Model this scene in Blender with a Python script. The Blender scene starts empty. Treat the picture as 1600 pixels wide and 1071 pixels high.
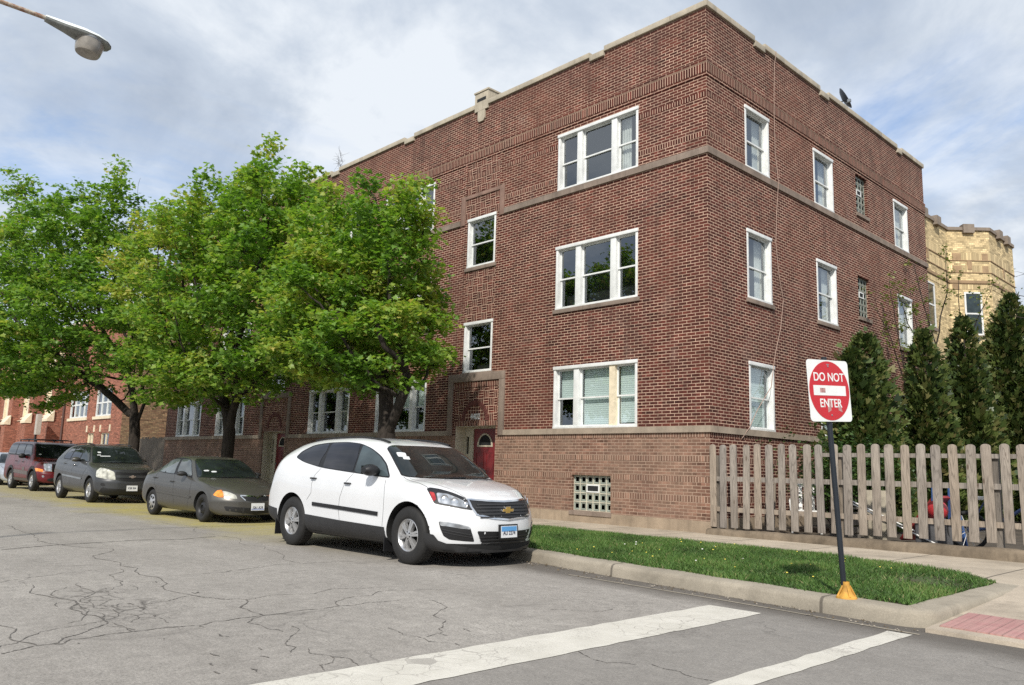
import bpy, bmesh, math, random
import numpy as np
from mathutils import Vector, Matrix
from mathutils.bvhtree import BVHTree
from mathutils.geometry import delaunay_2d_cdt

R = math.radians
random.seed(7)
rng = np.random.default_rng(11)
scene = bpy.context.scene
COL = scene.collection

# ------------------------------------------------------------------ camera
cam_data = bpy.data.cameras.new("camera")
cam = bpy.data.objects.new("camera", cam_data)
COL.objects.link(cam)
yaw, pit, rol = R(-46.228), R(8.936), R(1.6437)
fw = Vector((math.sin(yaw) * math.cos(pit), math.cos(yaw) * math.cos(pit), math.sin(pit)))
r0 = Vector((math.cos(yaw), -math.sin(yaw), 0))
u0 = r0.cross(fw)
rt = r0 * math.cos(rol) + u0 * math.sin(rol)
up = -r0 * math.sin(rol) + u0 * math.cos(rol)
cam.matrix_world = Matrix(((rt.x, up.x, -fw.x, 8.9724), (rt.y, up.y, -fw.y, -14.2268), (rt.z, up.z, -fw.z, 1.321), (0, 0, 0, 1)))
cam_data.sensor_width = 36
cam_data.lens = 1251.6 / 1600 * 36
cam_data.clip_start = 0.05
cam_data.clip_end = 3000
scene.camera = cam

# ------------------------------------------------------------------ sun, sky, exposure
SUN_EL = R(41)
sun_from = Vector((0.565 * math.cos(SUN_EL), -0.825 * math.cos(SUN_EL), math.sin(SUN_EL)))
sd = bpy.data.lights.new("sun", 'SUN')
sd.energy = 4.2
sd.angle = R(1.5)
sd.color = (1.0, 0.95, 0.87)
sun = bpy.data.objects.new("sun", sd)
COL.objects.link(sun)
sun.rotation_euler = (-sun_from).to_track_quat('-Z', 'Y').to_euler()
sun.location = (20, -30, 30)

world = bpy.data.worlds.new("World")
scene.world = world
world.use_nodes = True
wn = world.node_tree
for n in list(wn.nodes):
    wn.nodes.remove(n)


def build_sky():
    N, L = wn.nodes, wn.links
    out = N.new('ShaderNodeOutputWorld')
    bg = N.new('ShaderNodeBackground')
    bg.inputs['Strength'].default_value = 0.10
    sky = N.new('ShaderNodeTexSky')
    sky.sky_type = 'NISHITA'
    sky.sun_disc = False
    sky.sun_elevation = SUN_EL
    sky.sun_rotation = math.atan2(sun_from.x, sun_from.y)
    sky.air_density = 1.0
    sky.dust_density = 1.4
    tc = N.new('ShaderNodeTexCoord')
    sep = N.new('ShaderNodeSeparateXYZ')
    L.new(tc.outputs['Generated'], sep.inputs[0])

    def math_(op, a, b):
        m = N.new('ShaderNodeMath')
        m.operation = op
        for i, v in enumerate((a, b)):
            if isinstance(v, (int, float)):
                m.inputs[i].default_value = v
            else:
                L.new(v, m.inputs[i])
        return m.outputs[0]
    zc = math_('ADD', math_('MAXIMUM', sep.outputs[2], 0.0), 0.22)
    cx = math_('DIVIDE', sep.outputs[0], zc)
    cy = math_('DIVIDE', sep.outputs[1], zc)
    comb = N.new('ShaderNodeCombineXYZ')
    L.new(cx, comb.inputs[0])
    L.new(cy, comb.inputs[1])

    def noise(scale, detail, rough, off, dist=0.0):
        mp = N.new('ShaderNodeMapping')
        mp.inputs['Location'].default_value = off
        L.new(comb.outputs[0], mp.inputs[0])
        nz = N.new('ShaderNodeTexNoise')
        nz.inputs['Scale'].default_value = scale
        nz.inputs['Detail'].default_value = detail
        nz.inputs['Roughness'].default_value = rough
        nz.inputs['Distortion'].default_value = dist
        L.new(mp.outputs[0], nz.inputs['Vector'])
        return nz.outputs['Fac']

    def ramp(v, pts):
        r = N.new('ShaderNodeValToRGB')
        e = r.color_ramp.elements
        while len(e) < len(pts):
            e.new(0.5)
        for el, (p, c) in zip(e, pts):
            el.position = p
            el.color = (*c, 1)
        L.new(v, r.inputs[0])
        return r.outputs[0]
    cover = ramp(noise(1.15, 9, 0.6, (19.12, 4.154, 0), 0.5), [(0.33, (0.2,) * 3), (0.42, (0.75,) * 3), (0.52, (1,) * 3)])
    shade = ramp(noise(1.7, 9, 0.58, (16.569, 2.986, 0), 0.35), [(0.36, (4.3, 5.0, 6.1)), (0.47, (5.6, 6.3, 7.3)), (0.57, (7.9, 8.4, 9.0))])
    mix = N.new('ShaderNodeMix')
    mix.data_type = 'RGBA'
    L.new(cover, mix.inputs[0])
    skb = N.new('ShaderNodeMix')
    skb.data_type = 'RGBA'
    skb.blend_type = 'MULTIPLY'
    skb.inputs[0].default_value = 1.0
    L.new(sky.outputs[0], skb.inputs[6])
    skb.inputs[7].default_value = (1.7, 1.75, 1.85, 1)
    L.new(skb.outputs[2], mix.inputs[6])
    L.new(shade, mix.inputs[7])
    L.new(mix.outputs[2], bg.inputs[0])
    L.new(bg.outputs[0], out.inputs[0])


build_sky()
scene.view_settings.view_transform = 'Standard'
scene.view_settings.look = 'None'
scene.view_settings.gamma = 1
scene.view_settings.use_curve_mapping = False
scene.view_settings.exposure = 0.1
scene.cycles.use_denoising = False
scene.cycles.max_bounces = 8
scene.cycles.transparent_max_bounces = 8


# ------------------------------------------------------------------ materials
class NT:
    """small helper round a node tree"""

    def __init__(self, name):
        self.m = bpy.data.materials.new(name)
        self.m.use_nodes = True
        self.t = self.m.node_tree
        self.N, self.L = self.t.nodes, self.t.links
        self.bsdf = self.N['Principled BSDF']

    def n(self, kind, **kw):
        x = self.N.new(kind)
        for k, v in kw.items():
            if k in x.inputs:
                self.put(x.inputs[k], v)
            else:
                setattr(x, k, v)
        return x

    def put(self, sock, v):
        if isinstance(v, bpy.types.NodeSocket):
            self.L.new(v, sock)
        elif sock.type == 'RGBA' and len(v) == 3:
            sock.default_value = (*v, 1)
        else:
            sock.default_value = v

    def coord(self, which='Object'):
        return self.n('ShaderNodeTexCoord').outputs[which]

    def pos(self):
        return self.n('ShaderNodeNewGeometry').outputs['Position']

    def noise(self, vec, scale, detail=4, rough=0.55, dist=0.0):
        x = self.n('ShaderNodeTexNoise')
        self.put(x.inputs['Vector'], vec)
        for k, v in (('Scale', scale), ('Detail', detail), ('Roughness', rough), ('Distortion', dist)):
            x.inputs[k].default_value = v
        return x.outputs['Fac']

    def ramp(self, fac, pts, interp='LINEAR'):
        r = self.n('ShaderNodeValToRGB')
        r.color_ramp.interpolation = interp
        e = r.color_ramp.elements
        while len(e) < len(pts):
            e.new(0.5)
        for el, (p, c) in zip(e, pts):
            el.position = p
            c = (c, c, c) if isinstance(c, (int, float)) else c
            el.color = (*c, 1)
        self.put(r.inputs[0], fac)
        return r.outputs[0]

    def mix(self, fac, a, b, blend='MIX'):
        x = self.n('ShaderNodeMix', data_type='RGBA', blend_type=blend)
        self.put(x.inputs[0], fac)
        self.put(x.inputs[6], a)
        self.put(x.inputs[7], b)
        return x.outputs[2]

    def math(self, op, a, b=0.0, c=0.0):
        x = self.n('ShaderNodeMath', operation=op)
        self.put(x.inputs[0], a)
        self.put(x.inputs[1], b)
        self.put(x.inputs[2], c)
        return x.outputs[0]

    def bump(self, h, strength=0.3, dist=0.01):
        b = self.n('ShaderNodeBump')
        b.inputs['Strength'].default_value = strength
        b.inputs['Distance'].default_value = dist
        self.put(b.inputs['Height'], h)
        self.L.new(b.outputs[0], self.bsdf.inputs['Normal'])

    def base(self, c):
        self.put(self.bsdf.inputs['Base Color'], c)

    def set(self, **kw):
        for k, v in kw.items():
            self.put(self.bsdf.inputs[k.replace('_', ' ')], v)
        return self


def plain(name, col, rough=0.6, var=0.18, scale=6.0, metal=0.0, spec=0.5, bump=0.0, **kw):
    t = NT(name)
    v = t.noise(t.coord(), scale, 5, 0.6)
    lo = tuple(c * (1 - var) for c in col)
    hi = tuple(min(1, c * (1 + var)) for c in col)
    t.base(t.ramp(v, [(0.3, lo), (0.7, hi)]))
    t.set(Roughness=rough, Metallic=metal, Specular_IOR_Level=spec, **kw)
    if bump:
        t.bump(t.noise(t.coord(), scale * 6, 4), bump, 0.005)
    return t.m


def brick_mat(name, c1, c2, mortar, bw=0.2127, rh=0.0677, ms=0.0074, offset=0.5, stain=0.25, weave=False, dirt=(0.10, 0.07, 0.06), speck=0.0, wash=None, mvar=0.3, weather=False):
    t = NT(name)
    uv = t.n('ShaderNodeUVMap').outputs[0]

    def bricks(vec, off):
        b = t.n('ShaderNodeTexBrick')
        b.offset = off
        t.put(b.inputs['Vector'], vec)
        t.put(b.inputs['Color1'], c1)
        t.put(b.inputs['Color2'], c2)
        t.put(b.inputs['Mortar'], mortar)
        b.inputs['Scale'].default_value = 1.0
        b.inputs['Mortar Size'].default_value = ms
        b.inputs['Mortar Smooth'].default_value = 0.15
        b.inputs['Brick Width'].default_value = bw
        b.inputs['Row Height'].default_value = rh
        return b
    # slightly wobbled courses
    wob = t.n('ShaderNodeTexNoise', Scale=3.0, Detail=2.0)
    t.put(wob.inputs['Vector'], uv)
    vm = t.n('ShaderNodeVectorMath', operation='MULTIPLY_ADD')
    t.put(vm.inputs[0], wob.outputs['Color'])
    vm.inputs[1].default_value = (0.006, 0.006, 0)
    t.put(vm.inputs[2], uv)
    vec = vm.outputs[0]
    if weave:
        b1 = bricks(vec, 0.0)
        sp = t.n('ShaderNodeSeparateXYZ')
        t.put(sp.inputs[0], vec)
        cb = t.n('ShaderNodeCombineXYZ')
        t.put(cb.inputs[0], sp.outputs[1])
        t.put(cb.inputs[1], sp.outputs[0])
        b2 = bricks(cb.outputs[0], 0.0)
        ck = t.n('ShaderNodeTexChecker', Scale=1.0 / bw)
        av = t.n('ShaderNodeVectorMath', operation='ADD')
        t.put(av.inputs[0], vec)
        av.inputs[1].default_value = (0, 0, bw * 0.5)
        t.put(ck.inputs['Vector'], av.outputs[0])
        col = t.mix(ck.outputs['Fac'], b1.outputs['Color'], b2.outputs['Color'])
        fac = t.math('ADD', t.math('MULTIPLY', ck.outputs['Fac'], b2.outputs['Fac']),
                     t.math('MULTIPLY', t.math('SUBTRACT', 1.0, ck.outputs['Fac']), b1.outputs['Fac']))
    else:
        b1 = bricks(vec, offset)
        col, fac = b1.outputs['Color'], b1.outputs['Fac']
    # every brick its own tone
    cell = t.n('ShaderNodeTexWhiteNoise', noise_dimensions='2D')
    sp2 = t.n('ShaderNodeSeparateXYZ')
    t.put(sp2.inputs[0], vec)
    row = t.math('FLOOR', t.math('DIVIDE', sp2.outputs[1], rh))
    sh = t.math('MULTIPLY', t.math('MODULO', t.math('ABSOLUTE', row), 2.0), bw * offset)
    cx = t.math('FLOOR', t.math('DIVIDE', t.math('ADD', sp2.outputs[0], sh), bw))
    cv = t.n('ShaderNodeCombineXYZ')
    t.put(cv.inputs[0], cx)
    t.put(cv.inputs[1], row)
    t.put(cell.inputs['Vector'], cv.outputs[0])
    tone = t.ramp(cell.outputs['Value'], [(0.0, 0.52), (0.12, 0.72), (0.6, 1.0), (0.9, 1.25), (1.0, 1.5)])
    colb = t.mix(1.0, col, tone, 'MULTIPLY')
    col = t.mix(fac, colb, col)
    # mortar unevenness, large stains, streaks
    mv = t.ramp(t.noise(uv, 2.3, 6, 0.65), [(0.3, 1 - mvar), (0.7, 1 + mvar * 0.6)])
    col = t.mix(fac, col, t.mix(1.0, col, mv, 'MULTIPLY'))
    big = t.noise(uv, 0.55, 8, 0.62, 0.4)
    col = t.mix(t.ramp(big, [(0.48, 0.0), (0.72, stain)]), col, dirt)
    if wash is not None:
        wv = t.n('ShaderNodeVectorMath', operation='MULTIPLY')
        t.put(wv.inputs[0], uv)
        wv.inputs[1].default_value = (1.0, 0.35, 1)
        wf = t.ramp(t.noise(wv.outputs[0], 0.9, 6, 0.6), [(0.40, 0.0), (0.75, wash[1])])
        col = t.mix(wf, col, wash[0])
    if weather:
        # rain streaks, sooty parapet, warmer and paler repaired areas
        sv = t.n('ShaderNodeVectorMath', operation='MULTIPLY')
        t.put(sv.inputs[0], uv)
        sv.inputs[1].default_value = (1.0, 0.10, 1)
        stk = t.ramp(t.noise(sv.outputs[0], 3.2, 5, 0.65), [(0.52, 0.0), (0.72, 0.42)])
        col = t.mix(stk, col, (0.045, 0.026, 0.022))
        hue = t.ramp(t.noise(uv, 0.33, 4, 0.55, 0.6), [(0.45, 0.0), (0.70, 0.24)])
        col = t.mix(hue, col, (0.19, 0.070, 0.040))
        pale = t.ramp(t.noise(uv, 0.8, 6, 0.7, 0.8), [(0.58, 0.0), (0.74, 0.34)])
        col = t.mix(pale, col, (0.30, 0.20, 0.165))
        szz = t.math('ADD', sp2.outputs[1], t.math('MULTIPLY', t.noise(uv, 1.4, 5), 1.6))
        soot = t.ramp(t.math('MULTIPLY_ADD', szz, 0.25, -2.5), [(0.38, 0.0), (0.72, 0.42)])
        col = t.mix(soot, col, (0.075, 0.036, 0.030))
    fine = t.ramp(t.noise(uv, 60, 3, 0.6), [(0.3, 0.82), (0.7, 1.16)])
    col = t.mix(1.0, col, fine, 'MULTIPLY')
    t.base(col)
    t.set(Roughness=0.9, Specular_IOR_Level=0.25)
    h = t.math('ADD', t.math('MULTIPLY', t.math('SUBTRACT', 1.0, fac), 1.0), t.math('MULTIPLY', t.noise(uv, 70, 3), 0.35))
    t.bump(h, 0.55, 0.006)
    return t.m


RED1, RED2, MORT = (0.056, 0.0140, 0.0105), (0.112, 0.0280, 0.0195), (0.60, 0.42, 0.31)
M_BRICK = brick_mat("red_brick", RED1, RED2, MORT, stain=0.32, dirt=(0.055, 0.032, 0.028), wash=((0.22, 0.11, 0.085), 0.12), weather=True, mvar=0.45)
M_SOLD = brick_mat("soldier_brick", RED1, RED2, MORT, bw=0.0677, rh=0.22, ms=0.0085, offset=0.0, stain=0.2)
M_WEAVE = brick_mat("basket_weave_brick", RED1, RED2, MORT, bw=0.203, rh=0.0677, weave=True, stain=0.2)
TAN1, TAN2, TMORT = (0.150, 0.076, 0.052), (0.225, 0.122, 0.085), (0.44, 0.315, 0.235)
M_TAN = brick_mat("washed_tan_brick", TAN1, TAN2, TMORT, stain=0.5, dirt=(0.115, 0.075, 0.062), wash=((0.33, 0.230, 0.165), 0.55))
M_TANS = brick_mat("washed_tan_rowlock", TAN1, TAN2, TMORT, bw=0.0677, rh=0.30, ms=0.010, offset=0.0, stain=0.4, dirt=(0.115, 0.075, 0.062), wash=((0.33, 0.230, 0.165), 0.5))
M_YEL = brick_mat("yellow_brick", (0.58, 0.45, 0.25), (0.66, 0.52, 0.295), (0.46, 0.36, 0.21), bw=0.21, rh=0.078, ms=0.006, stain=0.12, dirt=(0.4, 0.26, 0.12))
M_YELS = brick_mat("yellow_soldier", (0.58, 0.45, 0.25), (0.68, 0.54, 0.31), (0.36, 0.27, 0.16), bw=0.1, rh=0.5, ms=0.008, offset=0.0, stain=0.1)
M_ORANGE = brick_mat("orange_brick", (0.265, 0.098, 0.064), (0.315, 0.125, 0.082), (0.33, 0.18, 0.13), bw=0.21, rh=0.07, stain=0.15, dirt=(0.2, 0.07, 0.05))
M_COMMON = brick_mat("common_brick", (0.36, 0.25, 0.14), (0.26, 0.15, 0.09), (0.20, 0.14, 0.10), bw=0.23, rh=0.085, ms=0.009, stain=0.2)


def stone_mat(name, col, var=0.25, streak=0.4):
    t = NT(name)
    p = t.coord()
    a = t.ramp(t.noise(p, 2.2, 8, 0.65), [(0.28, tuple(c * (1 - var) for c in col)), (0.72, tuple(min(1, c * (1 + var)) for c in col))])
    v = t.n('ShaderNodeVectorMath', operation='MULTIPLY')
    t.put(v.inputs[0], p)
    v.inputs[1].default_value = (3.0, 3.0, 0.25)
    s = t.ramp(t.noise(v.outputs[0], 1.6, 6, 0.7), [(0.5, 0.0), (0.72, streak)])
    c = t.mix(s, a, tuple(x * 0.38 for x in col))
    f = t.ramp(t.noise(p, 90, 3), [(0.3, 0.88), (0.7, 1.1)])
    t.base(t.mix(1.0, c, f, 'MULTIPLY'))
    t.set(Roughness=0.9, Specular_IOR_Level=0.25)
    t.bump(t.noise(p, 55, 5, 0.65), 0.35, 0.006)
    return t.m


M_STONE = stone_mat("limestone", (0.33, 0.27, 0.21))
M_STONE2 = stone_mat("stained_limestone", (0.235, 0.185, 0.15), 0.3, 0.6)
M_COPING = stone_mat("pale_coping", (0.42, 0.37, 0.29))
M_FOUND = stone_mat("foundation_concrete", (0.32, 0.25, 0.18))
M_CREAM = plain("cream_trim", (0.72, 0.62, 0.45), 0.6)
M_WHITE = plain("white_window_trim", (0.70, 0.71, 0.69), 0.45, var=0.12, scale=5)
M_CREAMDOOR = plain("cream_door_frame", (0.52, 0.47, 0.36), 0.55, var=0.1)
M_REDDOOR = plain("red_door_paint", (0.17, 0.016, 0.018), 0.4, var=0.1)
M_DARK = plain("dark_interior", (0.014, 0.015, 0.016), 0.9)
M_CURTAIN = plain("pale_curtain", (0.5, 0.5, 0.47), 0.9, var=0.2, scale=5)
M_BLACKM = plain("black_metal", (0.012, 0.014, 0.018), 0.45)
M_GREYM = plain("grey_metal", (0.23, 0.25, 0.27), 0.45, metal=0.3)


def glass_mat(name, tint=0.9, refl=(0.9, 0.95, 1.0)):
    m = bpy.data.materials.new(name)
    m.use_nodes = True
    N, L = m.node_tree.nodes, m.node_tree.links
    for x in list(N):
        N.remove(x)
    o = N.new('ShaderNodeOutputMaterial')
    tr = N.new('ShaderNodeBsdfTransparent')
    tr.inputs[0].default_value = (tint * 0.95, tint, tint, 1)
    g = N.new('ShaderNodeBsdfGlossy')
    g.inputs['Color'].default_value = (*refl, 1)
    g.inputs['Roughness'].default_value = 0.02
    nz = N.new('ShaderNodeTexNoise')
    nz.inputs['Scale'].default_value = 1.3
    tc = N.new('ShaderNodeTexCoord')
    L.new(tc.outputs['Object'], nz.inputs['Vector'])
    bp = N.new('ShaderNodeBump')
    bp.inputs['Strength'].default_value = 0.06
    bp.inputs['Distance'].default_value = 0.05
    L.new(nz.outputs['Fac'], bp.inputs['Height'])
    L.new(bp.outputs[0], g.inputs['Normal'])
    lw = N.new('ShaderNodeLayerWeight')
    pw = N.new('ShaderNodeMath')
    pw.operation = 'POWER'
    pw.inputs[1].default_value = 4.0
    L.new(lw.outputs['Facing'], pw.inputs[0])
    fr = N.new('ShaderNodeMath')
    fr.operation = 'MULTIPLY'
    fr.inputs[1].default_value = 0.75
    L.new(pw.outputs[0], fr.inputs[0])
    ad = N.new('ShaderNodeMath')
    ad.inputs[1].default_value = 0.18
    L.new(fr.outputs[0], ad.inputs[0])
    mx = N.new('ShaderNodeMixShader')
    L.new(ad.outputs[0], mx.inputs[0])
    L.new(tr.outputs[0], mx.inputs[1])
    L.new(g.outputs[0], mx.inputs[2])
    L.new(mx.outputs[0], o.inputs[0])
    return m


M_GLASS = glass_mat("window_glass")


def blind_mat():
    t = NT("slat_blind")
    sp = t.n('ShaderNodeSeparateXYZ')
    t.put(sp.inputs[0], t.pos())
    w = t.math('FRACT', t.math('DIVIDE', sp.outputs[2], 0.05))
    t.base(t.ramp(w, [(0.0, (0.2, 0.25, 0.24)), (0.18, (0.66, 0.74, 0.71)), (0.9, (0.76, 0.84, 0.80)), (1.0, (0.4, 0.45, 0.43))]))
    t.set(Roughness=0.7)
    return t.m


M_BLIND = blind_mat()


# ------------------------------------------------------------------ object helpers
def tag(o, label=None, cat=None, group=None, kind=None):
    if label:
        o['label'] = label
    if cat:
        o['category'] = cat
    if group:
        o['group'] = group
    if kind:
        o['kind'] = kind
    return o


def empty(name, loc=(0, 0, 0), rz=0.0):
    o = bpy.data.objects.new(name, None)
    o.empty_display_size = 0.2
    COL.objects.link(o)
    o.location = loc
    o.rotation_euler = (0, 0, rz)
    return o


def link(name, me, parent=None):
    o = bpy.data.objects.new(name, me)
    COL.objects.link(o)
    if parent is not None:
        o.parent = parent
    return o


class MB:
    """collects shapes and links them as one mesh object; UVs are metres along the wall"""

    def __init__(self):
        self.v, self.f, self.mi, self.z0 = [], [], [], []

    def add(self, vs, fs, mi=0, z0=0.0):
        k = len(self.v)
        self.v += [tuple(p) for p in vs]
        for f in fs:
            self.f.append([k + i for i in f])
            self.mi.append(mi)
            self.z0.append(z0)
        return self

    def box(self, x0, x1, y0, y1, z0, z1, mi=0, uz=0.0):
        x0, x1 = min(x0, x1), max(x0, x1)
        y0, y1 = min(y0, y1), max(y0, y1)
        z0, z1 = min(z0, z1), max(z0, z1)
        v = [(x, y, z) for z in (z0, z1) for y in (y0, y1) for x in (x0, x1)]
        return self.add(v, [(0, 2, 3, 1), (4, 5, 7, 6), (0, 1, 5, 4), (2, 6, 7, 3), (0, 4, 6, 2), (1, 3, 7, 5)], mi, uz)

    def prism(self, pts, axis, a, b, mi=0, uz=0.0):
        """polygon pts in the two other axes swept from a to b along axis"""
        def P(p, t):
            q = list(p)
            q.insert(axis, t)
            return q
        n = len(pts)
        v = [P(p, a) for p in pts] + [P(p, b) for p in pts]
        f = [list(range(n))[::-1], list(range(n, 2 * n))] + [(i, (i + 1) % n, n + (i + 1) % n, n + i) for i in range(n)]
        return self.add(v, f, mi, uz)

    def tube(self, path, rad, seg=8, mi=0, cap=True):
        path = [Vector(p) for p in path]
        if isinstance(rad, (int, float)):
            rad = [rad] * len(path)
        k0 = len(self.v)
        prev = None
        for i, p in enumerate(path):
            t = (path[min(i + 1, len(path) - 1)] - path[max(i - 1, 0)]).normalized()
            if prev is None:
                a = t.orthogonal().normalized()
            else:
                a = (prev - t * prev.dot(t)).normalized()
            prev = a
            b = t.cross(a)
            for s in range(seg):
                an = 2 * math.pi * s / seg
                self.v.append(tuple(p + (a * math.cos(an) + b * math.sin(an)) * rad[i]))
        for i in range(len(path) - 1):
            for s in range(seg):
                s2 = (s + 1) % seg
                self.f.append([k0 + i * seg + s, k0 + i * seg + s2, k0 + (i + 1) * seg + s2, k0 + (i + 1) * seg + s])
                self.mi.append(mi)
                self.z0.append(0)
        if cap:
            self.f.append([k0 + s for s in range(seg)][::-1])
            self.f.append([k0 + (len(path) - 1) * seg + s for s in range(seg)])
            self.mi += [mi, mi]
            self.z0 += [0, 0]
        return self

    def lathe(self, prof, axis=2, seg=32, origin=(0, 0, 0), mi=0, cap=False):
        """prof: (radius, height) pairs revolved round an axis"""
        k0 = len(self.v)
        for r, h in prof:
            for s in range(seg):
                an = 2 * math.pi * s / seg
                c = [r * math.cos(an), r * math.sin(an)]
                c.insert(axis, h)
                self.v.append(tuple(c[i] + origin[i] for i in range(3)))
        for i in range(len(prof) - 1):
            for s in range(seg):
                s2 = (s + 1) % seg
                self.f.append([k0 + i * seg + s, k0 + i * seg + s2, k0 + (i + 1) * seg + s2, k0 + (i + 1) * seg + s])
                self.mi.append(mi)
                self.z0.append(0)
        if cap:
            self.f.append([k0 + s for s in range(seg)])
            self.f.append([k0 + (len(prof) - 1) * seg + s for s in range(seg)])
            self.mi += [mi, mi]
            self.z0 += [0, 0]
        return self

    def build(self, name, mats, parent=None, smooth=None, bevel=0.0):
        me = bpy.data.meshes.new(name)
        me.from_pydata(self.v, [], self.f)
        if not isinstance(mats, (list, tuple)):
            mats = [mats]
        for m in mats:
            me.materials.append(m)
        me.polygons.foreach_set('material_index', self.mi)
        uv = me.uv_layers.new(name='UVMap')
        li = 0
        dat = np.zeros(len(me.loops) * 2, dtype=np.float32)
        for p, z0 in zip(self.f, self.z0):
            for vi in p:
                x, y, z = self.v[vi]
                dat[li] = x + y
                dat[li + 1] = z - z0
                li += 2
        uv.data.foreach_set('uv', dat)
        if smooth is not None or bevel:
            bm = bmesh.new()
            bm.from_mesh(me)
            bmesh.ops.recalc_face_normals(bm, faces=bm.faces)
            if bevel:
                bmesh.ops.bevel(bm, geom=[e for e in bm.edges if e.is_manifold and e.calc_face_angle(0) > 0.6], offset=bevel, segments=2, affect='EDGES', profile=0.6)
            bm.to_mesh(me)
            bm.free()
        if smooth is not None:
            me.shade_smooth()
            me.set_sharp_from_angle(angle=R(smooth))
        return link(name, me, parent)


def build_each(mb, name, mats, parent=None, per=6, **kw):
    """one object for every box in the collector"""
    out = []
    for i in range(0, len(mb.f), per):
        m = MB()
        ids = sorted({v for f in mb.f[i:i + per] for v in f})
        re_ = {v: k for k, v in enumerate(ids)}
        m.v = [mb.v[v] for v in ids]
        m.f = [[re_[v] for v in f] for f in mb.f[i:i + per]]
        m.mi = mb.mi[i:i + per]
        m.z0 = mb.z0[i:i + per]
        out.append(m.build(name, mats, parent, **kw))
    return out


def text_obj(name, body, size, mat, parent, mtx, depth=0.003, sx=1.0):
    cu = bpy.data.curves.new(name, 'FONT')
    cu.body = body
    cu.size = size
    cu.align_x = 'CENTER'
    cu.align_y = 'CENTER'
    cu.extrude = depth
    cu.offset = size * 0.012
    tmp = bpy.data.objects.new(name + "_tmp", cu)
    me = bpy.data.meshes.new_from_object(tmp)
    bpy.data.objects.remove(tmp)
    me.materials.clear()
    me.materials.append(mat)
    o = link(name, me, parent)
    o.matrix_basis = mtx @ Matrix.Diagonal((sx, 1, 1, 1))
    return o


def arrays_mesh(name, V, F, mats, parent=None, mi=None, smooth=False, attr=None):
    """mesh from numpy arrays; every face has the same number of corners"""
    me = bpy.data.meshes.new(name)
    n, k = F.shape
    me.vertices.add(len(V))
    me.vertices.foreach_set('co', np.asarray(V, np.float32).ravel())
    me.loops.add(n * k)
    me.loops.foreach_set('vertex_index', F.astype(np.int32).ravel())
    me.polygons.add(n)
    me.polygons.foreach_set('loop_start', np.arange(0, n * k, k, dtype=np.int32))
    me.polygons.foreach_set('loop_total', np.full(n, k, dtype=np.int32))
    for m in (mats if isinstance(mats, (list, tuple)) else [mats]):
        me.materials.append(m)
    if mi is not None:
        me.polygons.foreach_set('material_index', mi.astype(np.int32))
    if attr is not None:
        a = me.attributes.new('tone', 'FLOAT', 'POINT')
        a.data.foreach_set('value', attr.astype(np.float32))
    me.update(calc_edges=True)
    if smooth:
        me.shade_smooth()
    return link(name, me, parent)
# ------------------------------------------------------------------ ground, road, kerb, pavement
CURB = [(-70, -3.0), (-25, -4.12), (-16, -4.75), (-8, -5.10), (-3, -5.42), (0.5, -5.72), (2.3, -5.98), (4.2, -6.18), (5.85, -6.36)]


def curb_y(x):
    return float(np.interp(x, [p[0] for p in CURB], [p[1] for p in CURB]))


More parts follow.
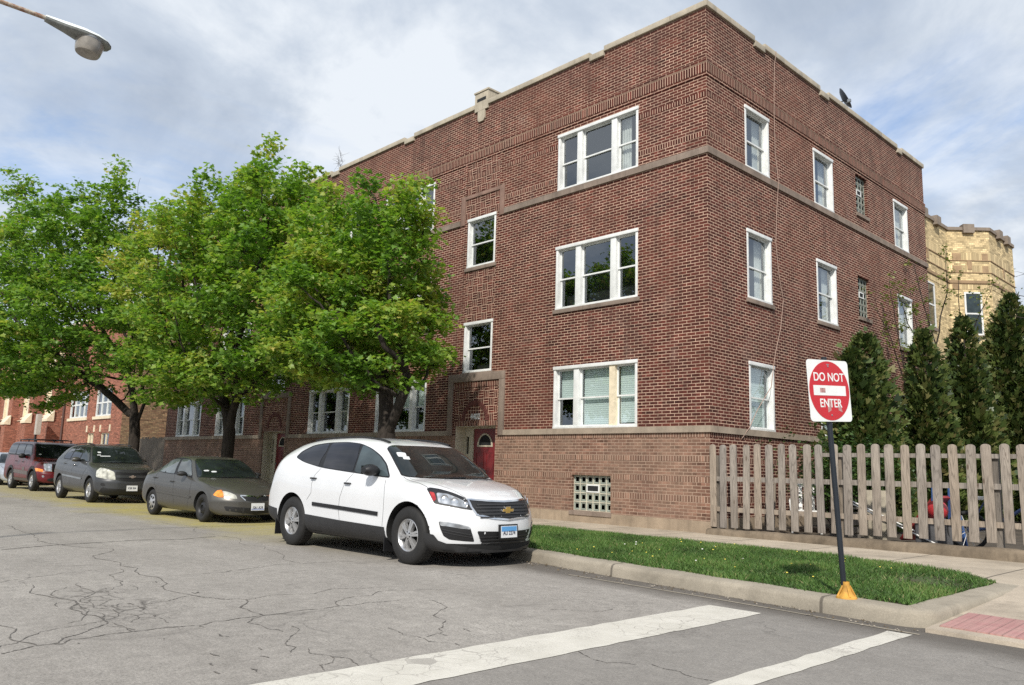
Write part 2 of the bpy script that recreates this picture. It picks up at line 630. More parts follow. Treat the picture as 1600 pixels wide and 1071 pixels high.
def road_mat():
    t = NT("old_asphalt")
    p = t.pos()
    big = t.noise(p, 0.28, 6, 0.6)
    mid = t.noise(p, 1.7, 7, 0.65)
    grit = t.noise(p, 48, 4, 0.8)
    mott = t.noise(p, 9, 6, 0.72)
    grit2 = t.noise(p, 190, 2, 0.7)
    c = t.ramp(big, [(0.3, (0.285, 0.263, 0.236)), (0.7, (0.362, 0.336, 0.300))])
    c = t.mix(t.ramp(mid, [(0.35, 0.0), (0.75, 0.5)]), c, (0.21, 0.193, 0.172))
    c = t.mix(1.0, c, t.ramp(grit, [(0.25, 0.50), (0.5, 1.0), (0.75, 1.45)]), 'MULTIPLY')
    c = t.mix(1.0, c, t.ramp(mott, [(0.3, 0.80), (0.7, 1.18)]), 'MULTIPLY')
    c = t.mix(1.0, c, t.ramp(grit2, [(0.25, 0.7), (0.75, 1.25)]), 'MULTIPLY')
    sp = t.n('ShaderNodeSeparateXYZ')
    t.put(sp.inputs[0], p)
    # newer, darker asphalt on the crossing side
    edge = t.math('ADD', sp.outputs[0], t.math('MULTIPLY', t.math('SUBTRACT', mid, 0.5), 1.2))
    nf = t.ramp(t.math('DIVIDE', edge, 10.0), [(0.42, 0.0), (0.47, 1.0)])
    c = t.mix(t.math('MULTIPLY', nf, 0.42), c, (0.165, 0.156, 0.144))
    # wheel-polished lanes, oil drips and tar patches
    ln = t.n('ShaderNodeVectorMath', operation='MULTIPLY')
    t.put(ln.inputs[0], p)
    ln.inputs[1].default_value = (0.07, 0.8, 1)
    lane = t.ramp(t.noise(ln.outputs[0], 1.0, 4, 0.6), [(0.45, 0.0), (0.65, 0.32)])
    c = t.mix(lane, c, (0.20, 0.182, 0.16))
    oil = t.ramp(t.noise(p, 0.75, 6, 0.7, 1.2), [(0.60, 0.0), (0.70, 0.45)])
    c = t.mix(oil, c, (0.11, 0.10, 0.09))
    # broken-up crazing round the worst patch
    w2 = t.n('ShaderNodeTexNoise', Scale=5.0, Detail=4.0)
    t.put(w2.inputs['Vector'], p)
    a2 = t.n('ShaderNodeVectorMath', operation='MULTIPLY_ADD')
    t.put(a2.inputs[0], w2.outputs['Color'])
    a2.inputs[1].default_value = (0.16, 0.16, 0)
    t.put(a2.inputs[2], p)
    v2 = t.n('ShaderNodeTexVoronoi', feature='DISTANCE_TO_EDGE')
    t.put(v2.inputs['Vector'], a2.outputs[0])
    v2.inputs['Scale'].default_value = 4.2
    cz = t.ramp(t.math('SUBTRACT', v2.outputs['Distance'], t.math('MULTIPLY', mid, 0.03)), [(0.0, 1.0), (0.012, 1.0), (0.05, 0.0)])
    ds = t.n('ShaderNodeVectorMath', operation='DISTANCE')
    e2 = t.n('ShaderNodeVectorMath', operation='MULTIPLY')
    t.put(e2.inputs[0], p)
    e2.inputs[1].default_value = (0.75, 1.9, 1)
    t.put(ds.inputs[0], e2.outputs[0])
    ds.inputs[1].default_value = (0.75, -11.55 * 1.9, 0)
    cm2b = t.ramp(t.math('MULTIPLY', t.math('ADD', ds.outputs['Value'], t.math('MULTIPLY', t.noise(p, 2.2, 4), 1.5)), 0.5), [(0.55, 1.0), (0.85, 0.0)])
    c = t.mix(t.math('MULTIPLY', t.math('MULTIPLY', cz, cm2b), 0.6), c, (0.06, 0.054, 0.048))
    # worn dark pits
    v = t.n('ShaderNodeTexVoronoi', feature='F1')
    t.put(v.inputs['Vector'], p)
    v.inputs['Scale'].default_value = 26
    pit = t.ramp(v.outputs['Distance'], [(0.0, 1.0), (0.16, 1.0), (0.24, 0.0)])
    area = t.ramp(t.noise(p, 1.1, 4, 0.6), [(0.52, 0.0), (0.62, 1.0)])
    c = t.mix(t.math('MULTIPLY', t.math('MULTIPLY', pit, area), 0.65), c, (0.06, 0.055, 0.05))
    # fine natural crack web
    wv = t.n('ShaderNodeTexNoise', Scale=1.6, Detail=5.0)
    t.put(wv.inputs['Vector'], p)
    add = t.n('ShaderNodeVectorMath', operation='MULTIPLY_ADD')
    t.put(add.inputs[0], wv.outputs['Color'])
    add.inputs[1].default_value = (0.9, 0.9, 0)
    t.put(add.inputs[2], p)
    vc = t.n('ShaderNodeTexVoronoi', feature='DISTANCE_TO_EDGE')
    t.put(vc.inputs['Vector'], add.outputs[0])
    vc.inputs['Scale'].default_value = 0.55
    crack = t.ramp(vc.outputs['Distance'], [(0.0, 1.0), (0.002, 1.0), (0.005, 0.0)])
    cm = t.ramp(t.noise(p, 0.5, 3), [(0.52, 0.0), (0.60, 1.0)])
    c = t.mix(t.math('MULTIPLY', t.math('MULTIPLY', crack, cm), 0.4), c, (0.05, 0.046, 0.042))
    # gutter grime beside the kerb: y + x*0.115
    dk = t.math('MULTIPLY_ADD', sp.outputs[0], 0.10, sp.outputs[1])
    gr = t.ramp(t.math('MULTIPLY_ADD', t.math('ADD', dk, t.math('MULTIPLY', mid, 0.35)), 1.0, 6.4), [(0.0, 0.0), (0.45, 0.75), (0.9, 0.85)])
    gx = t.ramp(t.math('MULTIPLY_ADD', sp.outputs[0], 0.1, 0.5), [(0.38, 0.0), (0.55, 1.0)])
    c = t.mix(t.math('MULTIPLY', gr, gx), c, (0.085, 0.074, 0.062))
    # tree pollen and blossom dust lying along the parked cars
    pn = t.math('ADD', sp.outputs[1], t.math('MULTIPLY', t.noise(p, 0.7, 5), 2.4))
    pf = t.ramp(t.math('MULTIPLY_ADD', pn, 0.2, 1.55), [(0.20, 0.0), (0.42, 1.0)])
    px = t.ramp(t.math('MULTIPLY_ADD', sp.outputs[0], -0.05, 0.0), [(0.0, 0.0), (0.16, 0.18), (0.34, 0.72), (0.8, 0.75), (1.0, 0.5)])
    pg = t.math('MULTIPLY', t.ramp(t.noise(p, 42, 4, 0.7), [(0.36, 0.35), (0.55, 1.0)]), t.ramp(t.noise(p, 1.3, 5, 0.7), [(0.32, 0.45), (0.55, 1.0)]))
    c = t.mix(t.math('MULTIPLY', t.math('MULTIPLY', pf, px), pg), c, (0.40, 0.33, 0.03))
    t.base(c)
    t.set(Roughness=0.88, Specular_IOR_Level=0.3)
    t.bump(t.math('ADD', grit, t.math('MULTIPLY', mid, 0.6)), 0.5, 0.008)
    return t.m


M_ROAD = road_mat()
mb = MB()
mb.add([(-400, -400, 0), (400, -400, 0), (400, 400, 0), (-400, 400, 0)], [(0, 1, 2, 3)])
tag(mb.build("road", M_ROAD), "old cracked grey asphalt roadway with pollen dust along its kerb", "road", kind="structure")


def concrete_mat(name, col, jx=None, jy=None, x0=0.0, y0=0.0):
    t = NT(name)
    p = t.pos()
    a = t.ramp(t.noise(p, 0.9, 7, 0.62), [(0.3, tuple(c * 0.74 for c in col)), (0.72, tuple(c * 1.16 for c in col))])
    a = t.mix(1.0, a, t.ramp(t.noise(p, 70, 4, 0.7), [(0.28, 0.80), (0.72, 1.14)]), 'MULTIPLY')
    st = t.ramp(t.noise(p, 2.4, 7, 0.75), [(0.48, 0.0), (0.70, 0.55)])
    a = t.mix(st, a, tuple(c * 0.48 for c in col))
    sp = t.n('ShaderNodeSeparateXYZ')
    t.put(sp.inputs[0], p)
    h = t.noise(p, 60, 4)
    for ax, step, o in ((0, jx, x0), (1, jy, y0)):
        if step:
            f = t.math('ABSOLUTE', t.math('SUBTRACT', t.math('FRACT', t.math('DIVIDE', t.math('SUBTRACT', sp.outputs[ax], o), step)), 0.5))
            j = t.ramp(f, [(0.0, 1.0), (0.011 / step, 1.0), (0.02 / step, 0.0)])
            a = t.mix(t.math('MULTIPLY', j, 0.75), a, (0.07, 0.06, 0.05))
            h = t.math('SUBTRACT', h, t.math('MULTIPLY', j, 1.5))
    t.base(a)
    t.set(Roughness=0.9, Specular_IOR_Level=0.25)
    t.bump(h, 0.4, 0.006)
    return t.m


M_CURB = concrete_mat("kerb_concrete", (0.32, 0.282, 0.222), jx=2.9, x0=0.85)
M_WALK = concrete_mat("pavement_concrete", (0.45, 0.385, 0.30), jx=1.52, x0=1.9)
M_RAMP = concrete_mat("ramp_concrete", (0.43, 0.365, 0.285))

# kerb: one swept profile along the parkway, turning the corner
xs = list(np.linspace(-70, -6, 33)) + list(np.linspace(-5, 5.6, 36))
path = [(x, curb_y(x)) for x in xs]
for a in np.linspace(-90, 0, 9):
    path.append((5.95 + 0.30 * math.cos(R(a)), -6.05 + 0.30 * math.sin(R(a))))
path += [(6.25, y) for y in np.linspace(-5.6, -3.3, 8)]
mb = MB()
prof = [(0.0, -0.05), (0.015, 0.10), (0.035, 0.135), (0.07, 0.15), (0.30, 0.152), (0.30, -0.05)]
rows = []
for i, p in enumerate(path):
    a, b = path[max(i - 1, 0)], path[min(i + 1, len(path) - 1)]
    t = Vector((b[0] - a[0], b[1] - a[1], 0)).normalized()
    n = Vector((-t.y, t.x, 0))
    ch = 0.012 * math.sin(i * 1.7) * (1 if xs[0] else 1)
    hx = 1.0
    rows.append([(p[0] + n.x * d - t.x * 0, p[1] + n.y * d, (z if z < 0 else z * hx if p[0] > 6.2 else z) + (ch * 0.3 if 0 < z else 0)) for d, z in prof])
k = len(prof)
mb.add([q for r_ in rows for q in r_], [(i * k + j, (i + 1) * k + j, (i + 1) * k + j + 1, i * k + j + 1) for i in range(len(rows) - 1) for j in range(k - 1)] + [tuple(range(k)), tuple((len(rows) - 1) * k + j for j in range(k))[::-1]])
tag(mb.build("kerb", M_CURB, smooth=50), "pale weathered concrete kerb turning the street corner", "kerb", kind="structure")

# thin pale concrete gutter edge
mb = MB()
gp = [(1.9, -6.33), (2.48, -6.36), (3.78, -6.42), (4.88, -6.5), (5.84, -6.6), (6.25, -6.64)]
for a, b in zip(gp[:-1], gp[1:]):
    mb.add([(a[0], a[1] - 0.022, 0.004), (b[0], b[1] - 0.022, 0.004), (b[0], b[1] + 0.022, 0.004), (a[0], a[1] + 0.022, 0.004)], [(0, 1, 2, 3)])
tag(mb.build("gutter_edge", M_CURB), kind="structure")

# pavement
mb = MB()
mb.add([(-70, -1.95, 0.15), (5.4, -1.95, 0.15), (5.4, -0.0, 0.15), (-70, -0.0, 0.15)], [(0, 1, 2, 3)])
mb.add([(5.4, -2.5, 0.151), (5.4, -3.31, 0.140), (16, -3.31, 0.151), (16, -0.0, 0.151), (5.4, -0.0, 0.151)], [(0, 1, 2, 3, 4)])
mb.add([(3.2, -1.95, 0.15), (3.2, -2.0, 0.142), (5.4, -2.9, 0.142), (5.4, -1.95, 0.15)], [(0, 1, 2, 3)])
tag(mb.build("pavement", M_WALK), "beige concrete pavement between grass strip and walls", "pavement", kind="structure")

# kerb ramp with brick-red tactile paving
mb = MB()
mb.add([(6.235, -6.46, 0.035), (12, -6.75, 0.035), (12, -3.3, 0.150), (5.8, -3.3, 0.150), (5.96, -3.6, 0.139), (6.2, -3.7, 0.135), (6.235, -4.2, 0.117)], [(0, 1, 2, 3, 4, 5, 6)])
mb.add([(6.235, -6.46, 0.035), (12, -6.75, 0.035), (12, -6.76, -0.02), (6.235, -6.47, -0.02)], [(3, 2, 1, 0)])
tag(mb.build("kerb_ramp", M_RAMP), "sloping concrete kerb ramp at the street corner", "ramp", kind="structure")


def tactile_mat():
    t = NT("tactile_red")
    p = t.pos()
    v = t.n('ShaderNodeTexBrick')
    v.offset = 0.0
    t.put(v.inputs['Vector'], p)
    t.put(v.inputs['Color1'], (0.33, 0.165, 0.155))
    t.put(v.inputs['Color2'], (0.38, 0.20, 0.185))
    t.put(v.inputs['Mortar'], (0.22, 0.115, 0.105))
    v.inputs['Scale'].default_value = 1
    v.inputs['Brick Width'].default_value = 0.1
    v.inputs['Row Height'].default_value = 1.2
    v.inputs['Mortar Size'].default_value = 0.006
    d = t.n('ShaderNodeTexVoronoi', feature='F1')
    t.put(d.inputs['Vector'], p)
    d.inputs['Scale'].default_value = 18
    d.inputs['Randomness'].default_value = 0.0
    c = t.mix(t.ramp(d.outputs['Distance'], [(0.25, 0.4), (0.45, 0.0)]), v.outputs['Color'], (0.52, 0.27, 0.25))
    c = t.mix(t.ramp(t.noise(p, 5, 6, 0.7), [(0.4, 0.0), (0.7, 0.45)]), c, (0.42, 0.30, 0.25))
    t.base(c)
    t.set(Roughness=0.9)
    t.bump(d.outputs['Distance'], 0.5, 0.01)
    return t.m


mb = MB()


def rz(y):
    return 0.035 + (y + 6.48) / 3.18 * 0.115 + 0.012


pv = [(6.30, -6.30), (9.5, -6.48), (9.5, -5.66), (6.30, -5.50)]
mb.add([(x, y, rz(y)) for x, y in pv] + [(x, y, rz(y) - 0.02) for x, y in pv], [(0, 1, 2, 3), (0, 4, 5, 1), (1, 5, 6, 2), (2, 6, 7, 3), (3, 7, 4, 0)])
tag(mb.build("tactile_paving", tactile_mat()), "faded brick red tactile paving strip on the kerb ramp", "tactile paving", kind="structure")


# crosswalk paint
def paint_mat():
    t = NT("worn_white_paint")
    p = t.pos()
    c = t.ramp(t.noise(p, 3, 6, 0.65), [(0.3, (0.50, 0.475, 0.41)), (0.7, (0.62, 0.59, 0.52))])
    v = t.n('ShaderNodeTexVoronoi', feature='DISTANCE_TO_EDGE')
    a = t.n('ShaderNodeVectorMath', operation='MULTIPLY_ADD')
    wv = t.n('ShaderNodeTexNoise', Scale=3.0, Detail=4.0)
    t.put(wv.inputs['Vector'], p)
    t.put(a.inputs[0], wv.outputs['Color'])
    a.inputs[1].default_value = (0.25, 0.25, 0)
    t.put(a.inputs[2], p)
    t.put(v.inputs['Vector'], a.outputs[0])
    v.inputs['Scale'].default_value = 6
    cr = t.ramp(v.outputs['Distance'], [(0.0, 1.0), (0.012, 1.0), (0.03, 0.0)])
    msk = t.ramp(t.noise(p, 1.0, 3), [(0.5, 0.0), (0.6, 1.0)])
    c = t.mix(t.math('MULTIPLY', t.math('MULTIPLY', cr, msk), 0.55), c, (0.2, 0.18, 0.16))
    w = t.ramp(t.noise(p, 55, 4, 0.8), [(0.52, 0.0), (0.62, 1.0)])
    w2 = t.ramp(t.noise(p, 1.6, 5, 0.6), [(0.5, 0.15), (0.68, 1.0)])
    c = t.mix(t.math('MULTIPLY', w, w2), c, (0.23, 0.21, 0.19))
    t.base(c)
    t.set(Roughness=0.8)
    t.bump(t.noise(p, 70, 3), 0.3, 0.005)
    return t.m


M_PAINT = paint_mat()
mb = MB()


def ragged_strip(mb, xa, xb, ya, yb, z, n=60, j=0.012, slant=0.0):
    L_, R_ = [], []
    for i in range(n + 1):
        y = ya + (yb - ya) * i / n
        sx = slant * (i / n)
        L_.append((xa + sx + random.uniform(-j, j), y + random.uniform(-j, j), z))
        R_.append((xb + sx + random.uniform(-j, j), y + random.uniform(-j, j), z))
    mb.add(L_ + R_, [(i, n + 1 + i, n + 2 + i, i + 1) for i in range(n)])


ragged_strip(mb, 4.30, 4.88, -17.0, -6.85, 0.004)
ragged_strip(mb, 6.01, 6.21, -17.0, -6.70, 0.004)
tag(mb.build("road_marking", M_PAINT), "two worn white crosswalk lines across the street", "road marking", kind="structure")

# traced cracks in the asphalt
CRACKS = {
 'A': [(2.59, -12.76), (2.46, -12.51), (2.38, -12.28), (2.35, -12.02), (2.37, -11.48), (2.33, -11.19), (2.3, -10.72), (2.25, -9.94), (2.25, -9.66), (2.31, -9.27)],
 'B': [(-0.87, -12.05), (-1.09, -11.79), (-1.32, -11.29), (-1.4, -10.69)], 'C': [(-4.19, -11.36), (-4.61, -10.43), (-4.83, -9.34), (-4.92, -7.95)],
 'D': [(-8.64, -10.35), (-6.1, -10.49), (-4.54, -10.49), (-2.87, -10.56), (-1.66, -10.6), (-0.48, -10.6), (0.95, -10.78), (1.34, -10.64), (1.45, -10.47), (2.3, -10.72)],
 'E': [(-0.56, -10.28), (-0.48, -9.82), (-0.7, -9.24), (-0.74, -8.62), (-0.65, -7.82)], 'F': [(-8.37, -7.57), (-5.85, -7.91), (-3.35, -8.14), (-2.02, -8.27), (-0.83, -8.6)],
 'G': [(-0.62, -11.82), (0.19, -11.92), (0.85, -11.79), (1.44, -11.91), (1.78, -11.86), (2.04, -11.99), (2.23, -12.18), (2.45, -12.37), (2.46, -12.51), (1.76, -12.48), (1.27, -12.49)],
 'H': [(1.78, -11.86), (1.66, -11.71), (1.3, -11.64), (0.92, -11.69), (0.56, -11.66), (0.28, -11.47)], 'H2': [(-0.23, -11.59), (0.68, -11.76), (1.19, -11.8), (1.68, -12.0), (1.74, -12.12)],
 'H3': [(-1.4, -10.69), (-0.34, -11.01), (0.18, -11.29), (0.28, -11.47), (-0.47, -11.41)], 'H4': [(1.78, -11.86), (2.1, -11.82), (2.31, -11.8)],
 'I': [(2.3, -10.72), (2.85, -10.96), (3.01, -10.92)], 'J': [(2.85, -10.76), (3.15, -10.9), (3.38, -11.1), (3.68, -11.22)],
 'K': [(3.64, -11.06), (3.92, -11.05), (4.1, -11.14), (4.11, -11.25), (4.26, -11.3)], 'L': [(3.95, -11.07), (4.18, -11.03), (4.4, -11.11)],
 'M': [(2.25, -9.94), (1.96, -9.71), (1.9, -9.33), (1.78, -8.89), (2.03, -8.43)], 'N': [(1.45, -10.47), (1.35, -10.16), (1.3, -9.38), (1.51, -8.87)],
 'O': [(2.43, -9.01), (2.87, -9.13), (3.56, -9.75), (3.83, -10.14)], 'P': [(2.02, -11.92), (2.35, -11.84), (2.37, -11.48)],
 'Q': [(1.21, -11.52), (1.22, -11.38), (1.08, -11.02), (0.96, -10.76)], 'R': [(2.41, -12.73), (2.3, -12.6), (1.92, -12.25), (1.78, -11.86)],
 'S': [(3.53, -10.19), (3.8, -10.18), (4.09, -10.13)], 'T': [(4.81, -9.52), (5.01, -9.6), (5.24, -9.65), (5.41, -9.53)],
 'U': [(5.46, -9.43), (5.66, -9.44), (5.82, -9.49), (6.01, -9.48)], 'V': [(3.54, -8.42), (3.79, -8.19), (3.87, -7.88)],
}
M_CRACK = plain("crack_dirt", (0.115, 0.104, 0.092), 0.95, var=0.4, scale=9)
mb = MB()
zc = [0.003]


def crack(pts, w, jit=0.05):
    P = [Vector(p) for p in pts]
    for lev in range(4):
        Q = [P[0]]
        for a, b in zip(P[:-1], P[1:]):
            d = b - a
            m = (a + b) / 2 + Vector((-d.y, d.x)) * random.gauss(0, jit * 2.2) * (0.62 ** lev)
            Q += [m, b]
        P = Q
        if len(P) > 160:
            break
    n = len(P)
    L_, R_ = [], []
    for i, p in enumerate(P):
        d = P[min(i + 1, n - 1)] - P[max(i - 1, 0)]
        if d.length < 1e-6:
            d = Vector((1, 0))
        q = Vector((-d.y, d.x)).normalized()
        ww = w * random.choice((0.3, 0.5, 0.8, 1.0, 1.3)) * random.uniform(0.6, 1.1) * (0.3 if i in (0, n - 1) else 1)
        L_.append((*(p + q * ww), zc[0]))
        R_.append((*(p - q * ww), zc[0]))
    zc[0] += 0.00002
    mb.add(L_ + R_, [(i, n + i, n + i + 1, i + 1) for i in range(n - 1)])


for kx, pts in CRACKS.items():
    crack(pts, 0.028 if kx == 'C' else 0.008 if kx in 'ADG' else 0.005, 0.03 if kx == 'C' else 0.06)
for i in range(8):      # alligator web round the worst patch
    cx, cy = random.gauss(0.9, 0.75), random.gauss(-11.6, 0.25)
    a = random.uniform(0, 6.28)
    l = random.uniform(0.12, 0.4)
    crack([(cx, cy), (cx + l * math.cos(a), cy + l * 0.5 * math.sin(a)), (cx + l * 1.3 * math.cos(a + 0.9), cy + l * 0.8 * math.sin(a + 0.9))], 0.0045)
for i in range(26):      # short scabs of lost surface
    bx, by, sx, sy = random.choice([(0.35, -10.75, 0.5, 0.06), (2.75, -11.35, 0.55, 0.08), (0.9, -11.35, 0.6, 0.07), (3.1, -11.9, 0.7, 0.3), (3.6, -9.9, 0.5, 0.25)])
    cx, cy = random.gauss(bx, sx), random.gauss(by, sy)
    crack([(cx, cy), (cx + random.uniform(0.03, 0.16), cy + random.uniform(-0.03, 0.03))], random.uniform(0.004, 0.011))
tag(mb.build("road_cracks", M_CRACK), kind="structure")

# ------------------------------------------------------------------ parkway soil and grass
def soil_mat():
    t = NT("parkway_soil")
    p = t.pos()
    t.base(t.mix(t.ramp(t.noise(p, 2.2, 6, 0.6), [(0.4, 0.0), (0.62, 1.0)]), (0.075, 0.058, 0.035), (0.055, 0.085, 0.022)))
    t.set(Roughness=0.95)
    t.bump(t.noise(p, 30, 5), 0.6, 0.02)
    return t.m


mb = MB()
fx = list(np.linspace(-70, 5.6, 60))
ring = [(x, curb_y(x) + 0.29) for x in fx] + [(5.97, -5.98), (5.97, -3.28), (5.42, -2.63), (3.3, -1.95), (-70, -1.95)]
mb.add([(x, y, 0.146) for x, y in ring], [tuple(range(len(ring)))])
tag(mb.build("parkway_soil", soil_mat()), kind="structure")


def grass_mat():
    t = NT("grass_blades")
    a = t.n('ShaderNodeAttribute', attribute_name='tone')
    c = t.ramp(a.outputs['Fac'], [(0.0, (0.030, 0.058, 0.013)), (0.45, (0.062, 0.130, 0.024)), (0.8, (0.108, 0.190, 0.040)), (0.93, (0.20, 0.20, 0.075)), (1.0, (0.27, 0.23, 0.12))])
    t.base(c)
    t.set(Roughness=0.6, Specular_IOR_Level=0.3)
    return t.m


def make_grass():
    n = 120000
    x = rng.uniform(-3.2, 5.95, n * 2)
    y = rng.uniform(-6.0, -1.95, n * 2)
    cy = np.interp(x, [p[0] for p in CURB], [p[1] for p in CURB]) + 0.27
    back = np.where(x < 3.3, -1.95, -1.95 - (x - 3.3) * 0.32)
    back = np.where(x > 5.42, -2.63 - (x - 5.42) * 1.3, back)
    ok = (y > cy + rng.normal(0, 0.015, len(x))) & (y < back + rng.normal(0, 0.02, len(x)))
    # clumpy density, thin worn ground near the corner
    f = np.sin(x * 2.1 + 1.3 * np.sin(y * 1.7)) * np.sin(y * 2.9 + 0.8 * np.sin(x * 2.3))
    worn = np.exp(-(((x - 5.35) / 0.62) ** 2 + ((y + 3.9) / 0.75) ** 2)) + 0.55 * np.exp(-(((x - 5.6) / 0.3) ** 2 + ((y + 5.4) / 0.6) ** 2)) + 0.5 * np.exp(-((y - cy) / 0.10) ** 2)
    keep = rng.random(len(x)) > np.clip(worn * 1.05 - 0.05, 0, 0.9)
    ok &= keep
    x, y, f = x[ok][:n], y[ok][:n], f[ok][:n]
    n = len(x)
    h = rng.uniform(0.025, 0.062, n) * (1 + 0.35 * f)
    a = rng.uniform(0, 2 * np.pi, n)
    w = rng.uniform(0.004, 0.009, n)
    lean = rng.normal(0, 0.035, (n, 2))
    tone = np.clip(0.45 + 0.22 * f + rng.normal(0, 0.17, n) + 0.1 * np.sin(x * 5 + y * 3), 0, 0.9)
    dry = rng.random(n) < 0.045
    tone[dry] = rng.uniform(0.9, 1.0, dry.sum())
    dx, dy = np.cos(a) * w, np.sin(a) * w
    b0 = np.stack([x - dx, y - dy, np.full(n, 0.145)], 1)
    b1 = np.stack([x + dx, y + dy, np.full(n, 0.145)], 1)
    tp = np.stack([x + lean[:, 0], y + lean[:, 1], 0.145 + h], 1)
    V = np.concatenate([b0, b1, tp])
    F = np.stack([np.arange(n), np.arange(n) + n, np.arange(n) + 2 * n], 1)
    o = arrays_mesh("grass", V, F, grass_mat(), attr=np.concatenate([tone] * 3))
    tag(o, "short green lawn grass of the corner parkway strip", "grass", kind="stuff")


make_grass()

# dandelions in the lawn
M_DANDY = plain("dandelion_yellow", (0.75, 0.62, 0.10), 0.7)
M_CLOCK = plain("dandelion_seed_white", (0.75, 0.75, 0.68), 0.8)
mb = MB()
for i in range(36):
    x = random.uniform(0.6, 5.3)
    y = random.uniform(max(curb_y(x) + 0.5, -5.6), -2.2 - max(0, x - 3.3) * 0.4)
    z = 0.145 + random.uniform(0.045, 0.075)
    r_ = random.uniform(0.008, 0.015)
    mb.lathe([(0.001, z - r_ * 0.4), (r_, z), (r_ * 0.7, z + r_ * 0.5), (0.001, z + r_ * 0.7)], 2, 6, (x, y, 0), mi=0 if random.random() < 0.9 else 1)
tag(mb.build("dandelion_flowers", [M_DANDY, M_CLOCK]), "tiny yellow and white dandelion heads dotted over the lawn", "flowers", kind="stuff")

# bits of leaf and grit caught in the gutter
mb = MB()
for i in range(420):
    x = random.uniform(-4, 6.2)
    d = abs(random.gauss(0, 0.14)) + 0.01
    y = curb_y(x) - d
    if x > 5.9:
        y -= 0.1
    s_ = random.uniform(0.004, 0.016) * (1.8 if random.random() < 0.05 else 1)
    a = random.uniform(0, 6.28)
    pts = [(x + s_ * math.cos(a + k * 1.6 + random.uniform(-0.4, 0.4)), y + s_ * math.sin(a + k * 1.6), 0.004 + random.uniform(0, s_ * 0.8)) for k in range(4)]
    mb.add(pts + [(x, y, 0.006 + s_)], [(0, 1, 4), (1, 2, 4), (2, 3, 4), (3, 0, 4)], random.randrange(2))
tag(mb.build("gutter_litter", [plain("dead_leaf", (0.10, 0.075, 0.045), 0.9, var=0.5, scale=20), plain("pale_grit", (0.24, 0.21, 0.17), 0.9, var=0.4, scale=20)]), "scattered leaf bits and grit along the kerb gutter", "litter", kind="stuff")

# yard soil behind the picket fence
mb = MB()
mb.add([(0, 0.0, 0.2), (16, 0.0, 0.2), (16, 45, 0.2), (0, 45, 0.2)], [(0, 1, 2, 3)])
tag(mb.build("yard_ground", plain("yard_soil", (0.07, 0.055, 0.038), 0.95, var=0.5, scale=3, bump=0.5)), kind="structure")
# gap yard between the two street buildings
mb = MB()
mb.add([(-34.7, 0, 0.155), (-28.69, 0, 0.155), (-28.69, 14, 0.155), (-34.7, 14, 0.155)], [(0, 1, 2, 3)])
tag(mb.build("gap_ground", bpy.data.materials["yard_soil"]), kind="structure")
# ------------------------------------------------------------------ the brick apartment block
def wall_holes(mb, T, u0, u1, z0, z1, holes, depth, mi=0):
    """wall sheet with openings and reveals; T maps (u, d, z) to xyz"""
    us = sorted({u0, u1, *[h[0] for h in holes], *[h[1] for h in holes]})
    zs = sorted({z0, z1, *[h[2] for h in holes], *[h[3] for h in holes]})
    us = [u for u in us if u0 <= u <= u1]
    zs = [z for z in zs if z0 <= z <= z1]
    for i in range(len(us) - 1):
        for j in range(len(zs) - 1):
            cu, cz = (us[i] + us[i + 1]) / 2, (zs[j] + zs[j + 1]) / 2
            if any(h[0] < cu < h[1] and h[2] < cz < h[3] for h in holes):
                continue
            mb.add([T(us[i], 0, zs[j]), T(us[i + 1], 0, zs[j]), T(us[i + 1], 0, zs[j + 1]), T(us[i], 0, zs[j + 1])], [(0, 1, 2, 3)], mi)
    for a, b, c, d in holes:
        c2, d2 = max(c, z0), min(d, z1)
        for q in ([(a, c2), (a, d2)], [(b, c2), (b, d2)], [(a, c2), (b, c2)], [(a, d2), (b, d2)]):
            (ua, za), (ub, zb) = q
            if za == zb and not (z0 <= za <= z1):
                continue
            if za == zb and ((za == c2 and c < z0) or (za == d2 and d > z1)):
                continue
            mb.add([T(ua, 0, za), T(ub, 0, zb), T(ub, depth, zb), T(ua, depth, za)], [(0, 1, 2, 3)], mi)


def TM(u, d, z):
    return (u, d, z)


def TS(u, d, z):
    return (-d, u, z)


def tbox(mb, T, u0, u1, d0, d1, z0, z1, mi=0, uz=0.0):
    a, b = T(u0, d0, z0), T(u1, d1, z1)
    mb.box(a[0], b[0], a[1], b[1], a[2], b[2], mi, uz)


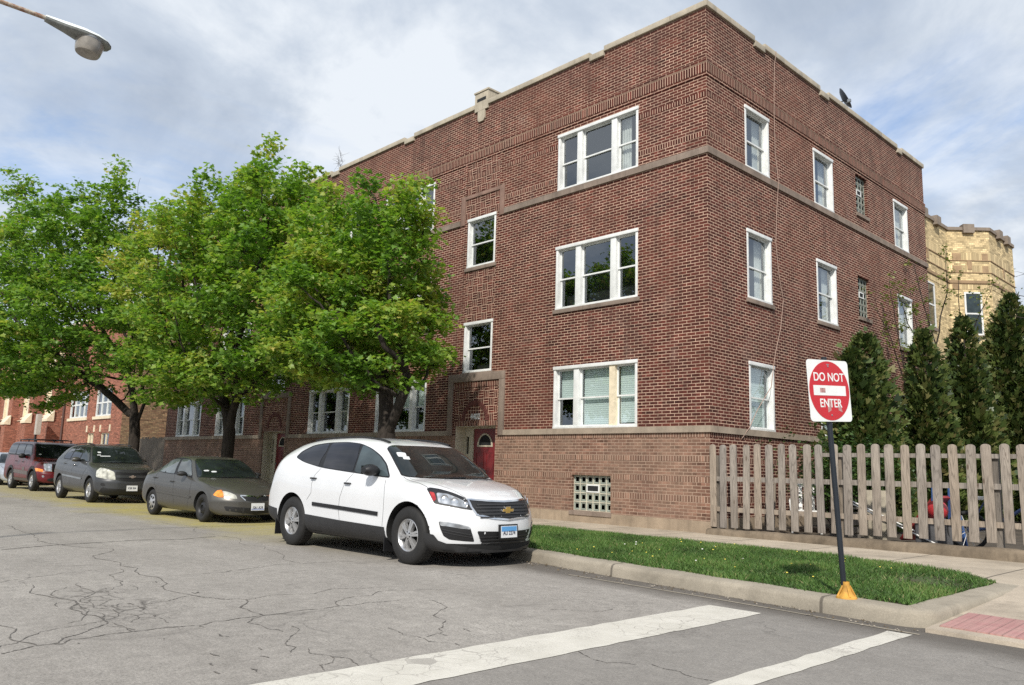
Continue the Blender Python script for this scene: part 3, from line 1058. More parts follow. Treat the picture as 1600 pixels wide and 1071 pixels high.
def make_window(parent, T, u0, u1, z0, z1, lights, blind=None, curtain=None, sill=True, half=None, stained=False):
    """white double-hung window; lights = list of (ua, ub) openings measured from u0"""
    mb = MB()
    D0, D1 = -0.012, 0.16
    w = 0.065
    tbox(mb, T, u0, u0 + w, D0, D1, z0 + 0.05, z1 - 0.075)
    tbox(mb, T, u1 - w, u1, D0, D1, z0 + 0.05, z1 - 0.075)
    tbox(mb, T, u0 - 0.012, u1 + 0.012, D0 - 0.02, D1, z1 - 0.075, z1 + 0.004)
    tbox(mb, T, u0, u1, D0 - 0.01, D1, z0, z0 + 0.05)
    mull = MB()
    for (a, b), (c, d) in zip(lights[:-1], lights[1:]):
        (mull if stained else mb) and tbox(mull if (stained and a > 0.5) else mb, T, u0 + b, u0 + c, D0 + 0.012, D1, z0 + 0.05, z1 - 0.075)
    o = mb.build("window", M_WHITE, parent, bevel=0.004, smooth=30)
    if stained and mull.v:
        mm = mull.build("mullion", M_CREAM, o)
        mm['label'] = "rust stained cream mullion"
    for i, (a, b) in enumerate(lights):
        ua, ub = u0 + a, u0 + b
        za, zb = z0 + 0.05, z1 - 0.075
        zm = za + (zb - za) * 0.49
        s = 0.036
        ms = MB()
        for lo, hi, d in ((za, zm + 0.02, 0.115), (zm - 0.02, zb, 0.085)):
            tbox(ms, T, ua, ua + s, d, d + 0.028, lo + s, hi - s)
            tbox(ms, T, ub - s, ub, d, d + 0.028, lo + s, hi - s)
            tbox(ms, T, ua, ub, d, d + 0.028, lo, lo + s)
            tbox(ms, T, ua, ub, d, d + 0.028, hi - s, hi)
        ms.build("sash", M_WHITE, o)
        mp = MB()
        for lo, hi, d in ((za, zm + 0.02, 0.13), (zm - 0.02, zb, 0.10)):
            mp.add([T(ua + s, d, lo + s), T(ub - s, d, lo + s), T(ub - s, d, hi - s), T(ua + s, d, hi - s)], [(0, 1, 2, 3)])
        mp.build("pane", M_GLASS, o)
        if blind is not None and i in blind:
            lo = za if half is None else half.get(i, za)
            m2 = MB()
            tbox(m2, T, ua + 0.02, ub - 0.02, 0.2, 0.215, lo, zb)
            m2.build("blind", M_BLIND, o)
        if curtain is not None and i in curtain:
            m2 = MB()
            side = curtain[i]
            n = 9
            wd = (ub - ua) * side[1]
            st = ua if side[0] == 'l' else ub - wd
            pts = [(st + wd * k / (n - 1), 0.22 + 0.025 * (k % 2)) for k in range(n)]
            for (ax, ay), (bx, by) in zip(pts[:-1], pts[1:]):
                m2.add([T(ax, ay, za), T(bx, by, za), T(bx, by, zb), T(ax, ay, zb)], [(0, 1, 2, 3)])
            m2.build("curtain", M_CURTAIN, o)
    if sill:
        m2 = MB()
        tbox(m2, T, u0 - 0.06, u1 + 0.06, -0.045, 0.1, z0 - 0.10, z0 - 0.002)
        m2.build("sill", M_STONE2, o, bevel=0.006, smooth=30)
    return o


def glass_block(parent, T, u0, u1, z0, z1, nu, nz, vent, sill=True, dull=False):
    mb = MB()
    d = 0.09
    tbox(mb, T, u0, u1, d + 0.012, d + 0.03, z0, z1, 1)
    bw, bh = (u1 - u0) / nu, (z1 - z0) / nz
    g = 0.012
    for i in range(nu + 1):
        x = u0 + i * bw
        tbox(mb, T, max(u0, x - g), min(u1, x + g), d - 0.004, d + 0.012, z0, z1, 0)
    for j in range(nz + 1):
        z = z0 + j * bh
        for i in range(nu):
            tbox(mb, T, u0 + i * bw + g, u0 + (i + 1) * bw - g, d - 0.004, d + 0.012, max(z0, z - g), min(z1, z + g), 0)
    for i in range(nu):
        for j in range(nz):
            a, b, c, e = u0 + i * bw + 0.02, u0 + (i + 1) * bw - 0.02, z0 + j * bh + 0.02, z0 + (j + 1) * bh - 0.02
            m = 0.03
            V = [T(a, d + 0.002, c), T(b, d + 0.002, c), T(b, d + 0.002, e), T(a, d + 0.002, e), T(a + m, d + 0.012, c + m), T(b - m, d + 0.012, c + m), T(b - m, d + 0.012, e - m), T(a + m, d + 0.012, e - m)]
            mb.add(V, [(0, 1, 5, 4), (1, 2, 6, 5), (2, 3, 7, 6), (3, 0, 4, 7)], 2)
            mb.add(V, [(4, 5, 6, 7)], 3)
    o = mb.build("glass_block_window", [M_CREAMC, M_DARK, M_GBLOCK2, M_GBLOCKD2] if dull else [M_CREAMB, M_DARK, M_GBLOCK, M_GBLOCKD], parent)
    mv = MB()
    a, b, c, e = vent
    tbox(mv, T, a, b, d - 0.02, d + 0.0, c, c + 0.03)
    tbox(mv, T, a, b, d - 0.02, d + 0.0, e - 0.03, e)
    tbox(mv, T, a, a + 0.03, d - 0.02, d + 0.0, c + 0.03, e - 0.03)
    tbox(mv, T, b - 0.03, b, d - 0.02, d + 0.0, c + 0.03, e - 0.03)
    tbox(mv, T, a + 0.03, b - 0.03, d - 0.008, d + 0.0, c + 0.03, e - 0.03, 1)
    mv.build("vent", [M_WHITE, M_DARK], o)
    if sill:
        ms = MB()
        tbox(ms, T, u0 - 0.04, u1 + 0.04, -0.042, 0.115, z0 - 0.1, z0 - 0.002)
        ms.build("sill", M_STONE2, o)
    return o


M_CREAMB = plain("glass_block_mortar", (0.52, 0.50, 0.40), 0.8)
M_GBLOCK = plain("glass_block_edge", (0.26, 0.29, 0.25), 0.15, var=0.3)
M_GBLOCKD = plain("glass_block_face", (0.045, 0.055, 0.045), 0.08, var=0.6, scale=9)

M_STONE3 = stone_mat("reddish_stone", (0.235, 0.15, 0.118), 0.3, 0.4)
M_CREAMC = plain("dull_block_mortar", (0.26, 0.26, 0.22), 0.8)
M_GBLOCK2 = plain("dull_block_edge", (0.19, 0.22, 0.19), 0.2, var=0.3)
M_GBLOCKD2 = plain("dull_block_face", (0.11, 0.135, 0.115), 0.15, var=0.5, scale=9)
apt = empty("apartment_building", (0, 0, 0.15))
apt_inv = Matrix.Translation((0, 0, -0.15))
tag(apt, "three storey dark red brick apartment building with white windows on the street corner", "building")


def A(o):
    o.matrix_parent_inverse = apt_inv
    return o


XL, YB, ZT = -28.69, 12.95, 11.53
BAYS = [(-4.36, -1.83), (-11.92, -9.40), (-15.96, -13.42), (-23.41, -20.86), (-27.45, -24.92)]
FLOORS = [(2.30, 3.80), (5.22, 6.82), (8.28, 9.78)]
STAIRS = [-7.22, -18.35]
SIDEW = [(1.58, 2.68), (5.0, 6.13), (10.30, 11.40)]
GBS = [(7.6, 8.38)]
holesM = [(a, b, c, d) for a, b in BAYS for c, d in FLOORS]
for s in STAIRS:
    holesM += [(s - 0.58, s + 0.58, 3.87, 5.27), (s - 0.58, s + 0.58, 6.83, 8.25)]
holesS = [(a, b, c, d) for a, b in SIDEW for c, d in FLOORS] + [(7.6, 8.38, 8.70, 9.84), (7.5, 8.25, 5.71, 6.86)]
holesB = [(s - 0.82, s + 0.82, 0.30, 2.42) for s in STAIRS] + [(-3.73, -2.56, 0.41, 1.22)]
mb = MB()
wall_holes(mb, TM, XL, 0.0, 2.17, ZT, holesM + [h for h in holesB if h[3] > 2.2], 0.10)
wall_holes(mb, TS, 0.0, YB, 0.12, ZT, holesS, 0.17)
mb.add([(XL, 0, 0), (XL, YB, 0), (XL, YB, ZT), (XL, 0, ZT)], [(0, 1, 2, 3)])
mb.add([(XL, YB, 0), (0, YB, 0), (0, YB, ZT), (XL, YB, ZT)], [(0, 1, 2, 3)])
# parapet backs
mb.add([(XL, 0.32, 11.0), (-0.32, 0.32, 11.0), (-0.32, 0.32, ZT), (XL, 0.32, ZT)], [(3, 2, 1, 0)])
mb.add([(-0.32, 0.32, 11.0), (-0.32, YB, 11.0), (-0.32, YB, ZT), (-0.32, 0.32, ZT)], [(3, 2, 1, 0)])
A(mb.build("wall", M_BRICK, apt))
# tan washed base of the street front
mb = MB()
wall_holes(mb, TM, XL, 0.002, 0.12, 2.172, holesB, 0.10)
A(mb.build("base_wall", M_TAN, apt))['label'] = "tan washed brick base of the street front"
# rowlock courses in the base
mb = MB()
for z0, z1 in ((2.07, 2.168), (1.57, 1.68), (1.15, 1.26), (0.75, 0.87)):
    for a, b in ((-6.35, 0.0), (-17.45, -8.1), (XL, -19.2)):
        gaps = [(a, b)]
        if z0 < 1.22 and a > -7:
            gaps = [(a, -3.76), (-2.53, b)]
        for g0, g1 in gaps:
            mb.box(g0, g1, -0.004, 0.05, z0, z1, 0, z0 - 0.05)
[A(o) for o in build_each(mb, "rowlock_course", M_TANS, apt)]
mb = MB()
for z0, z1 in ((2.07, 2.168), (1.57, 1.68), (1.15, 1.26), (0.75, 0.87)):
    mb.box(-0.05, 0.004, 0.004, YB, z0, z1, 0, z0 - 0.05)
for z0, z1 in ((8.54, 8.65), (9.44, 9.55)):
    cuts = [a for b in BAYS for a in b]
    segs = []
    edges = [XL] + sorted([v for a, b in BAYS for v in (a - 0.01, b + 0.01)] + [v for s in STAIRS for v in (s - 0.92, s + 0.92)]) + [0.0]
    for i in range(0, len(edges), 2):
        segs.append((edges[i], edges[i + 1]))
    for g0, g1 in segs:
        mb.box(g0, g1, -0.004, 0.05, z0, z1, 0, z0 - 0.05)
    e2 = [0.004] + sorted([v for a, b in SIDEW for v in (a - 0.01, b + 0.01)]) + [YB]
    for i in range(0, 4, 2):
        mb.box(-0.05, 0.004, e2[i], e2[i + 1] if i == 0 else min(e2[i + 1], 3.2), z0, z1, 0, z0 - 0.05)
[A(o) for o in build_each(mb, "header_course", M_SOLD, apt)]
# soldier cornice: thin course, soldiers, thin course
mb = MB()
mb.box(XL - 0.03, 0.032, -0.032, 0.05, 9.995, 10.215, 0, 9.99)
mb.box(-0.05, 0.032, 0.05, YB, 9.995, 10.215, 0, 9.99)
[A(o) for o in build_each(mb, "soldier_cornice", M_SOLD, apt)]
mb = MB()
for z0, z1, p in ((9.925, 9.993, 0.022), (10.217, 10.285, 0.044)):
    mb.box(XL - 0.03, p, -p, 0.05, z0, z1)
    mb.box(-0.05, p, 0.05, YB, z0, z1)
[A(o) for o in build_each(mb, "cornice_course", M_BRICK, apt)]
# foundation
mb = MB()
for a, b in ((XL, -19.17), (-17.53, -8.04), (-6.4, 0.025)):
    mb.box(a, b, -0.02, 0.1, 0.10, 0.385 + 0.02 * (a < -10))
mb.box(-0.1, 0.025, 0.1, YB, 0.10, 0.44)
[A(o) for o in build_each(mb, "foundation", M_FOUND, apt)]
# stone belt, sill course, coping
mb = MB()
for a, b in ((XL, STAIRS[1] - 1.13), (STAIRS[1] + 1.13, STAIRS[0] - 1.13), (STAIRS[0] + 1.13, 0.045)):
    mb.box(a, b, -0.045, 0.09, 2.165, 2.298)
mb.box(-0.09, 0.045, 0.09, YB, 2.165, 2.298)
[A(o) for o in build_each(mb, "belt_course", M_STONE, apt)]
mb = MB()
for a, b in ((XL, STAIRS[1] - 0.92), (STAIRS[1] + 0.92, STAIRS[0] - 0.92), (STAIRS[0] + 0.92, 0.045)):
    mb.box(a, b, -0.045, 0.09, 8.13, 8.278)
mb.box(-0.09, 0.045, 0.09, YB, 8.13, 8.278)
[A(o) for o in build_each(mb, "sill_course", M_STONE2, apt)]
mb = MB()
cuts = [XL, -26.2, -25.7, -21.4, -20.9, -18.73, -18.0, -15.42, -14.92, -11.05, -10.55, -7.66, -7.09, -3.32, -2.86, 0.05]
drop = {2, 4, 0}
names = [(XL, -21.4, 0), (-21.4, -20.9, 1), (-20.9, -18.73, 0), (-18.0, -15.42, 0), (-15.42, -14.92, 1), (-14.92, -11.05, 0), (-11.05, -10.55, 1), (-10.55, -7.66, 0), (-7.09, -3.32, 0), (-3.32, -2.86, 1), (-2.86, 0.06, 0)]


def coping_run(mb, T, a, b, low, end=False):
    L_ = 1.15
    z = ZT - (0.11 if low else 0)
    h = 0.135 if not low else 0.15
    n = max(1, round((b - a) / L_))
    for i in range(n):
        u, v = a + (b - a) * i / n, a + (b - a) * (i + 1) / n
        j = random.uniform(-0.004, 0.004)
        tbox(mb, T, u + 0.003, v - (0.0 if (end and i == n - 1) else 0.003), -0.055 if not low else -0.062, 0.36, z + j, z + h + j)


for a, b, low in names:
    mb = MB()
    coping_run(mb, TM, a, b, low, end=(b > 0))
    A(mb.build("coping", M_COPING, apt, bevel=0.008, smooth=30))
for a, b, low in ((0.37, 2.05, 0), (2.05, 2.52, 1), (2.52, 5.47, 0), (5.47, 5.97, 1), (5.97, 10.75, 0), (10.75, 11.1, 1), (11.1, YB + 0.03, 0)):
    mb = MB()
    coping_run(mb, TS, a, b, low)
    A(mb.build("coping", M_COPING, apt, bevel=0.008, smooth=30))
# stone piers breaking the parapet over the two entries
for s in STAIRS:
    c = s - 0.155
    mb = MB()
    pts = [(c - 0.285, 11.42), (c - 0.285, 11.97), (c + 0.285, 11.97), (c + 0.285, 11.42)]
    mb.prism(pts, 1, -0.05, 0.42)
    pts = [(c - 0.15, 11.42), (c + 0.15, 11.42), (c + 0.15, 11.16), (c + 0.09, 11.09), (c - 0.09, 11.09), (c - 0.15, 11.16)]
    mb.prism(pts, 1, -0.047, 0.1)
    mb.box(c - 0.19, c + 0.19, -0.052, -0.049, 11.70, 11.80, 1)
    mb.box(c - 0.31, c + 0.31, -0.075, 0.44, 11.972, 12.02)
    A(mb.build("parapet_pier", [M_COPING, M_DARK], apt))
mb = MB()
mb.add([(XL + 0.05, 0.3, 11.05), (-0.3, 0.3, 11.05), (-0.3, YB - 0.05, 11.05), (XL + 0.05, YB - 0.05, 11.05)], [(0, 1, 2, 3)])
A(mb.build("roof", M_DARK, apt))
mb = MB()
mb.box(XL + 0.5, -0.9, 0.9, YB - 0.4, 0.4, 10.9)
A(mb.build("interior", M_DARK, apt))

# windows
LT = [(0.07, 0.64), (0.80, 1.73), (1.89, 2.46)]
for bi, (a, b) in enumerate(BAYS):
    for fi, (c, d) in enumerate(FLOORS):
        bl = cu = hf = None
        if bi == 0 and fi == 0:
            bl, hf = {0, 1, 2}, {0: 3.05, 2: 2.42}
        elif bi == 0 and fi == 2:
            cu = {2: ('l', 0.5)}
        elif bi == 0:
            cu = {1: ('r', 0.2)}
        elif fi == 0 and bi == 1:
            bl, hf = {0, 1, 2}, {0: 3.05, 1: 3.05, 2: 3.05}
        elif fi == 0 and bi == 2:
            cu = {2: ('l', 1.0), 1: ('r', 0.25)}
        elif fi == 0 and bi == 4:
            cu = {1: ('r', 0.5)}
        elif (bi + fi) % 2:
            cu = {0: ('l', 0.8), 1: ('l', 0.3)}
        A(make_window(apt, TM, a, b, c, d, LT, bl, cu, sill=(fi == 1), half=hf, stained=(bi == 0 and fi == 0)))
for s in STAIRS:
    for c, d in ((3.87, 5.27), (6.83, 8.25)):
        A(make_window(apt, TM, s - 0.58, s + 0.58, c, d, [(0.07, 1.09)], sill=True))
for i, (a, b) in enumerate(SIDEW):
    for fi, (c, d) in enumerate(FLOORS):
        A(make_window(apt, TS, a, b, c, d, [(0.07, b - a - 0.07)], {0} if fi == 0 else None, {0: ('r', 0.35)} if fi else None, sill=(fi == 1)))
A(glass_block(apt, TS, 7.6, 8.38, 8.70, 9.84, 4, 6, (7.83, 8.13, 9.28, 9.45), dull=True))
A(glass_block(apt, TS, 7.5, 8.25, 5.71, 6.86, 4, 6, (7.73, 8.03, 6.28, 6.45), dull=True))
A(glass_block(apt, TM, -3.73, -2.56, 0.41, 1.22, 6, 4, (-3.33, -2.95, 0.83, 1.01)))

# entries and stair bays
for si, s in enumerate(STAIRS):
    mb = MB()      # stone frame round the entry panel
    mb.box(s - 1.13, s + 1.13, -0.055, 0.05, 3.625, 3.835)
    mb.box(s - 1.13, s - 0.94, -0.05, 0.05, 2.165, 3.625)
    mb.box(s + 0.94, s + 1.13, -0.05, 0.05, 2.165, 3.625)
    [A(o) for o in build_each(mb, "entry_surround", M_STONE2, apt, bevel=0.006, smooth=30)]
    mb = MB()
    mb.box(s - 0.90, s - 0.72, -0.03, 0.05, 8.12, 8.97)
    mb.box(s + 0.72, s + 0.90, -0.03, 0.05, 8.12, 8.97)
    mb.box(s - 0.72, s + 0.72, -0.03, 0.05, 8.86, 8.965)
    [A(o) for o in build_each(mb, "upper_surround", M_STONE3, apt, bevel=0.006, smooth=30)]
    mb = MB()
    for u0, u1, z0, z1 in ((s - 0.88, s + 0.88, 2.545, 3.46), (s - 0.6, s + 0.6, 5.29, 6.71), (s - 0.7, s + 0.7, 8.27, 8.858), (s - 0.72, s + 0.72, 8.99, 9.42), (s - 0.72, s + 0.72, 9.54, 9.92)):
        mb.box(u0, u1, -0.005, 0.05, z0, z1, 0, z0)
    [A(o) for o in build_each(mb, "weave_panel", M_WEAVE, apt)]
    mb = MB()
    mb.box(s - 0.9, s + 0.9, -0.016, 0.05, 3.462, 3.622, 0, 3.43)
    mb.box(s - 0.86, s + 0.86, -0.02, 0.05, 2.42, 2.543, 0, 2.36)
    mb.box(s - 0.72, s + 0.72, -0.008, 0.05, 9.422, 9.538, 0, 9.37)
    [A(o) for o in build_each(mb, "lintel_course", M_SOLD, apt)]
    # little arch of bricks over the number
    mb = MB()
    n = 26
    for i in range(n):
        a0, a1 = math.pi * (i + 0.08) / n, math.pi * (i + 0.92) / n
        pts = [(s + r_ * math.cos(a), 2.56 + r_ * math.sin(a)) for r_, a in ((0.42, a0), (0.54, a0), (0.54, a1), (0.42, a1))]
        mb.prism(pts, 1, -0.03, -0.004)
    A(mb.build("brick_arch", plain("arch_brick", (0.115, 0.036, 0.028), 0.9), apt))
    mb = MB()
    pts = [(s + 0.415 * math.cos(math.pi * i / 24), 2.56 + 0.415 * math.sin(math.pi * i / 24)) for i in range(25)]
    mb.prism(pts, 1, -0.012, -0.004, 0, 2.56)
    A(mb.build("arch_infill", brick_mat("tile_infill", RED1, RED2, MORT, bw=0.1, rh=0.09, ms=0.008, offset=0.0) if si == 0 else bpy.data.materials["tile_infill"], apt))
    mb = MB()      # slim raised brick edges of the stair bay
    for e in (-0.72, 0.66):
        mb.box(s + e, s + e + 0.06, -0.02, 0.05, 3.85, 8.11)
        mb.box(s + e - 0.05 if e < 0 else s + e + 0.03, s + e + 0.03 if e < 0 else s + e + 0.11, -0.02, 0.05, 9.0, 9.92)
    for e in (-0.93, 0.88):
        mb.box(s + e, s + e + 0.05, -0.02, 0.05, 2.55, 3.46)
    [A(o) for o in build_each(mb, "bay_edge", M_BRICK, apt)]
    mb = MB()      # tan quoins beside the door
    mb.box(s + 0.825, s + 0.935, -0.012, 0.05, 0.3, 2.16)
    mb.box(s - 0.935, s - 0.825, -0.012, 0.05, 0.3, 2.16)
    [A(o) for o in build_each(mb, "door_quoin", M_TAN, apt)]
    # recess
    dp = 0.36
    mb = MB()
    mb.box(s - 0.82, s - 0.805, 0.02, dp, 0.3, 2.405)
    mb.box(s + 0.805, s + 0.82, 0.02, dp, 0.3, 2.405)
    mb.box(s - 0.82, s + 0.82, 0.02, dp, 2.405, 2.42)
    for u0, u1, z0, z1 in ((-0.805, -0.76, 0.3, 2.405), (-0.64, -0.46, 0.3, 2.405), (-0.76, -0.64, 0.3, 1.25), (-0.76, -0.64, 1.6, 1.68), (-0.76, -0.64, 2.15, 2.405),
                           (0.76, 0.805, 0.3, 2.405), (0.46, 0.64, 0.3, 2.405), (0.64, 0.76, 0.3, 1.25), (0.64, 0.76, 1.6, 1.68), (0.64, 0.76, 2.15, 2.405), (-0.46, 0.46, 2.37, 2.405)):
        mb.box(s + u0, s + u1, dp, dp + 0.06, z0, z1)
    mb.box(s - 0.81, s + 0.81, 0.0, dp + 0.1, 0.12, 0.32, 1)
    fr = A(mb.build("door_frame", [M_CREAMDOOR, M_FOUND], apt))
    # leaf: stiles, sunk panels, half-round light
    mb = MB()
    mb.box(s - 0.455, s + 0.455, dp + 0.03, dp + 0.06, 0.33, 2.365)
    for u0, u1, z0, z1 in ((-0.36, -0.04, 0.45, 0.95), (0.04, 0.36, 0.45, 0.95), (-0.36, -0.04, 1.05, 1.75), (0.04, 0.36, 1.05, 1.75)):
        for q in ((u0, u1, z0, z0 + 0.03), (u0, u1, z1 - 0.03, z1), (u0, u0 + 0.03, z0 + 0.03, z1 - 0.03), (u1 - 0.03, u1, z0 + 0.03, z1 - 0.03)):
            mb.box(s + q[0], s + q[1], dp + 0.018, dp + 0.029, q[2], q[3])
    dr = A(mb.build("door", M_REDDOOR, apt))
    mb = MB()
    ar = [(s + 0.31 * math.cos(math.pi * i / 16), 1.88 + 0.36 * math.sin(math.pi * i / 16)) for i in range(17)]
    ai = [(s + 0.25 * math.cos(math.pi * i / 16), 1.92 + 0.28 * math.sin(math.pi * i / 16)) for i in range(17)]
    for i in range(16):
        mb.prism([ar[i], ar[i + 1], ai[i + 1], ai[i]], 1, dp + 0.015, dp + 0.029)
    mb.prism([ar[16], ar[0], ai[0], ai[16]], 1, dp + 0.015, dp + 0.029)
    mb.prism(ai, 1, dp + 0.022, dp + 0.0285, 1)
    mb.build("fanlight", [M_CREAMDOOR, M_DARK], dr)
    mb = MB()
    mb.lathe([(0.001, 0), (0.022, 0), (0.03, -0.03), (0.02, -0.05), (0.001, -0.052)], 1, 12, (s - 0.38, dp + 0.03, 1.25))
    mb.build("handle", M_GREYM, dr)
    if si == 0:
        A(text_obj("house_number", "4402", 0.215, M_WHITE, apt, Matrix.Translation((s + 0.02, -0.022, 2.66)) @ Matrix.Rotation(R(90), 4, 'X'), 0.006, 0.9))

# cable down the side wall
mb = MB()
cab = [(3.05, 11.70, -0.12), (3.04, 11.66, 0.07), (2.97, 11.3, 0.05), (2.93, 10.6, 0.045), (2.91, 9.98, 0.04), (2.96, 9.0, 0.02), (3.01, 8.3, 0.06), (2.97, 7.6, 0.02), (2.88, 6.76, 0.02), (3.0, 6.0, 0.02), (3.18, 5.42, 0.02), (3.0, 4.7, 0.025), (2.72, 4.1, 0.03), (2.45, 3.3, 0.05), (1.82, 2.75, 0.06), (1.45, 2.33, 0.06), (1.2, 2.1, 0.03)]
mb.tube([(d, y, z) for y, z, d in cab], 0.008, 6)
A(mb.build("cable", plain("pale_cable", (0.36, 0.25, 0.20), 0.6), apt))

# satellite dish on the parapet
dish = empty("satellite_dish", (-0.42, 7.75, 11.48))
tag(dish, "dark grey satellite dish standing behind the brick parapet", "satellite dish")
mb = MB()
mb.lathe([(0.001, 0.0), (0.12, 0.012), (0.24, 0.05), (0.33, 0.10), (0.335, 0.095), (0.24, 0.04), (0.001, -0.012)], 2, 28)
o = mb.build("reflector", plain("dish_grey", (0.055, 0.06, 0.07), 0.5), dish, smooth=40)
o.location = (0.08, 0.0, 0.72)
o.rotation_euler = (R(62), R(-8), R(115))
mb = MB()
mb.tube([(0, 0, -0.1), (0, 0, 0.55), (0.06, 0.02, 0.7)], 0.025, 10)
mb.box(-0.2, 0.2, -0.2, 0.2, -0.15, -0.1)
mb.build("mast", M_GREYM, dish)
mb = MB()
mb.tube([(0.06, 0.0, 0.55), (0.35, -0.2, 0.52)], 0.012, 8)
mb.box(0.32, 0.4, -0.24, -0.16, 0.5, 0.58)
mb.build("feed_arm", M_GREYM, dish)
# ------------------------------------------------------------------ orange-red brick building down the street
hall = empty("brick_hall", (-48, 2, 0.15))
hall_inv = Matrix.Translation((48, -2, -0.15))
tag(hall, "orange red brick building with buttresses and tall cream windows at the far left", "building")


def H(o):
    o.matrix_parent_inverse = hall_inv
    return o


HX0, HX1, HZ = -64.0, -34.7, 9.2
hw = [(-43.95, -40.5, 3.5, 5.05), (-39.2, -36.5, 3.5, 5.0)]
hb = [(-40.1, -38.95, 1.35, 2.6), (-37.8, -36.4, 1.35, 2.6)]
ht = [(-60.3, -59.1, 3.9, 8.0), (-58.6, -57.6, 3.9, 8.0), (-54.6, -53.4, 3.9, 8.0), (-52.9, -51.9, 3.9, 8.0), (-49.1, -48.0, 3.9, 8.0), (-47.2, -46.4, 3.9, 8.0)]
mb = MB()
wall_holes(mb, TM, HX0, HX1, 0.1, HZ, hw + hb + ht, 0.2)
H(mb.build("wall", M_ORANGE, hall))
mb = MB()
mb.add([(HX1, 0, 0.1), (HX1, 14, 0.1), (HX1, 14, HZ), (HX1, 0, HZ)], [(0, 1, 2, 3)])
mb.add([(HX1, 14, 0.1), (HX0, 14, 0.1), (HX0, 14, HZ), (HX1, 14, HZ)], [(0, 1, 2, 3)])
mb.add([(HX0, 0, HZ), (HX1, 0, HZ), (HX1, 14, HZ), (HX0, 14, HZ)], [(0, 1, 2, 3)])
H(mb.build("side_wall", M_COMMON, hall))['label'] = "yellowish common brick side wall"
mb = MB()
mb.box(HX0, HX1 - 0.1, 0.6, 13.8, 0.1, HZ - 0.2)
H(mb.build("interior", M_DARK, hall))
mb = MB()
mb.box(HX0, HX1 + 0.04, -0.06, 0.25, HZ, HZ + 0.15)
mb.box(HX0, -45.2, -0.05, 0.1, 3.62, 3.66)
[H(o) for o in build_each(mb, "coping", M_CREAM, hall)]
for a, b, c, d in hw + hb:
    mb = MB()
    n = 4 if d > 3 and b - a > 3 else 3 if d > 3 else 2
    w = 0.09 if d > 3 else 0.06
    mb.box(a, a + w, 0.06, 0.16, c, d)
    mb.box(b - w, b, 0.06, 0.16, c, d)
    mb.box(a + w, b - w, 0.06, 0.16, c, c + w)
    mb.box(a + w, b - w, 0.06, 0.16, d - w, d)
    for i in range(1, n):
        u = a + (b - a) * i / n
        mb.box(u - w * 0.6, u + w * 0.6, 0.07, 0.15, c + w, d - w)
    if d > 3:
        zm = (c + d) / 2
        for i in range(n):
            u, v = a + (b - a) * i / n + w * 0.65, a + (b - a) * (i + 1) / n - w * 0.65
            mb.box(u, v, 0.08, 0.14, zm - 0.04, zm + 0.04)
    o = H(mb.build("window", M_WHITE if d > 3 else M_CREAM, hall))
    mb = MB()
    mb.add([(a + w, 0.11, c + w), (b - w, 0.11, c + w), (b - w, 0.11, d - w), (a + w, 0.11, d - w)], [(0, 1, 2, 3)])
    if d < 3 and a < -39:
        mb.box(a + w, b - w, 0.12, 0.13, c + w, d - w, 1)
    mb.build("pane", [M_GLASS, M_CREAM], o)
    mb = MB()
    mb.box(a - 0.1, b + 0.1, -0.06, 0.1, c - 0.16, c)
    mb.build("sill", M_CREAM, o)
    if d < 3:
        mb = MB()
        mb.box(a - 0.15, a + 0.02, -0.04, 0.1, d + 0.06, d + 0.42)
        mb.box(b - 0.02, b + 0.15, -0.04, 0.1, d + 0.06, d + 0.42)
        mb.build("lintel_stone", M_CREAM, o)
for a, b, c, d in ht:
    mb = MB()
    mb.box(a, b, 0.10, 0.16, c, d)
    mb.box(a - 0.06, a + 0.08, -0.02, 0.1, c, d)
    mb.box(b - 0.08, b + 0.06, -0.02, 0.1, c, d)
    o = H(mb.build("tall_window", M_CREAM, hall))
    mb = MB()
    mb.prism([(-0.14, c - 0.16), (-0.14, c - 0.1), (0.1, c + 0.05), (0.1, c - 0.16)], 0, a - 0.1, b + 0.1)
    mb.build("sill", M_CREAM, o)
for x in (-62.2, -56.4, -50.9, -45.8):
    mb = MB()
    mb.box(x - 0.55, x + 0.55, -0.75, 0.0, 0.1, 3.35)
    mb.box(x - 0.5, x + 0.5, -0.45, 0.0, 3.35, 6.0)
    o = H(mb.build("buttress", M_ORANGE, hall))
    mb = MB()
    mb.prism([(-0.82, 3.35), (-0.82, 3.5), (-0.45, 4.0), (-0.45, 3.35)], 0, x - 0.6, x + 0.6)
    mb.prism([(-0.5, 6.0), (-0.5, 6.12), (0.0, 6.7), (0.0, 6.0)], 0, x - 0.55, x + 0.55)
    build_each(mb, "cap_stone", M_CREAM, o)
mb = MB()
mb.tube([(-44.75, -0.09, 0.1), (-44.75, -0.09, 9.1)], 0.06, 8)
H(mb.build("downspout", plain("brown_pipe", (0.10, 0.055, 0.045), 0.6), hall))

sg = empty("hanging_sign", (-60.2, -0.5, 2.9))
tag(sg, "pale blue and white sign board on the far brick building", "sign")
mb = MB()
mb.box(-0.9, 0.75, -0.06, 0.0, 0.05, 0.95)
mb.build("sign_board", plain("sign_white", (0.62, 0.70, 0.74), 0.5), sg)
mb = MB()
mb.box(-0.8, 0.65, -0.066, -0.061, 0.3, 0.62)
mb.build("sign_band", plain("sign_blue", (0.25, 0.45, 0.6), 0.5), sg)
mb = MB()
mb.box(-0.6, -0.55, 0.0, 0.55, 0.8, 0.85)
mb.box(0.4, 0.45, 0.0, 0.55, 0.8, 0.85)
mb.build("bracket", M_BLACKM, sg)

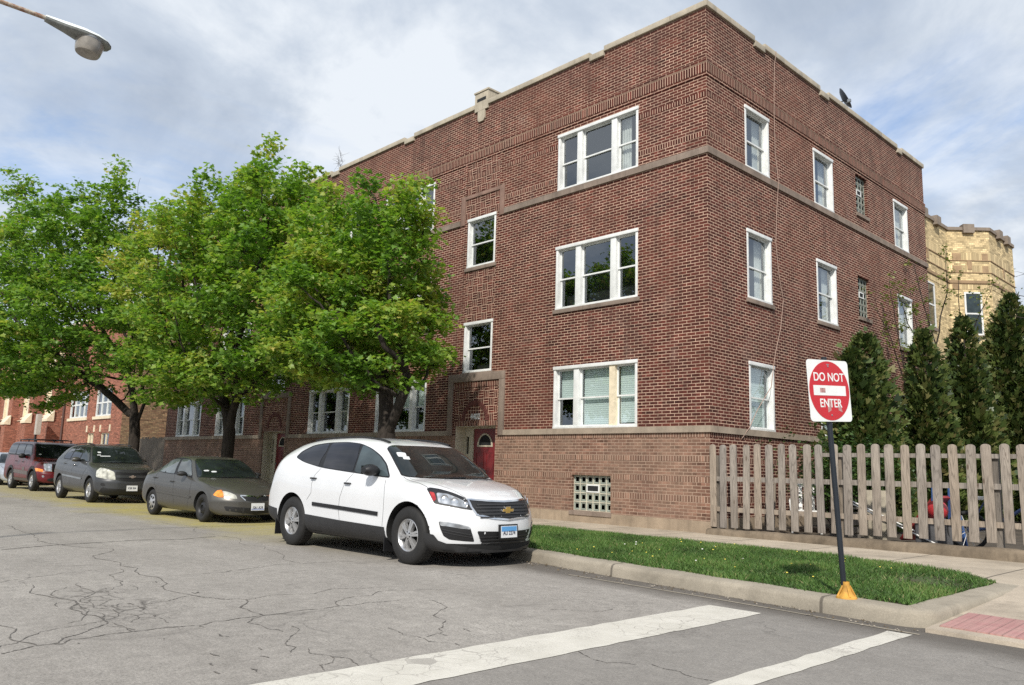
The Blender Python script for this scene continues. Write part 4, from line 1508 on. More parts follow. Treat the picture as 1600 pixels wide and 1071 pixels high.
# dark pole with a box near the hall
pl = empty("utility_pole", (-44.9, -1.4, 0.15))
tag(pl, "thin black street pole with a pale box in front of the orange brick building", "pole")
mb = MB()
mb.tube([(0, 0, 0), (0, 0, 3.6)], 0.06, 10)
mb.build("post", M_BLACKM, pl)
mb = MB()
mb.box(0.08, 0.5, -0.12, 0.12, 2.35, 3.55)
mb.build("box", plain("grey_box", (0.42, 0.38, 0.33), 0.6), pl)


# weathered board fence closing the gap
def wood_mat(name, c1, c2, scale=1.0):
    t = NT(name)
    p = t.coord()
    oi = t.n('ShaderNodeObjectInfo')
    ofs = t.n('ShaderNodeVectorMath', operation='MULTIPLY_ADD')
    cb = t.n('ShaderNodeCombineXYZ')
    for i in range(3):
        t.put(cb.inputs[i], oi.outputs['Random'])
    t.put(ofs.inputs[0], cb.outputs[0])
    ofs.inputs[1].default_value = (13, 7, 29)
    t.put(ofs.inputs[2], p)
    st = t.n('ShaderNodeVectorMath', operation='MULTIPLY')
    t.put(st.inputs[0], ofs.outputs[0])
    st.inputs[1].default_value = (1, 1, 0.09)
    ring = t.noise(st.outputs[0], 7 * scale, 2, 0.5, 0.7)
    rr = t.math('FRACT', t.math('MULTIPLY', ring, 11.0))
    g = t.ramp(rr, [(0.0, 0.62), (0.25, 1.0), (0.8, 1.06), (1.0, 0.62)])
    fine = t.noise(st.outputs[0], 60 * scale, 4, 0.7)
    c = t.ramp(t.noise(ofs.outputs[0], 1.5, 4), [(0.3, c1), (0.7, c2)])
    tone = t.ramp(oi.outputs['Random'], [(0.0, (0.86, 0.88, 0.92)), (0.5, (1.0, 1.0, 1.0)), (1.0, (1.08, 1.02, 0.95))])
    c = t.mix(1.0, c, tone, 'MULTIPLY')
    c = t.mix(1.0, c, g, 'MULTIPLY')
    c = t.mix(1.0, c, t.ramp(fine, [(0.3, 0.78), (0.7, 1.16)]), 'MULTIPLY')
    kn = t.n('ShaderNodeTexVoronoi', feature='F1')
    kv = t.n('ShaderNodeVectorMath', operation='MULTIPLY')
    t.put(kv.inputs[0], ofs.outputs[0])
    kv.inputs[1].default_value = (5, 0.2, 1.5)
    t.put(kn.inputs['Vector'], kv.outputs[0])
    kn.inputs['Scale'].default_value = 1.0
    c = t.mix(t.ramp(kn.outputs['Distance'], [(0.05, 0.85), (0.11, 0.0)]), c, (0.09, 0.06, 0.04))
    t.base(c)
    t.set(Roughness=0.85, Specular_IOR_Level=0.25)
    t.bump(t.math('ADD', fine, rr), 0.35, 0.004)
    return t.m


M_WOOD = wood_mat("weathered_picket_wood", (0.250, 0.213, 0.178), (0.345, 0.302, 0.255))
M_WOODG = wood_mat("grey_board_wood", (0.17, 0.145, 0.12), (0.23, 0.20, 0.165))

bf = empty("board_fence", (-31.5, 0.4, 0.15))
tag(bf, "grey weathered board fence in the gap beside the brick apartment block", "fence")
mb = MB()
x = -3.1
while x < 2.75:
    w = 0.14
    mb.box(x, x + w - 0.012, -0.012, 0.012, 0.02, 2.15 + random.uniform(-0.05, 0.05))
    x += w
mb.build("board_panel", M_WOODG, bf)
mb = MB()
for z in (0.5, 1.7):
    mb.box(-3.1, 2.75, 0.013, 0.06, z, z + 0.09)
for x in (-3.1, -0.2, 2.7):
    mb.box(x, x + 0.09, 0.061, 0.15, 0.0, 2.1)
mb.build("rail", M_WOODG, bf)

# ------------------------------------------------------------------ yellow brick building with a corner bay
yel = empty("yellow_brick_building", (-1.5, 22, 0.15))
yinv = Matrix.Translation((1.5, -22, -0.15))
tag(yel, "yellow brick building with an angled bay and battlement parapet behind the yard", "building")


def Y(o):
    o.matrix_parent_inverse = yinv
    return o


YP = [(-1.54, 14.2), (-1.54, 20.0), (-0.34, 21.2), (-0.34, 24.5), (-1.54, 25.7), (-1.54, 29.0), (-14, 29.0), (-14, 14.2)]
YT = 11.35


def ywall(mb, off, z0, z1, uz=0.0, segs=range(7)):
    pts = []
    n = len(YP)
    c = Vector((-6, 22))
    for i in range(n):
        p, a, b = Vector(YP[i]), Vector(YP[i - 1]), Vector(YP[(i + 1) % n])
        e1, e2 = (p - a).normalized(), (b - p).normalized()
        n1, n2 = Vector((e1.y, -e1.x)), Vector((e2.y, -e2.x))
        m = (n1 + n2).normalized()
        pts.append(p + m * off / max(0.3, m.dot(n1)))
    for i in segs:
        a, b = pts[i], pts[(i + 1) % n]
        ai, bi = Vector(YP[i]), Vector(YP[(i + 1) % n])
        if off:
            mb.add([(*a, z0), (*b, z0), (*b, z1), (*a, z1), (*ai, z0), (*bi, z0), (*bi, z1), (*ai, z1)], [(0, 1, 2, 3), (3, 2, 6, 7), (0, 4, 5, 1)], 0, uz)
        else:
            mb.add([(*a, z0), (*b, z0), (*b, z1), (*a, z1)], [(0, 1, 2, 3)], 0, uz)


mb = MB()
ywall(mb, 0.0, 0.1, YT, segs=range(8))
mb.add([(x, y, YT - 0.4) for x, y in YP], [tuple(range(8))])
Y(mb.build("wall", M_YEL, yel))
mb = MB()
for z0, z1 in ((10.12, 10.42), (9.62, 9.90), (8.92, 9.12)):
    ywall(mb, 0.012, z0, z1, z0 - 0.1)
Y(mb.build("soldier_course", M_YELS, yel))
mb = MB()
for z in (10.09, 9.59, 9.13):
    ywall(mb, 0.03, z, z + 0.03)
ywall(mb, 0.05, 9.16, 9.27)
Y(mb.build("string_course", stone_mat("brown_stone", (0.34, 0.235, 0.14)), yel))
mb = MB()
ywall(mb, 0.07, YT, YT + 0.13)
for p, d in (((-1.5, 15.5), 0), ((-1.5, 17.3), 0), ((-1.5, 18.7), 0), ((-0.94, 20.6), 1), ((-0.3, 22.3), 0), ((-0.3, 23.4), 0), ((-0.94, 25.1), 2)):
    a = Matrix.Rotation(R(-45 if d == 1 else 45 if d == 2 else 0), 3, 'Z')
    vs = []
    for z in (YT - 0.12, YT + 0.24):
        for sx, sy in ((-0.16, -0.22), (0.14, -0.22), (0.14, 0.22), (-0.16, 0.22)):
            q = a @ Vector((sx, sy, 0))
            vs.append((p[0] + q.x, p[1] + q.y, z))
    mb.add(vs, [(0, 1, 2, 3), (4, 5, 6, 7), (0, 1, 5, 4), (1, 2, 6, 5), (2, 3, 7, 6), (3, 0, 4, 7)])
Y(mb.build("coping", stone_mat("dark_coping", (0.25, 0.205, 0.165)), yel))
mb = MB()
for (px, py, ang), z0, z1, w in [((-1.30, 20.24, -45), 10.12, 10.40, 0.17), ((-0.5, 21.04, -45), 10.12, 10.40, 0.12), ((-1.30, 20.24, -45), 9.62, 9.88, 0.17), ((-0.5, 21.04, -45), 9.62, 9.88, 0.12), ((-0.94, 20.6, -45), 9.72, 10.12, 0.09), ((-1.36, 20.18, -45), 8.9, 9.14, 0.14), ((-0.34, 22.9, 0), 9.72, 10.12, 0.09), ((-1.54, 17.7, 0), 9.72, 10.12, 0.09)]:
    a = Matrix.Rotation(R(ang), 3, 'Z')
    vs = []
    for z in (z0, z1):
        for sx, sy in ((-0.02, -w), (0.025, -w), (0.025, w), (-0.02, w)):
            q = a @ Vector((sx, sy, 0))
            vs.append((px + q.x, py + q.y, z))
    mb.add(vs, [(0, 1, 2, 3), (4, 5, 6, 7), (0, 1, 5, 4), (1, 2, 6, 5), (2, 3, 7, 6), (3, 0, 4, 7)])
[Y(o) for o in build_each(mb, "inset_block", bpy.data.materials["brown_stone"], yel)]


def ywin(u0, u1, z0, z1, p, d):
    """window standing on a wall line p + d*u"""
    n = Vector((d.y, -d.x))

    def T(u, dd, z):
        q = p + d * u + n * (-dd)
        return (q.x, q.y, z)

    def fb(mb, a, b, d0, d1, c, e, mi=0):
        vs = [T(u, dd, z) for z in (c, e) for dd in (d0, d1) for u in (a, b)]
        mb.add(vs, [(0, 2, 3, 1), (4, 5, 7, 6), (0, 1, 5, 4), (2, 6, 7, 3), (0, 4, 6, 2), (1, 3, 7, 5)], mi)
    mb = MB()
    w = 0.07
    fb(mb, u0, u0 + w, -0.04, 0.02, z0, z1)
    fb(mb, u1 - w, u1, -0.04, 0.02, z0, z1)
    fb(mb, u0 + w, u1 - w, -0.04, 0.02, z1 - w, z1)
    fb(mb, u0 + w, u1 - w, -0.04, 0.02, z0, z0 + w)
    fb(mb, u0 + w, u1 - w, -0.03, 0.02, (z0 + z1) / 2 - 0.03, (z0 + z1) / 2 + 0.03)
    o = Y(mb.build("window", M_WHITE, yel))
    mb = MB()
    fb(mb, u0 + w, u1 - w, -0.012, -0.002, z0 + w, z1 - w)
    mb.build("pane", M_CARGLASS0, o)
    mb = MB()
    fb(mb, u0 - 0.08, u1 + 0.08, -0.07, 0.0, z0 - 0.12, z0)
    mb.build("sill", M_STONE2, o)


M_CARGLASS0 = plain("dark_window_glass", (0.02, 0.03, 0.028), 0.05, var=0.6, scale=4, spec=0.6)
s2 = 1 / math.sqrt(2)
for z0, z1 in ((7.05, 8.80), (4.0, 5.75), (1.2, 2.9)):
    ywin(0.55, 1.25, z0, z1, Vector((-1.54, 20.0)), Vector((s2, s2)))
    ywin(1.2, 2.2, z0, z1, Vector((-0.34, 21.2)), Vector((0, 1)))
    ywin(3.0, 4.0, z0, z1, Vector((-1.54, 14.2)), Vector((0, 1)))

# house roof far behind on the right
hs = empty("distant_house", (8.0, 52, 0.15))
tag(hs, "small house with a grey roof just visible at the right edge beyond the yellow building", "house")
mb = MB()
mb.box(-5, 5, -4, 4, 0, 6.4)
mb.build("wall", plain("pale_siding", (0.5, 0.48, 0.44), 0.7), hs)
mb = MB()
mb.prism([(-5.6, 6.3), (5.6, 6.3), (0, 9.5)], 1, -4.5, 4.5)
mb.build("roof", plain("grey_shingle", (0.11, 0.11, 0.12), 0.9), hs)

# ------------------------------------------------------------------ picket fence
pf = empty("picket_fence", (2.7, -0.03, 0.2))
tag(pf, "weathered brown wooden picket fence with round topped boards along the pavement", "fence")
PX = [0.03, 0.25, 0.49, 0.75, 1.0, 1.25, 1.49, 1.74, 1.99, 2.24, 2.49, 2.73, 2.98, 3.22, 3.46, 3.71, 3.96, 4.21, 4.46, 4.71, 4.96, 5.21, 5.45, 5.7, 5.95, 6.2, 6.45, 6.7, 6.95]
pick = []
for v in range(3):
    w, h = 0.136 + 0.005 * v, 1.58
    n = 8
    top = [(w / 2 * math.cos(a), 0.05 * math.sin(a)) for a in [math.pi * i / n for i in range(n + 1)]]
    pts = [(-w / 2, 0.0), (w / 2, 0.0)] + [(x_, h - 0.05 + z_) for x_, z_ in top]
    mb = MB()
    mb.prism(pts, 1, -0.012, 0.012)
    o = mb.build("picket", M_WOOD, pf, bevel=0.003, smooth=35)
    pick.append(o)
for i, x in enumerate(PX):
    if i < 3:
        o = pick[i]
    else:
        o = pick[i % 3].copy()
        COL.objects.link(o)
    zb = 0.29 + 0.115 * x / 5.4
    o.location = (x + 0.055 - 2.7, random.uniform(-0.004, 0.004), zb - 0.2 + random.uniform(-0.012, 0.012))
    o.scale = (1, 1, (1.915 - zb) / 1.58)
    o.rotation_euler = (random.uniform(-0.01, 0.01), random.uniform(-0.014, 0.014), random.uniform(-0.03, 0.03))
for z0, z1, s in ((0.60, 0.69, 0.012), (1.19, 1.28, 0.010), (1.69, 1.76, 0.0)):
    mb = MB()
    xa = 0.02 if z0 < 1.6 else 2.25
    v = []
    for x in (xa, 7.05):
        for d in (0.016, 0.055):
            for z in (z0, z1):
                v.append((x - 2.7, d, z - 0.2 + s * x * 0.4))
    mb.add(v, [(0, 1, 3, 2), (4, 6, 7, 5), (0, 4, 5, 1), (2, 3, 7, 6), (0, 2, 6, 4), (1, 5, 7, 3)])
    mb.build("rail", M_WOOD, pf)
for x in (0.12, 2.62, 5.1, 6.95):
    mb = MB()
    mb.box(x - 2.7 - 0.045, x - 2.7 + 0.045, 0.06, 0.15, -0.1, 1.5)
    mb.build("post", M_WOODG, pf)

# low concrete edging under the fence
mb = MB()
L_ = 40
for i in range(L_):
    a, b = 0.0 + 8.0 * i / L_, 0.0 + 8.0 * (i + 1) / L_
    za, zb2 = 0.262 + 0.012 * a + 0.008 * math.sin(i * 1.3), 0.262 + 0.012 * b + 0.008 * math.sin((i + 1) * 1.3)
    prof = lambda z: [(-0.20, 0.10), (-0.19, z - 0.07), (-0.165, z - 0.02), (-0.13, z), (0.06, z), (0.06, 0.1)]
    pa, pb = prof(za), prof(zb2)
    v = [(a, y, z) for y, z in pa] + [(b, y, z) for y, z in pb]
    mb.add(v, [(j, j + 1, 7 + j, 6 + j) for j in range(5)] + ([tuple(range(6))] if i == 0 else []))
tag(mb.build("edging_kerb", stone_mat("rough_edging_concrete", (0.175, 0.138, 0.098), 0.5, 0.6), smooth=60), "low rough concrete edging under the picket fence", "edging")

# ------------------------------------------------------------------ things in the yard seen between the pickets
ch = empty("lawn_chair", (1.15, 1.75, 0.2), R(25))
tag(ch, "white plastic garden chair behind the picket fence near the brick wall", "chair")
MWP = plain("white_plastic", (0.75, 0.74, 0.71), 0.4)
for sx, sy in ((-0.25, -0.25), (0.25, -0.25), (-0.25, 0.25), (0.25, 0.25)):
    mb = MB()
    mb.tube([(sx * 1.1, sy * 1.1, 0), (sx, sy, 0.42)], [0.022, 0.03], 8)
    mb.build("leg", MWP, ch)
mb = MB()
mb.box(-0.28, 0.28, -0.28, 0.28, 0.42, 0.45)
mb.build("seat", MWP, ch, bevel=0.01, smooth=30)
mb = MB()
for i in range(5):
    x = -0.24 + 0.12 * i
    mb.prism([(0.25, 0.45), (0.28, 0.45), (0.38, 0.95), (0.35, 0.95)], 0, x - 0.035, x + 0.035)
mb.prism([(0.34, 0.92), (0.38, 0.92), (0.40, 1.0), (0.36, 1.0)], 0, -0.3, 0.3)
mb.build("backrest", MWP, ch)
for s in (-1, 1):
    mb = MB()
    mb.tube([(s * 0.29, -0.24, 0.44), (s * 0.31, -0.24, 0.64), (s * 0.31, 0.1, 0.66), (s * 0.29, 0.3, 0.64)], 0.022, 8)
    mb.build("armrest", MWP, ch)

bk = empty("blue_bucket", (2.43, 0.62, 0.80))
tag(bk, "small bright blue plastic bucket on a crate behind the sign post", "bucket")
mb = MB()
mb.lathe([(0.001, 0.0), (0.085, 0.0), (0.11, 0.26), (0.118, 0.27), (0.105, 0.27), (0.08, 0.01), (0.001, 0.01)], 2, 20)
mb.build("shell", plain("blue_plastic", (0.02, 0.12, 0.42), 0.35), bk, smooth=40)
mb = MB()
mb.tube([(0.112 * math.cos(a), 0.02, 0.25 + 0.13 * math.sin(a)) for a in [math.pi * i / 12 for i in range(13)]], 0.005, 6)
mb.build("handle", MWP, bk)
cr = empty("wooden_crate", (2.43, 0.62, 0.2))
tag(cr, "brown slatted wooden crate under the blue bucket", "crate")
mb = MB()
for z in (0.02, 0.15, 0.28, 0.41):
    mb.box(-0.2, 0.2, -0.2, -0.185, z, z + 0.1)
    mb.box(-0.2, 0.2, 0.185, 0.2, z, z + 0.1)
    mb.box(-0.2, -0.185, -0.184, 0.184, z, z + 0.1)
    mb.box(0.185, 0.2, -0.184, 0.184, z, z + 0.1)
mb.box(-0.19, 0.19, -0.184, 0.184, 0.565, 0.595)
for sx, sy in ((-0.18, -0.18), (0.18, -0.18), (-0.18, 0.18), (0.18, 0.18)):
    mb.box(sx - 0.004, sx + 0.004, sy - 0.004, sy + 0.004, 0.0, 0.565)
mb.build("slats", M_WOODG, cr)

bl = tag(MB().lathe([(0.001, -0.17)] + [(0.17 * math.cos(a), 0.17 * math.sin(a)) for a in np.linspace(-1.45, 1.45, 14)] + [(0.001, 0.17)], 2, 24).build("play_ball", plain("red_rubber", (0.42, 0.03, 0.035), 0.4), smooth=60), "red rubber play ball on a grey tub behind the fence", "ball")
bl.location = (3.95, 0.85, 0.82)
ts = tag(MB().box(-0.3, 0.3, -0.25, 0.25, 0, 0.45).build("storage_tub", plain("grey_tub", (0.09, 0.09, 0.095), 0.5), bevel=0.03, smooth=40), "dark grey plastic storage tub under the red ball", "tub")
ts.location = (3.95, 0.85, 0.2)

tt = empty("toy_slide", (3.55, 1.5, 0.2), R(-20))
tag(tt, "blue and red plastic toddler slide behind the fence", "toy slide")
mb = MB()
mb.prism([(-0.45, 0.05), (-0.4, 0.02), (0.35, 0.82), (0.3, 0.86)], 1, -0.2, 0.2)
mb.build("chute", plain("toy_red", (0.25, 0.03, 0.03), 0.5), tt, bevel=0.01, smooth=30)
for s in (-1, 1):
    mb = MB()
    mb.prism([(0.25, 0.0), (0.62, 0.0), (0.42, 1.0), (0.3, 1.0)], 1, s * 0.21 - 0.02, s * 0.21 + 0.02)
    mb.build("side_panel", plain("toy_blue", (0.05, 0.11, 0.28), 0.5) if s < 0 else bpy.data.materials["toy_blue"], tt, bevel=0.01, smooth=30)

by = empty("bicycle", (5.0, 0.8, 0.2), R(12))
by.scale = (1.45, 1.45, 1.45)
tag(by, "white and blue bicycle leaning behind the fence at the right", "bicycle")
MTY = plain("bike_rubber", (0.02, 0.02, 0.02), 0.8)
for x in (-0.38, 0.38):
    mb = MB()
    mb.tube([(x + 0.2 * math.cos(a), 0, 0.22 + 0.2 * math.sin(a)) for a in np.linspace(0, 2 * math.pi, 25)], 0.022, 8, cap=False)
    o = mb.build("wheel", MTY, by, smooth=60)
    mb = MB()
    for i in range(10):
        a = 2 * math.pi * i / 10
        mb.tube([(x, 0, 0.22), (x + 0.18 * math.cos(a), 0, 0.22 + 0.18 * math.sin(a))], 0.004, 4)
    mb.build("spokes", MWP, o)
MBF = plain("bike_blue", (0.07, 0.11, 0.24), 0.4)
mb = MB()
mb.tube([(-0.38, 0, 0.22), (-0.15, 0, 0.26), (0.26, 0, 0.56)], 0.018, 8)
mb.tube([(-0.38, 0, 0.22), (-0.2, 0, 0.55), (-0.15, 0, 0.26)], 0.015, 8)
mb.tube([(0.38, 0, 0.22), (0.24, 0, 0.68)], 0.016, 8)
mb.build("frame", MBF, by, smooth=60)
mb = MB()
mb.tube([(0.2, -0.24, 0.74), (0.24, -0.1, 0.72), (0.24, 0, 0.68), (0.24, 0.1, 0.72), (0.2, 0.24, 0.74)], 0.012, 8)
mb.build("handlebar", MWP, by, smooth=60)
mb = MB()
mb.prism([(-0.34, -0.06), (-0.34, 0.06), (-0.08, 0.02), (-0.08, -0.02)], 2, 0.57, 0.61)
mb.build("saddle", MWP, by, bevel=0.008, smooth=40)

M_CREAMD = plain("dull_cream", (0.33, 0.29, 0.22), 0.7, var=0.3)
for i, (x, y, a, tx, lab) in enumerate(((0.72, 1.0, 0, 1.24, "upright grey brown plank leaning by the brick wall behind the fence"), (2.88, 0.85, 8, 1.12, "pale cream door panel propped behind the fence"))):
    o = tag(MB().box(-0.11 if i == 0 else -0.2, 0.11 if i == 0 else 0.2, -0.015, 0.015, 0, tx - 0.2).build("plank" if i == 0 else "door_panel", M_WOODG if i == 0 else M_CREAMD, bevel=0.004, smooth=30), lab, "plank" if i == 0 else "panel")
    o.location = (x, y, 0.2)
    o.rotation_euler = (R(-6), 0, R(a))
lad = empty("aluminium_ladder", (3.15, 0.65, 0.22), R(8))
tag(lad, "thin pale aluminium ladder lying slanted behind the pickets", "ladder")
for s in (-1, 1):
    mb = MB()
    mb.tube([(-0.75, s * 0.16, 0.75), (0.85, s * 0.16, 0.03)], 0.014, 6)
    mb.build("rail", MWP, lad)
for i in range(5):
    t_ = (i + 0.5) / 5
    mb = MB()
    mb.tube([(-0.75 + 1.6 * t_, -0.16, 0.75 - 0.72 * t_), (-0.75 + 1.6 * t_, 0.16, 0.75 - 0.72 * t_)], 0.01, 6)
    mb.build("rung", MWP, lad)

# ------------------------------------------------------------------ DO NOT ENTER sign
sgn = empty("do_not_enter_sign", (5.40, -6.14, 0.152))
tag(sgn, "red and white DO NOT ENTER sign on a leaning black post by the kerb", "sign")
lean = Vector((-0.065, -0.07, 1.71)).normalized()
# frame: local z along the lean, local x = sign width, local -y... sign normal
nrm = Vector((0.97, -0.24, 0))
nrm = (nrm - lean * nrm.dot(lean)).normalized()
wid = lean.cross(nrm).normalized()
MX = Matrix(((wid.x, -nrm.x, lean.x, 0), (wid.y, -nrm.y, lean.y, 0), (wid.z, -nrm.z, lean.z, 0), (0, 0, 0, 1)))


def S(o):
    o.matrix_basis = MX @ o.matrix_basis
    return o


mb = MB()
mb.tube([(0, 0.02, 0.10), (0, 0.02, 2.40)], 0.027, 12)
S(mb.build("post", plain("blue_black_paint", (0.010, 0.014, 0.020), 0.4), sgn, smooth=40))
mb = MB()
mb.lathe([(0.032, 0.16), (0.034, 0.11), (0.046, 0.07), (0.072, 0.03), (0.098, 0.014), (0.101, 0.0), (0.001, 0.0)], 2, 28, (0, 0.0, 0))
for i in range(4):
    a = R(45 + 90 * i)
    mb.prism([(-0.012, 0), (0.012, 0), (0.012, 0.001), (-0.012, 0.001)], 2, 0, 0.001)
    p0, p1 = (0.034 * math.cos(a), 0.034 * math.sin(a), 0.12), (0.088 * math.cos(a), 0.088 * math.sin(a), 0.018)
    mb.tube([p0, p1], [0.010, 0.010], 8)
base = mb.build("base_boot", plain("yellow_cast_base", (0.52, 0.27, 0.045), 0.7, var=0.35, scale=12), sgn, smooth=45)
W2, SZ = 0.315, 2.05
rr_ = 0.04
pts = []
for cx, cz, a0 in ((W2 - rr_, W2 - rr_, 0), (-W2 + rr_, W2 - rr_, 90), (-W2 + rr_, -W2 + rr_, 180), (W2 - rr_, -W2 + rr_, 270)):
    for k in range(7):
        a = R(a0 + 15 * k)
        pts.append((cx + rr_ * math.cos(a), SZ + cz + rr_ * math.sin(a)))
mb = MB()
mb.prism(pts, 1, -0.016, -0.012)
M_SWHITE = plain("reflective_white", (0.72, 0.74, 0.72), 0.35, var=0.08, scale=8)
plate = S(mb.build("plate", M_SWHITE, sgn))


def sign_red():
    t = NT("sign_red_sheet")
    p = t.coord()
    f = t.ramp(t.noise(p, 5, 5, 0.6), [(0.35, 0.0), (0.7, 0.5)])
    c = t.mix(f, (0.50, 0.012, 0.020), (0.40, 0.020, 0.022))
    t.base(c)
    t.set(Roughness=0.35)
    return t.m


M_SRED = sign_red()
mb = MB()
mb.prism([(0.303 * math.cos(a), SZ + 0.303 * math.sin(a)) for a in np.linspace(0, 2 * math.pi, 65)[:-1]], 1, -0.019, -0.0165)
S(mb.build("disc", M_SRED, sgn))
mb = MB()
mb.box(-0.245, 0.245, -0.0215, -0.0195, SZ - 0.05, SZ + 0.052)
S(mb.build("bar", M_SWHITE, sgn))
RX = Matrix.Rotation(R(90), 4, 'X')
S(text_obj("legend", "DO NOT", 0.122, M_SWHITE, sgn, Matrix.Translation((0, -0.0205, SZ + 0.135)) @ RX, 0.001, 0.95))
S(text_obj("legend", "ENTER", 0.122, M_SWHITE, sgn, Matrix.Translation((0, -0.0205, SZ - 0.132)) @ RX, 0.001, 0.92))
mb = MB()
mb.box(-0.15, -0.07, -0.0225, -0.022, SZ - 0.022, SZ + 0.025)
mb.prism([(-0.055, SZ - 0.10), (0.0, SZ - 0.085), (0.0, SZ - 0.20), (-0.05, SZ - 0.225)], 1, -0.0199, -0.0196)
mb.prism([(0.10, SZ - 0.12), (0.14, SZ - 0.11), (0.17, SZ - 0.22), (0.11, SZ - 0.20)], 1, -0.0199, -0.0196)
[S(o) for o in build_each(mb, "sticker_residue", plain("scraped_sticker", (0.40, 0.22, 0.21), 0.7, var=0.4, scale=40), sgn)]
mb = MB()
mb.box(-0.02, 0.02, -0.0195, -0.0165, SZ + 0.265, SZ + 0.275)
for z in (SZ + 0.25, SZ - 0.25):
    mb.lathe([(0.001, -0.026), (0.008, -0.024), (0.01, -0.018)], 1, 10, (0, 0, z))
S(mb.build("bolt", M_GREYM, sgn))

# ------------------------------------------------------------------ street lamp over the roadway
lp = empty("street_lamp", (-2.5, -16.4, 0.0))
tag(lp, "white cobra head street lamp on a rusty arm above the road", "street lamp")
mb = MB()
mb.tube([(0, 0, 0), (0, 0, 3), (0, 0.02, 6.6)], [0.11, 0.09, 0.06], 16)
mb.build("post", M_GREYM, lp, smooth=50)


def rust():
    t = NT("rusty_arm")
    p = t.coord()
    t.base(t.ramp(t.noise(p, 14, 6, 0.7), [(0.35, (0.22, 0.085, 0.05)), (0.5, (0.36, 0.27, 0.2)), (0.62, (0.46, 0.42, 0.36))]))
    t.set(Roughness=0.8)
    t.bump(t.noise(p, 40, 4), 0.4, 0.004)
    return t.m


mb = MB()
mb.tube([(0, 0.02, 6.25), (0, 0.6, 6.62), (0, 1.6, 6.88), (0, 2.8, 7.0), (0, 3.9, 7.045), (0, 4.5, 7.045)], 0.03, 12)
mb.build("arm", rust(), lp, smooth=60)
mb = MB()
K = 16
prof = [(0.0, 0.055, 0.04, 0.045), (0.1, 0.075, 0.055, 0.05), (0.25, 0.11, 0.075, 0.05), (0.45, 0.18, 0.085, 0.05), (0.62, 0.20, 0.075, 0.05), (0.75, 0.165, 0.05, 0.045), (0.82, 0.08, 0.025, 0.03), (0.84, 0.01, 0.005, 0.01)]
rows, rowsb = [], []
for y, w, hT, hB in prof:
    rows.append([(w * math.cos(a), y, hT * math.sin(a)) for a in np.linspace(0, math.pi, K)])
    rowsb.append([(w * 0.97 * math.cos(a), y * 0.985 + 0.005, -hB * math.sin(a) ** 0.5 if 0 < a < math.pi else 0) for a in np.linspace(0, math.pi, K)])
for rws, nm, mt in ((rows, "housing", plain("lamp_white", (0.74, 0.78, 0.76), 0.4, var=0.06)), (rowsb, "underside", plain("lamp_grey", (0.20, 0.21, 0.20), 0.6, var=0.3, scale=14))):
    mb = MB()
    mb.add([q for r_ in rws for q in r_], [(i * K + j, i * K + j + 1, (i + 1) * K + j + 1, (i + 1) * K + j) for i in range(len(rws) - 1) for j in range(K - 1)] + [tuple(range(K))])
    o = mb.build(nm, mt, lp, smooth=50)
    o.location = (0, 4.43, 7.045)
    o.rotation_euler = (R(-8), 0, 0)
mb = MB()
mb.lathe([(0.178, 0.0), (0.178, -0.02), (0.172, -0.10), (0.160, -0.175), (0.148, -0.20), (0.001, -0.207)], 2, 28)
o = mb.build("lens", plain("hazy_lens", (0.24, 0.22, 0.19), 0.2, var=0.25, scale=10, spec=0.6), lp, smooth=50)
o.location = (0, 4.43 + 0.57, 6.945)
o.rotation_euler = (R(-8), 0, 0)
mb = MB()
mb.lathe([(0.184, 0.012), (0.187, -0.005), (0.18, -0.022)], 2, 28)
o = mb.build("lens_ring", M_GREYM, lp, smooth=50)
o.location = (0, 4.43 + 0.57, 6.945)
o.rotation_euler = (R(-8), 0, 0)


# ------------------------------------------------------------------ trees
def colonize(attract, root, step, kill, infl, maxit=160, tropism=(0, 0, 0.0), trunk=None):
    nodes = [np.array(p[:3], float) for p in trunk]
    parent = [-1] + [int(p[3]) if len(p) > 3 else i for i, p in enumerate(trunk[1:])]
    A_ = attract.copy()
    P = np.array(nodes)
    near = np.full(len(A_), 0)
    nd = np.linalg.norm(A_ - P[0], axis=1)
    for j in range(1, len(P)):
        d = np.linalg.norm(A_ - P[j], axis=1)
        m = d < nd
        nd[m], near[m] = d[m], j
    alive = np.ones(len(A_), bool)
    for it in range(maxit):
        act = alive & (nd < infl)
        if not act.any():
            infl *= 1.6
            if infl > 30:
                break
            continue
        ids = near[act]
        d = A_[act] - np.array(nodes)[ids]
        d /= np.linalg.norm(d, axis=1)[:, None] + 1e-9
        acc = {}
        for i, v in zip(ids, d):
            acc[i] = acc.get(i, 0) + v
        newp, newi = [], []
        for i, v in acc.items():
            l = np.linalg.norm(v)
            if l < 1e-3:
                continue
            v = v / l + np.array(tropism) + rng.normal(0, 0.12, 3)
            v /= np.linalg.norm(v)
            newp.append(nodes[i] + v * step)
            newi.append(i)
        k0 = len(nodes)
        for p, i in zip(newp, newi):
            nodes.append(p)
            parent.append(i)
        for j, p in enumerate(newp):
            dd = np.linalg.norm(A_ - p, axis=1)
            m = dd < nd
            nd[m], near[m] = dd[m], k0 + j
        alive &= nd > kill
        if not alive.any() or len(nodes) > 5200:
            break
    return np.array(nodes), np.array(parent)


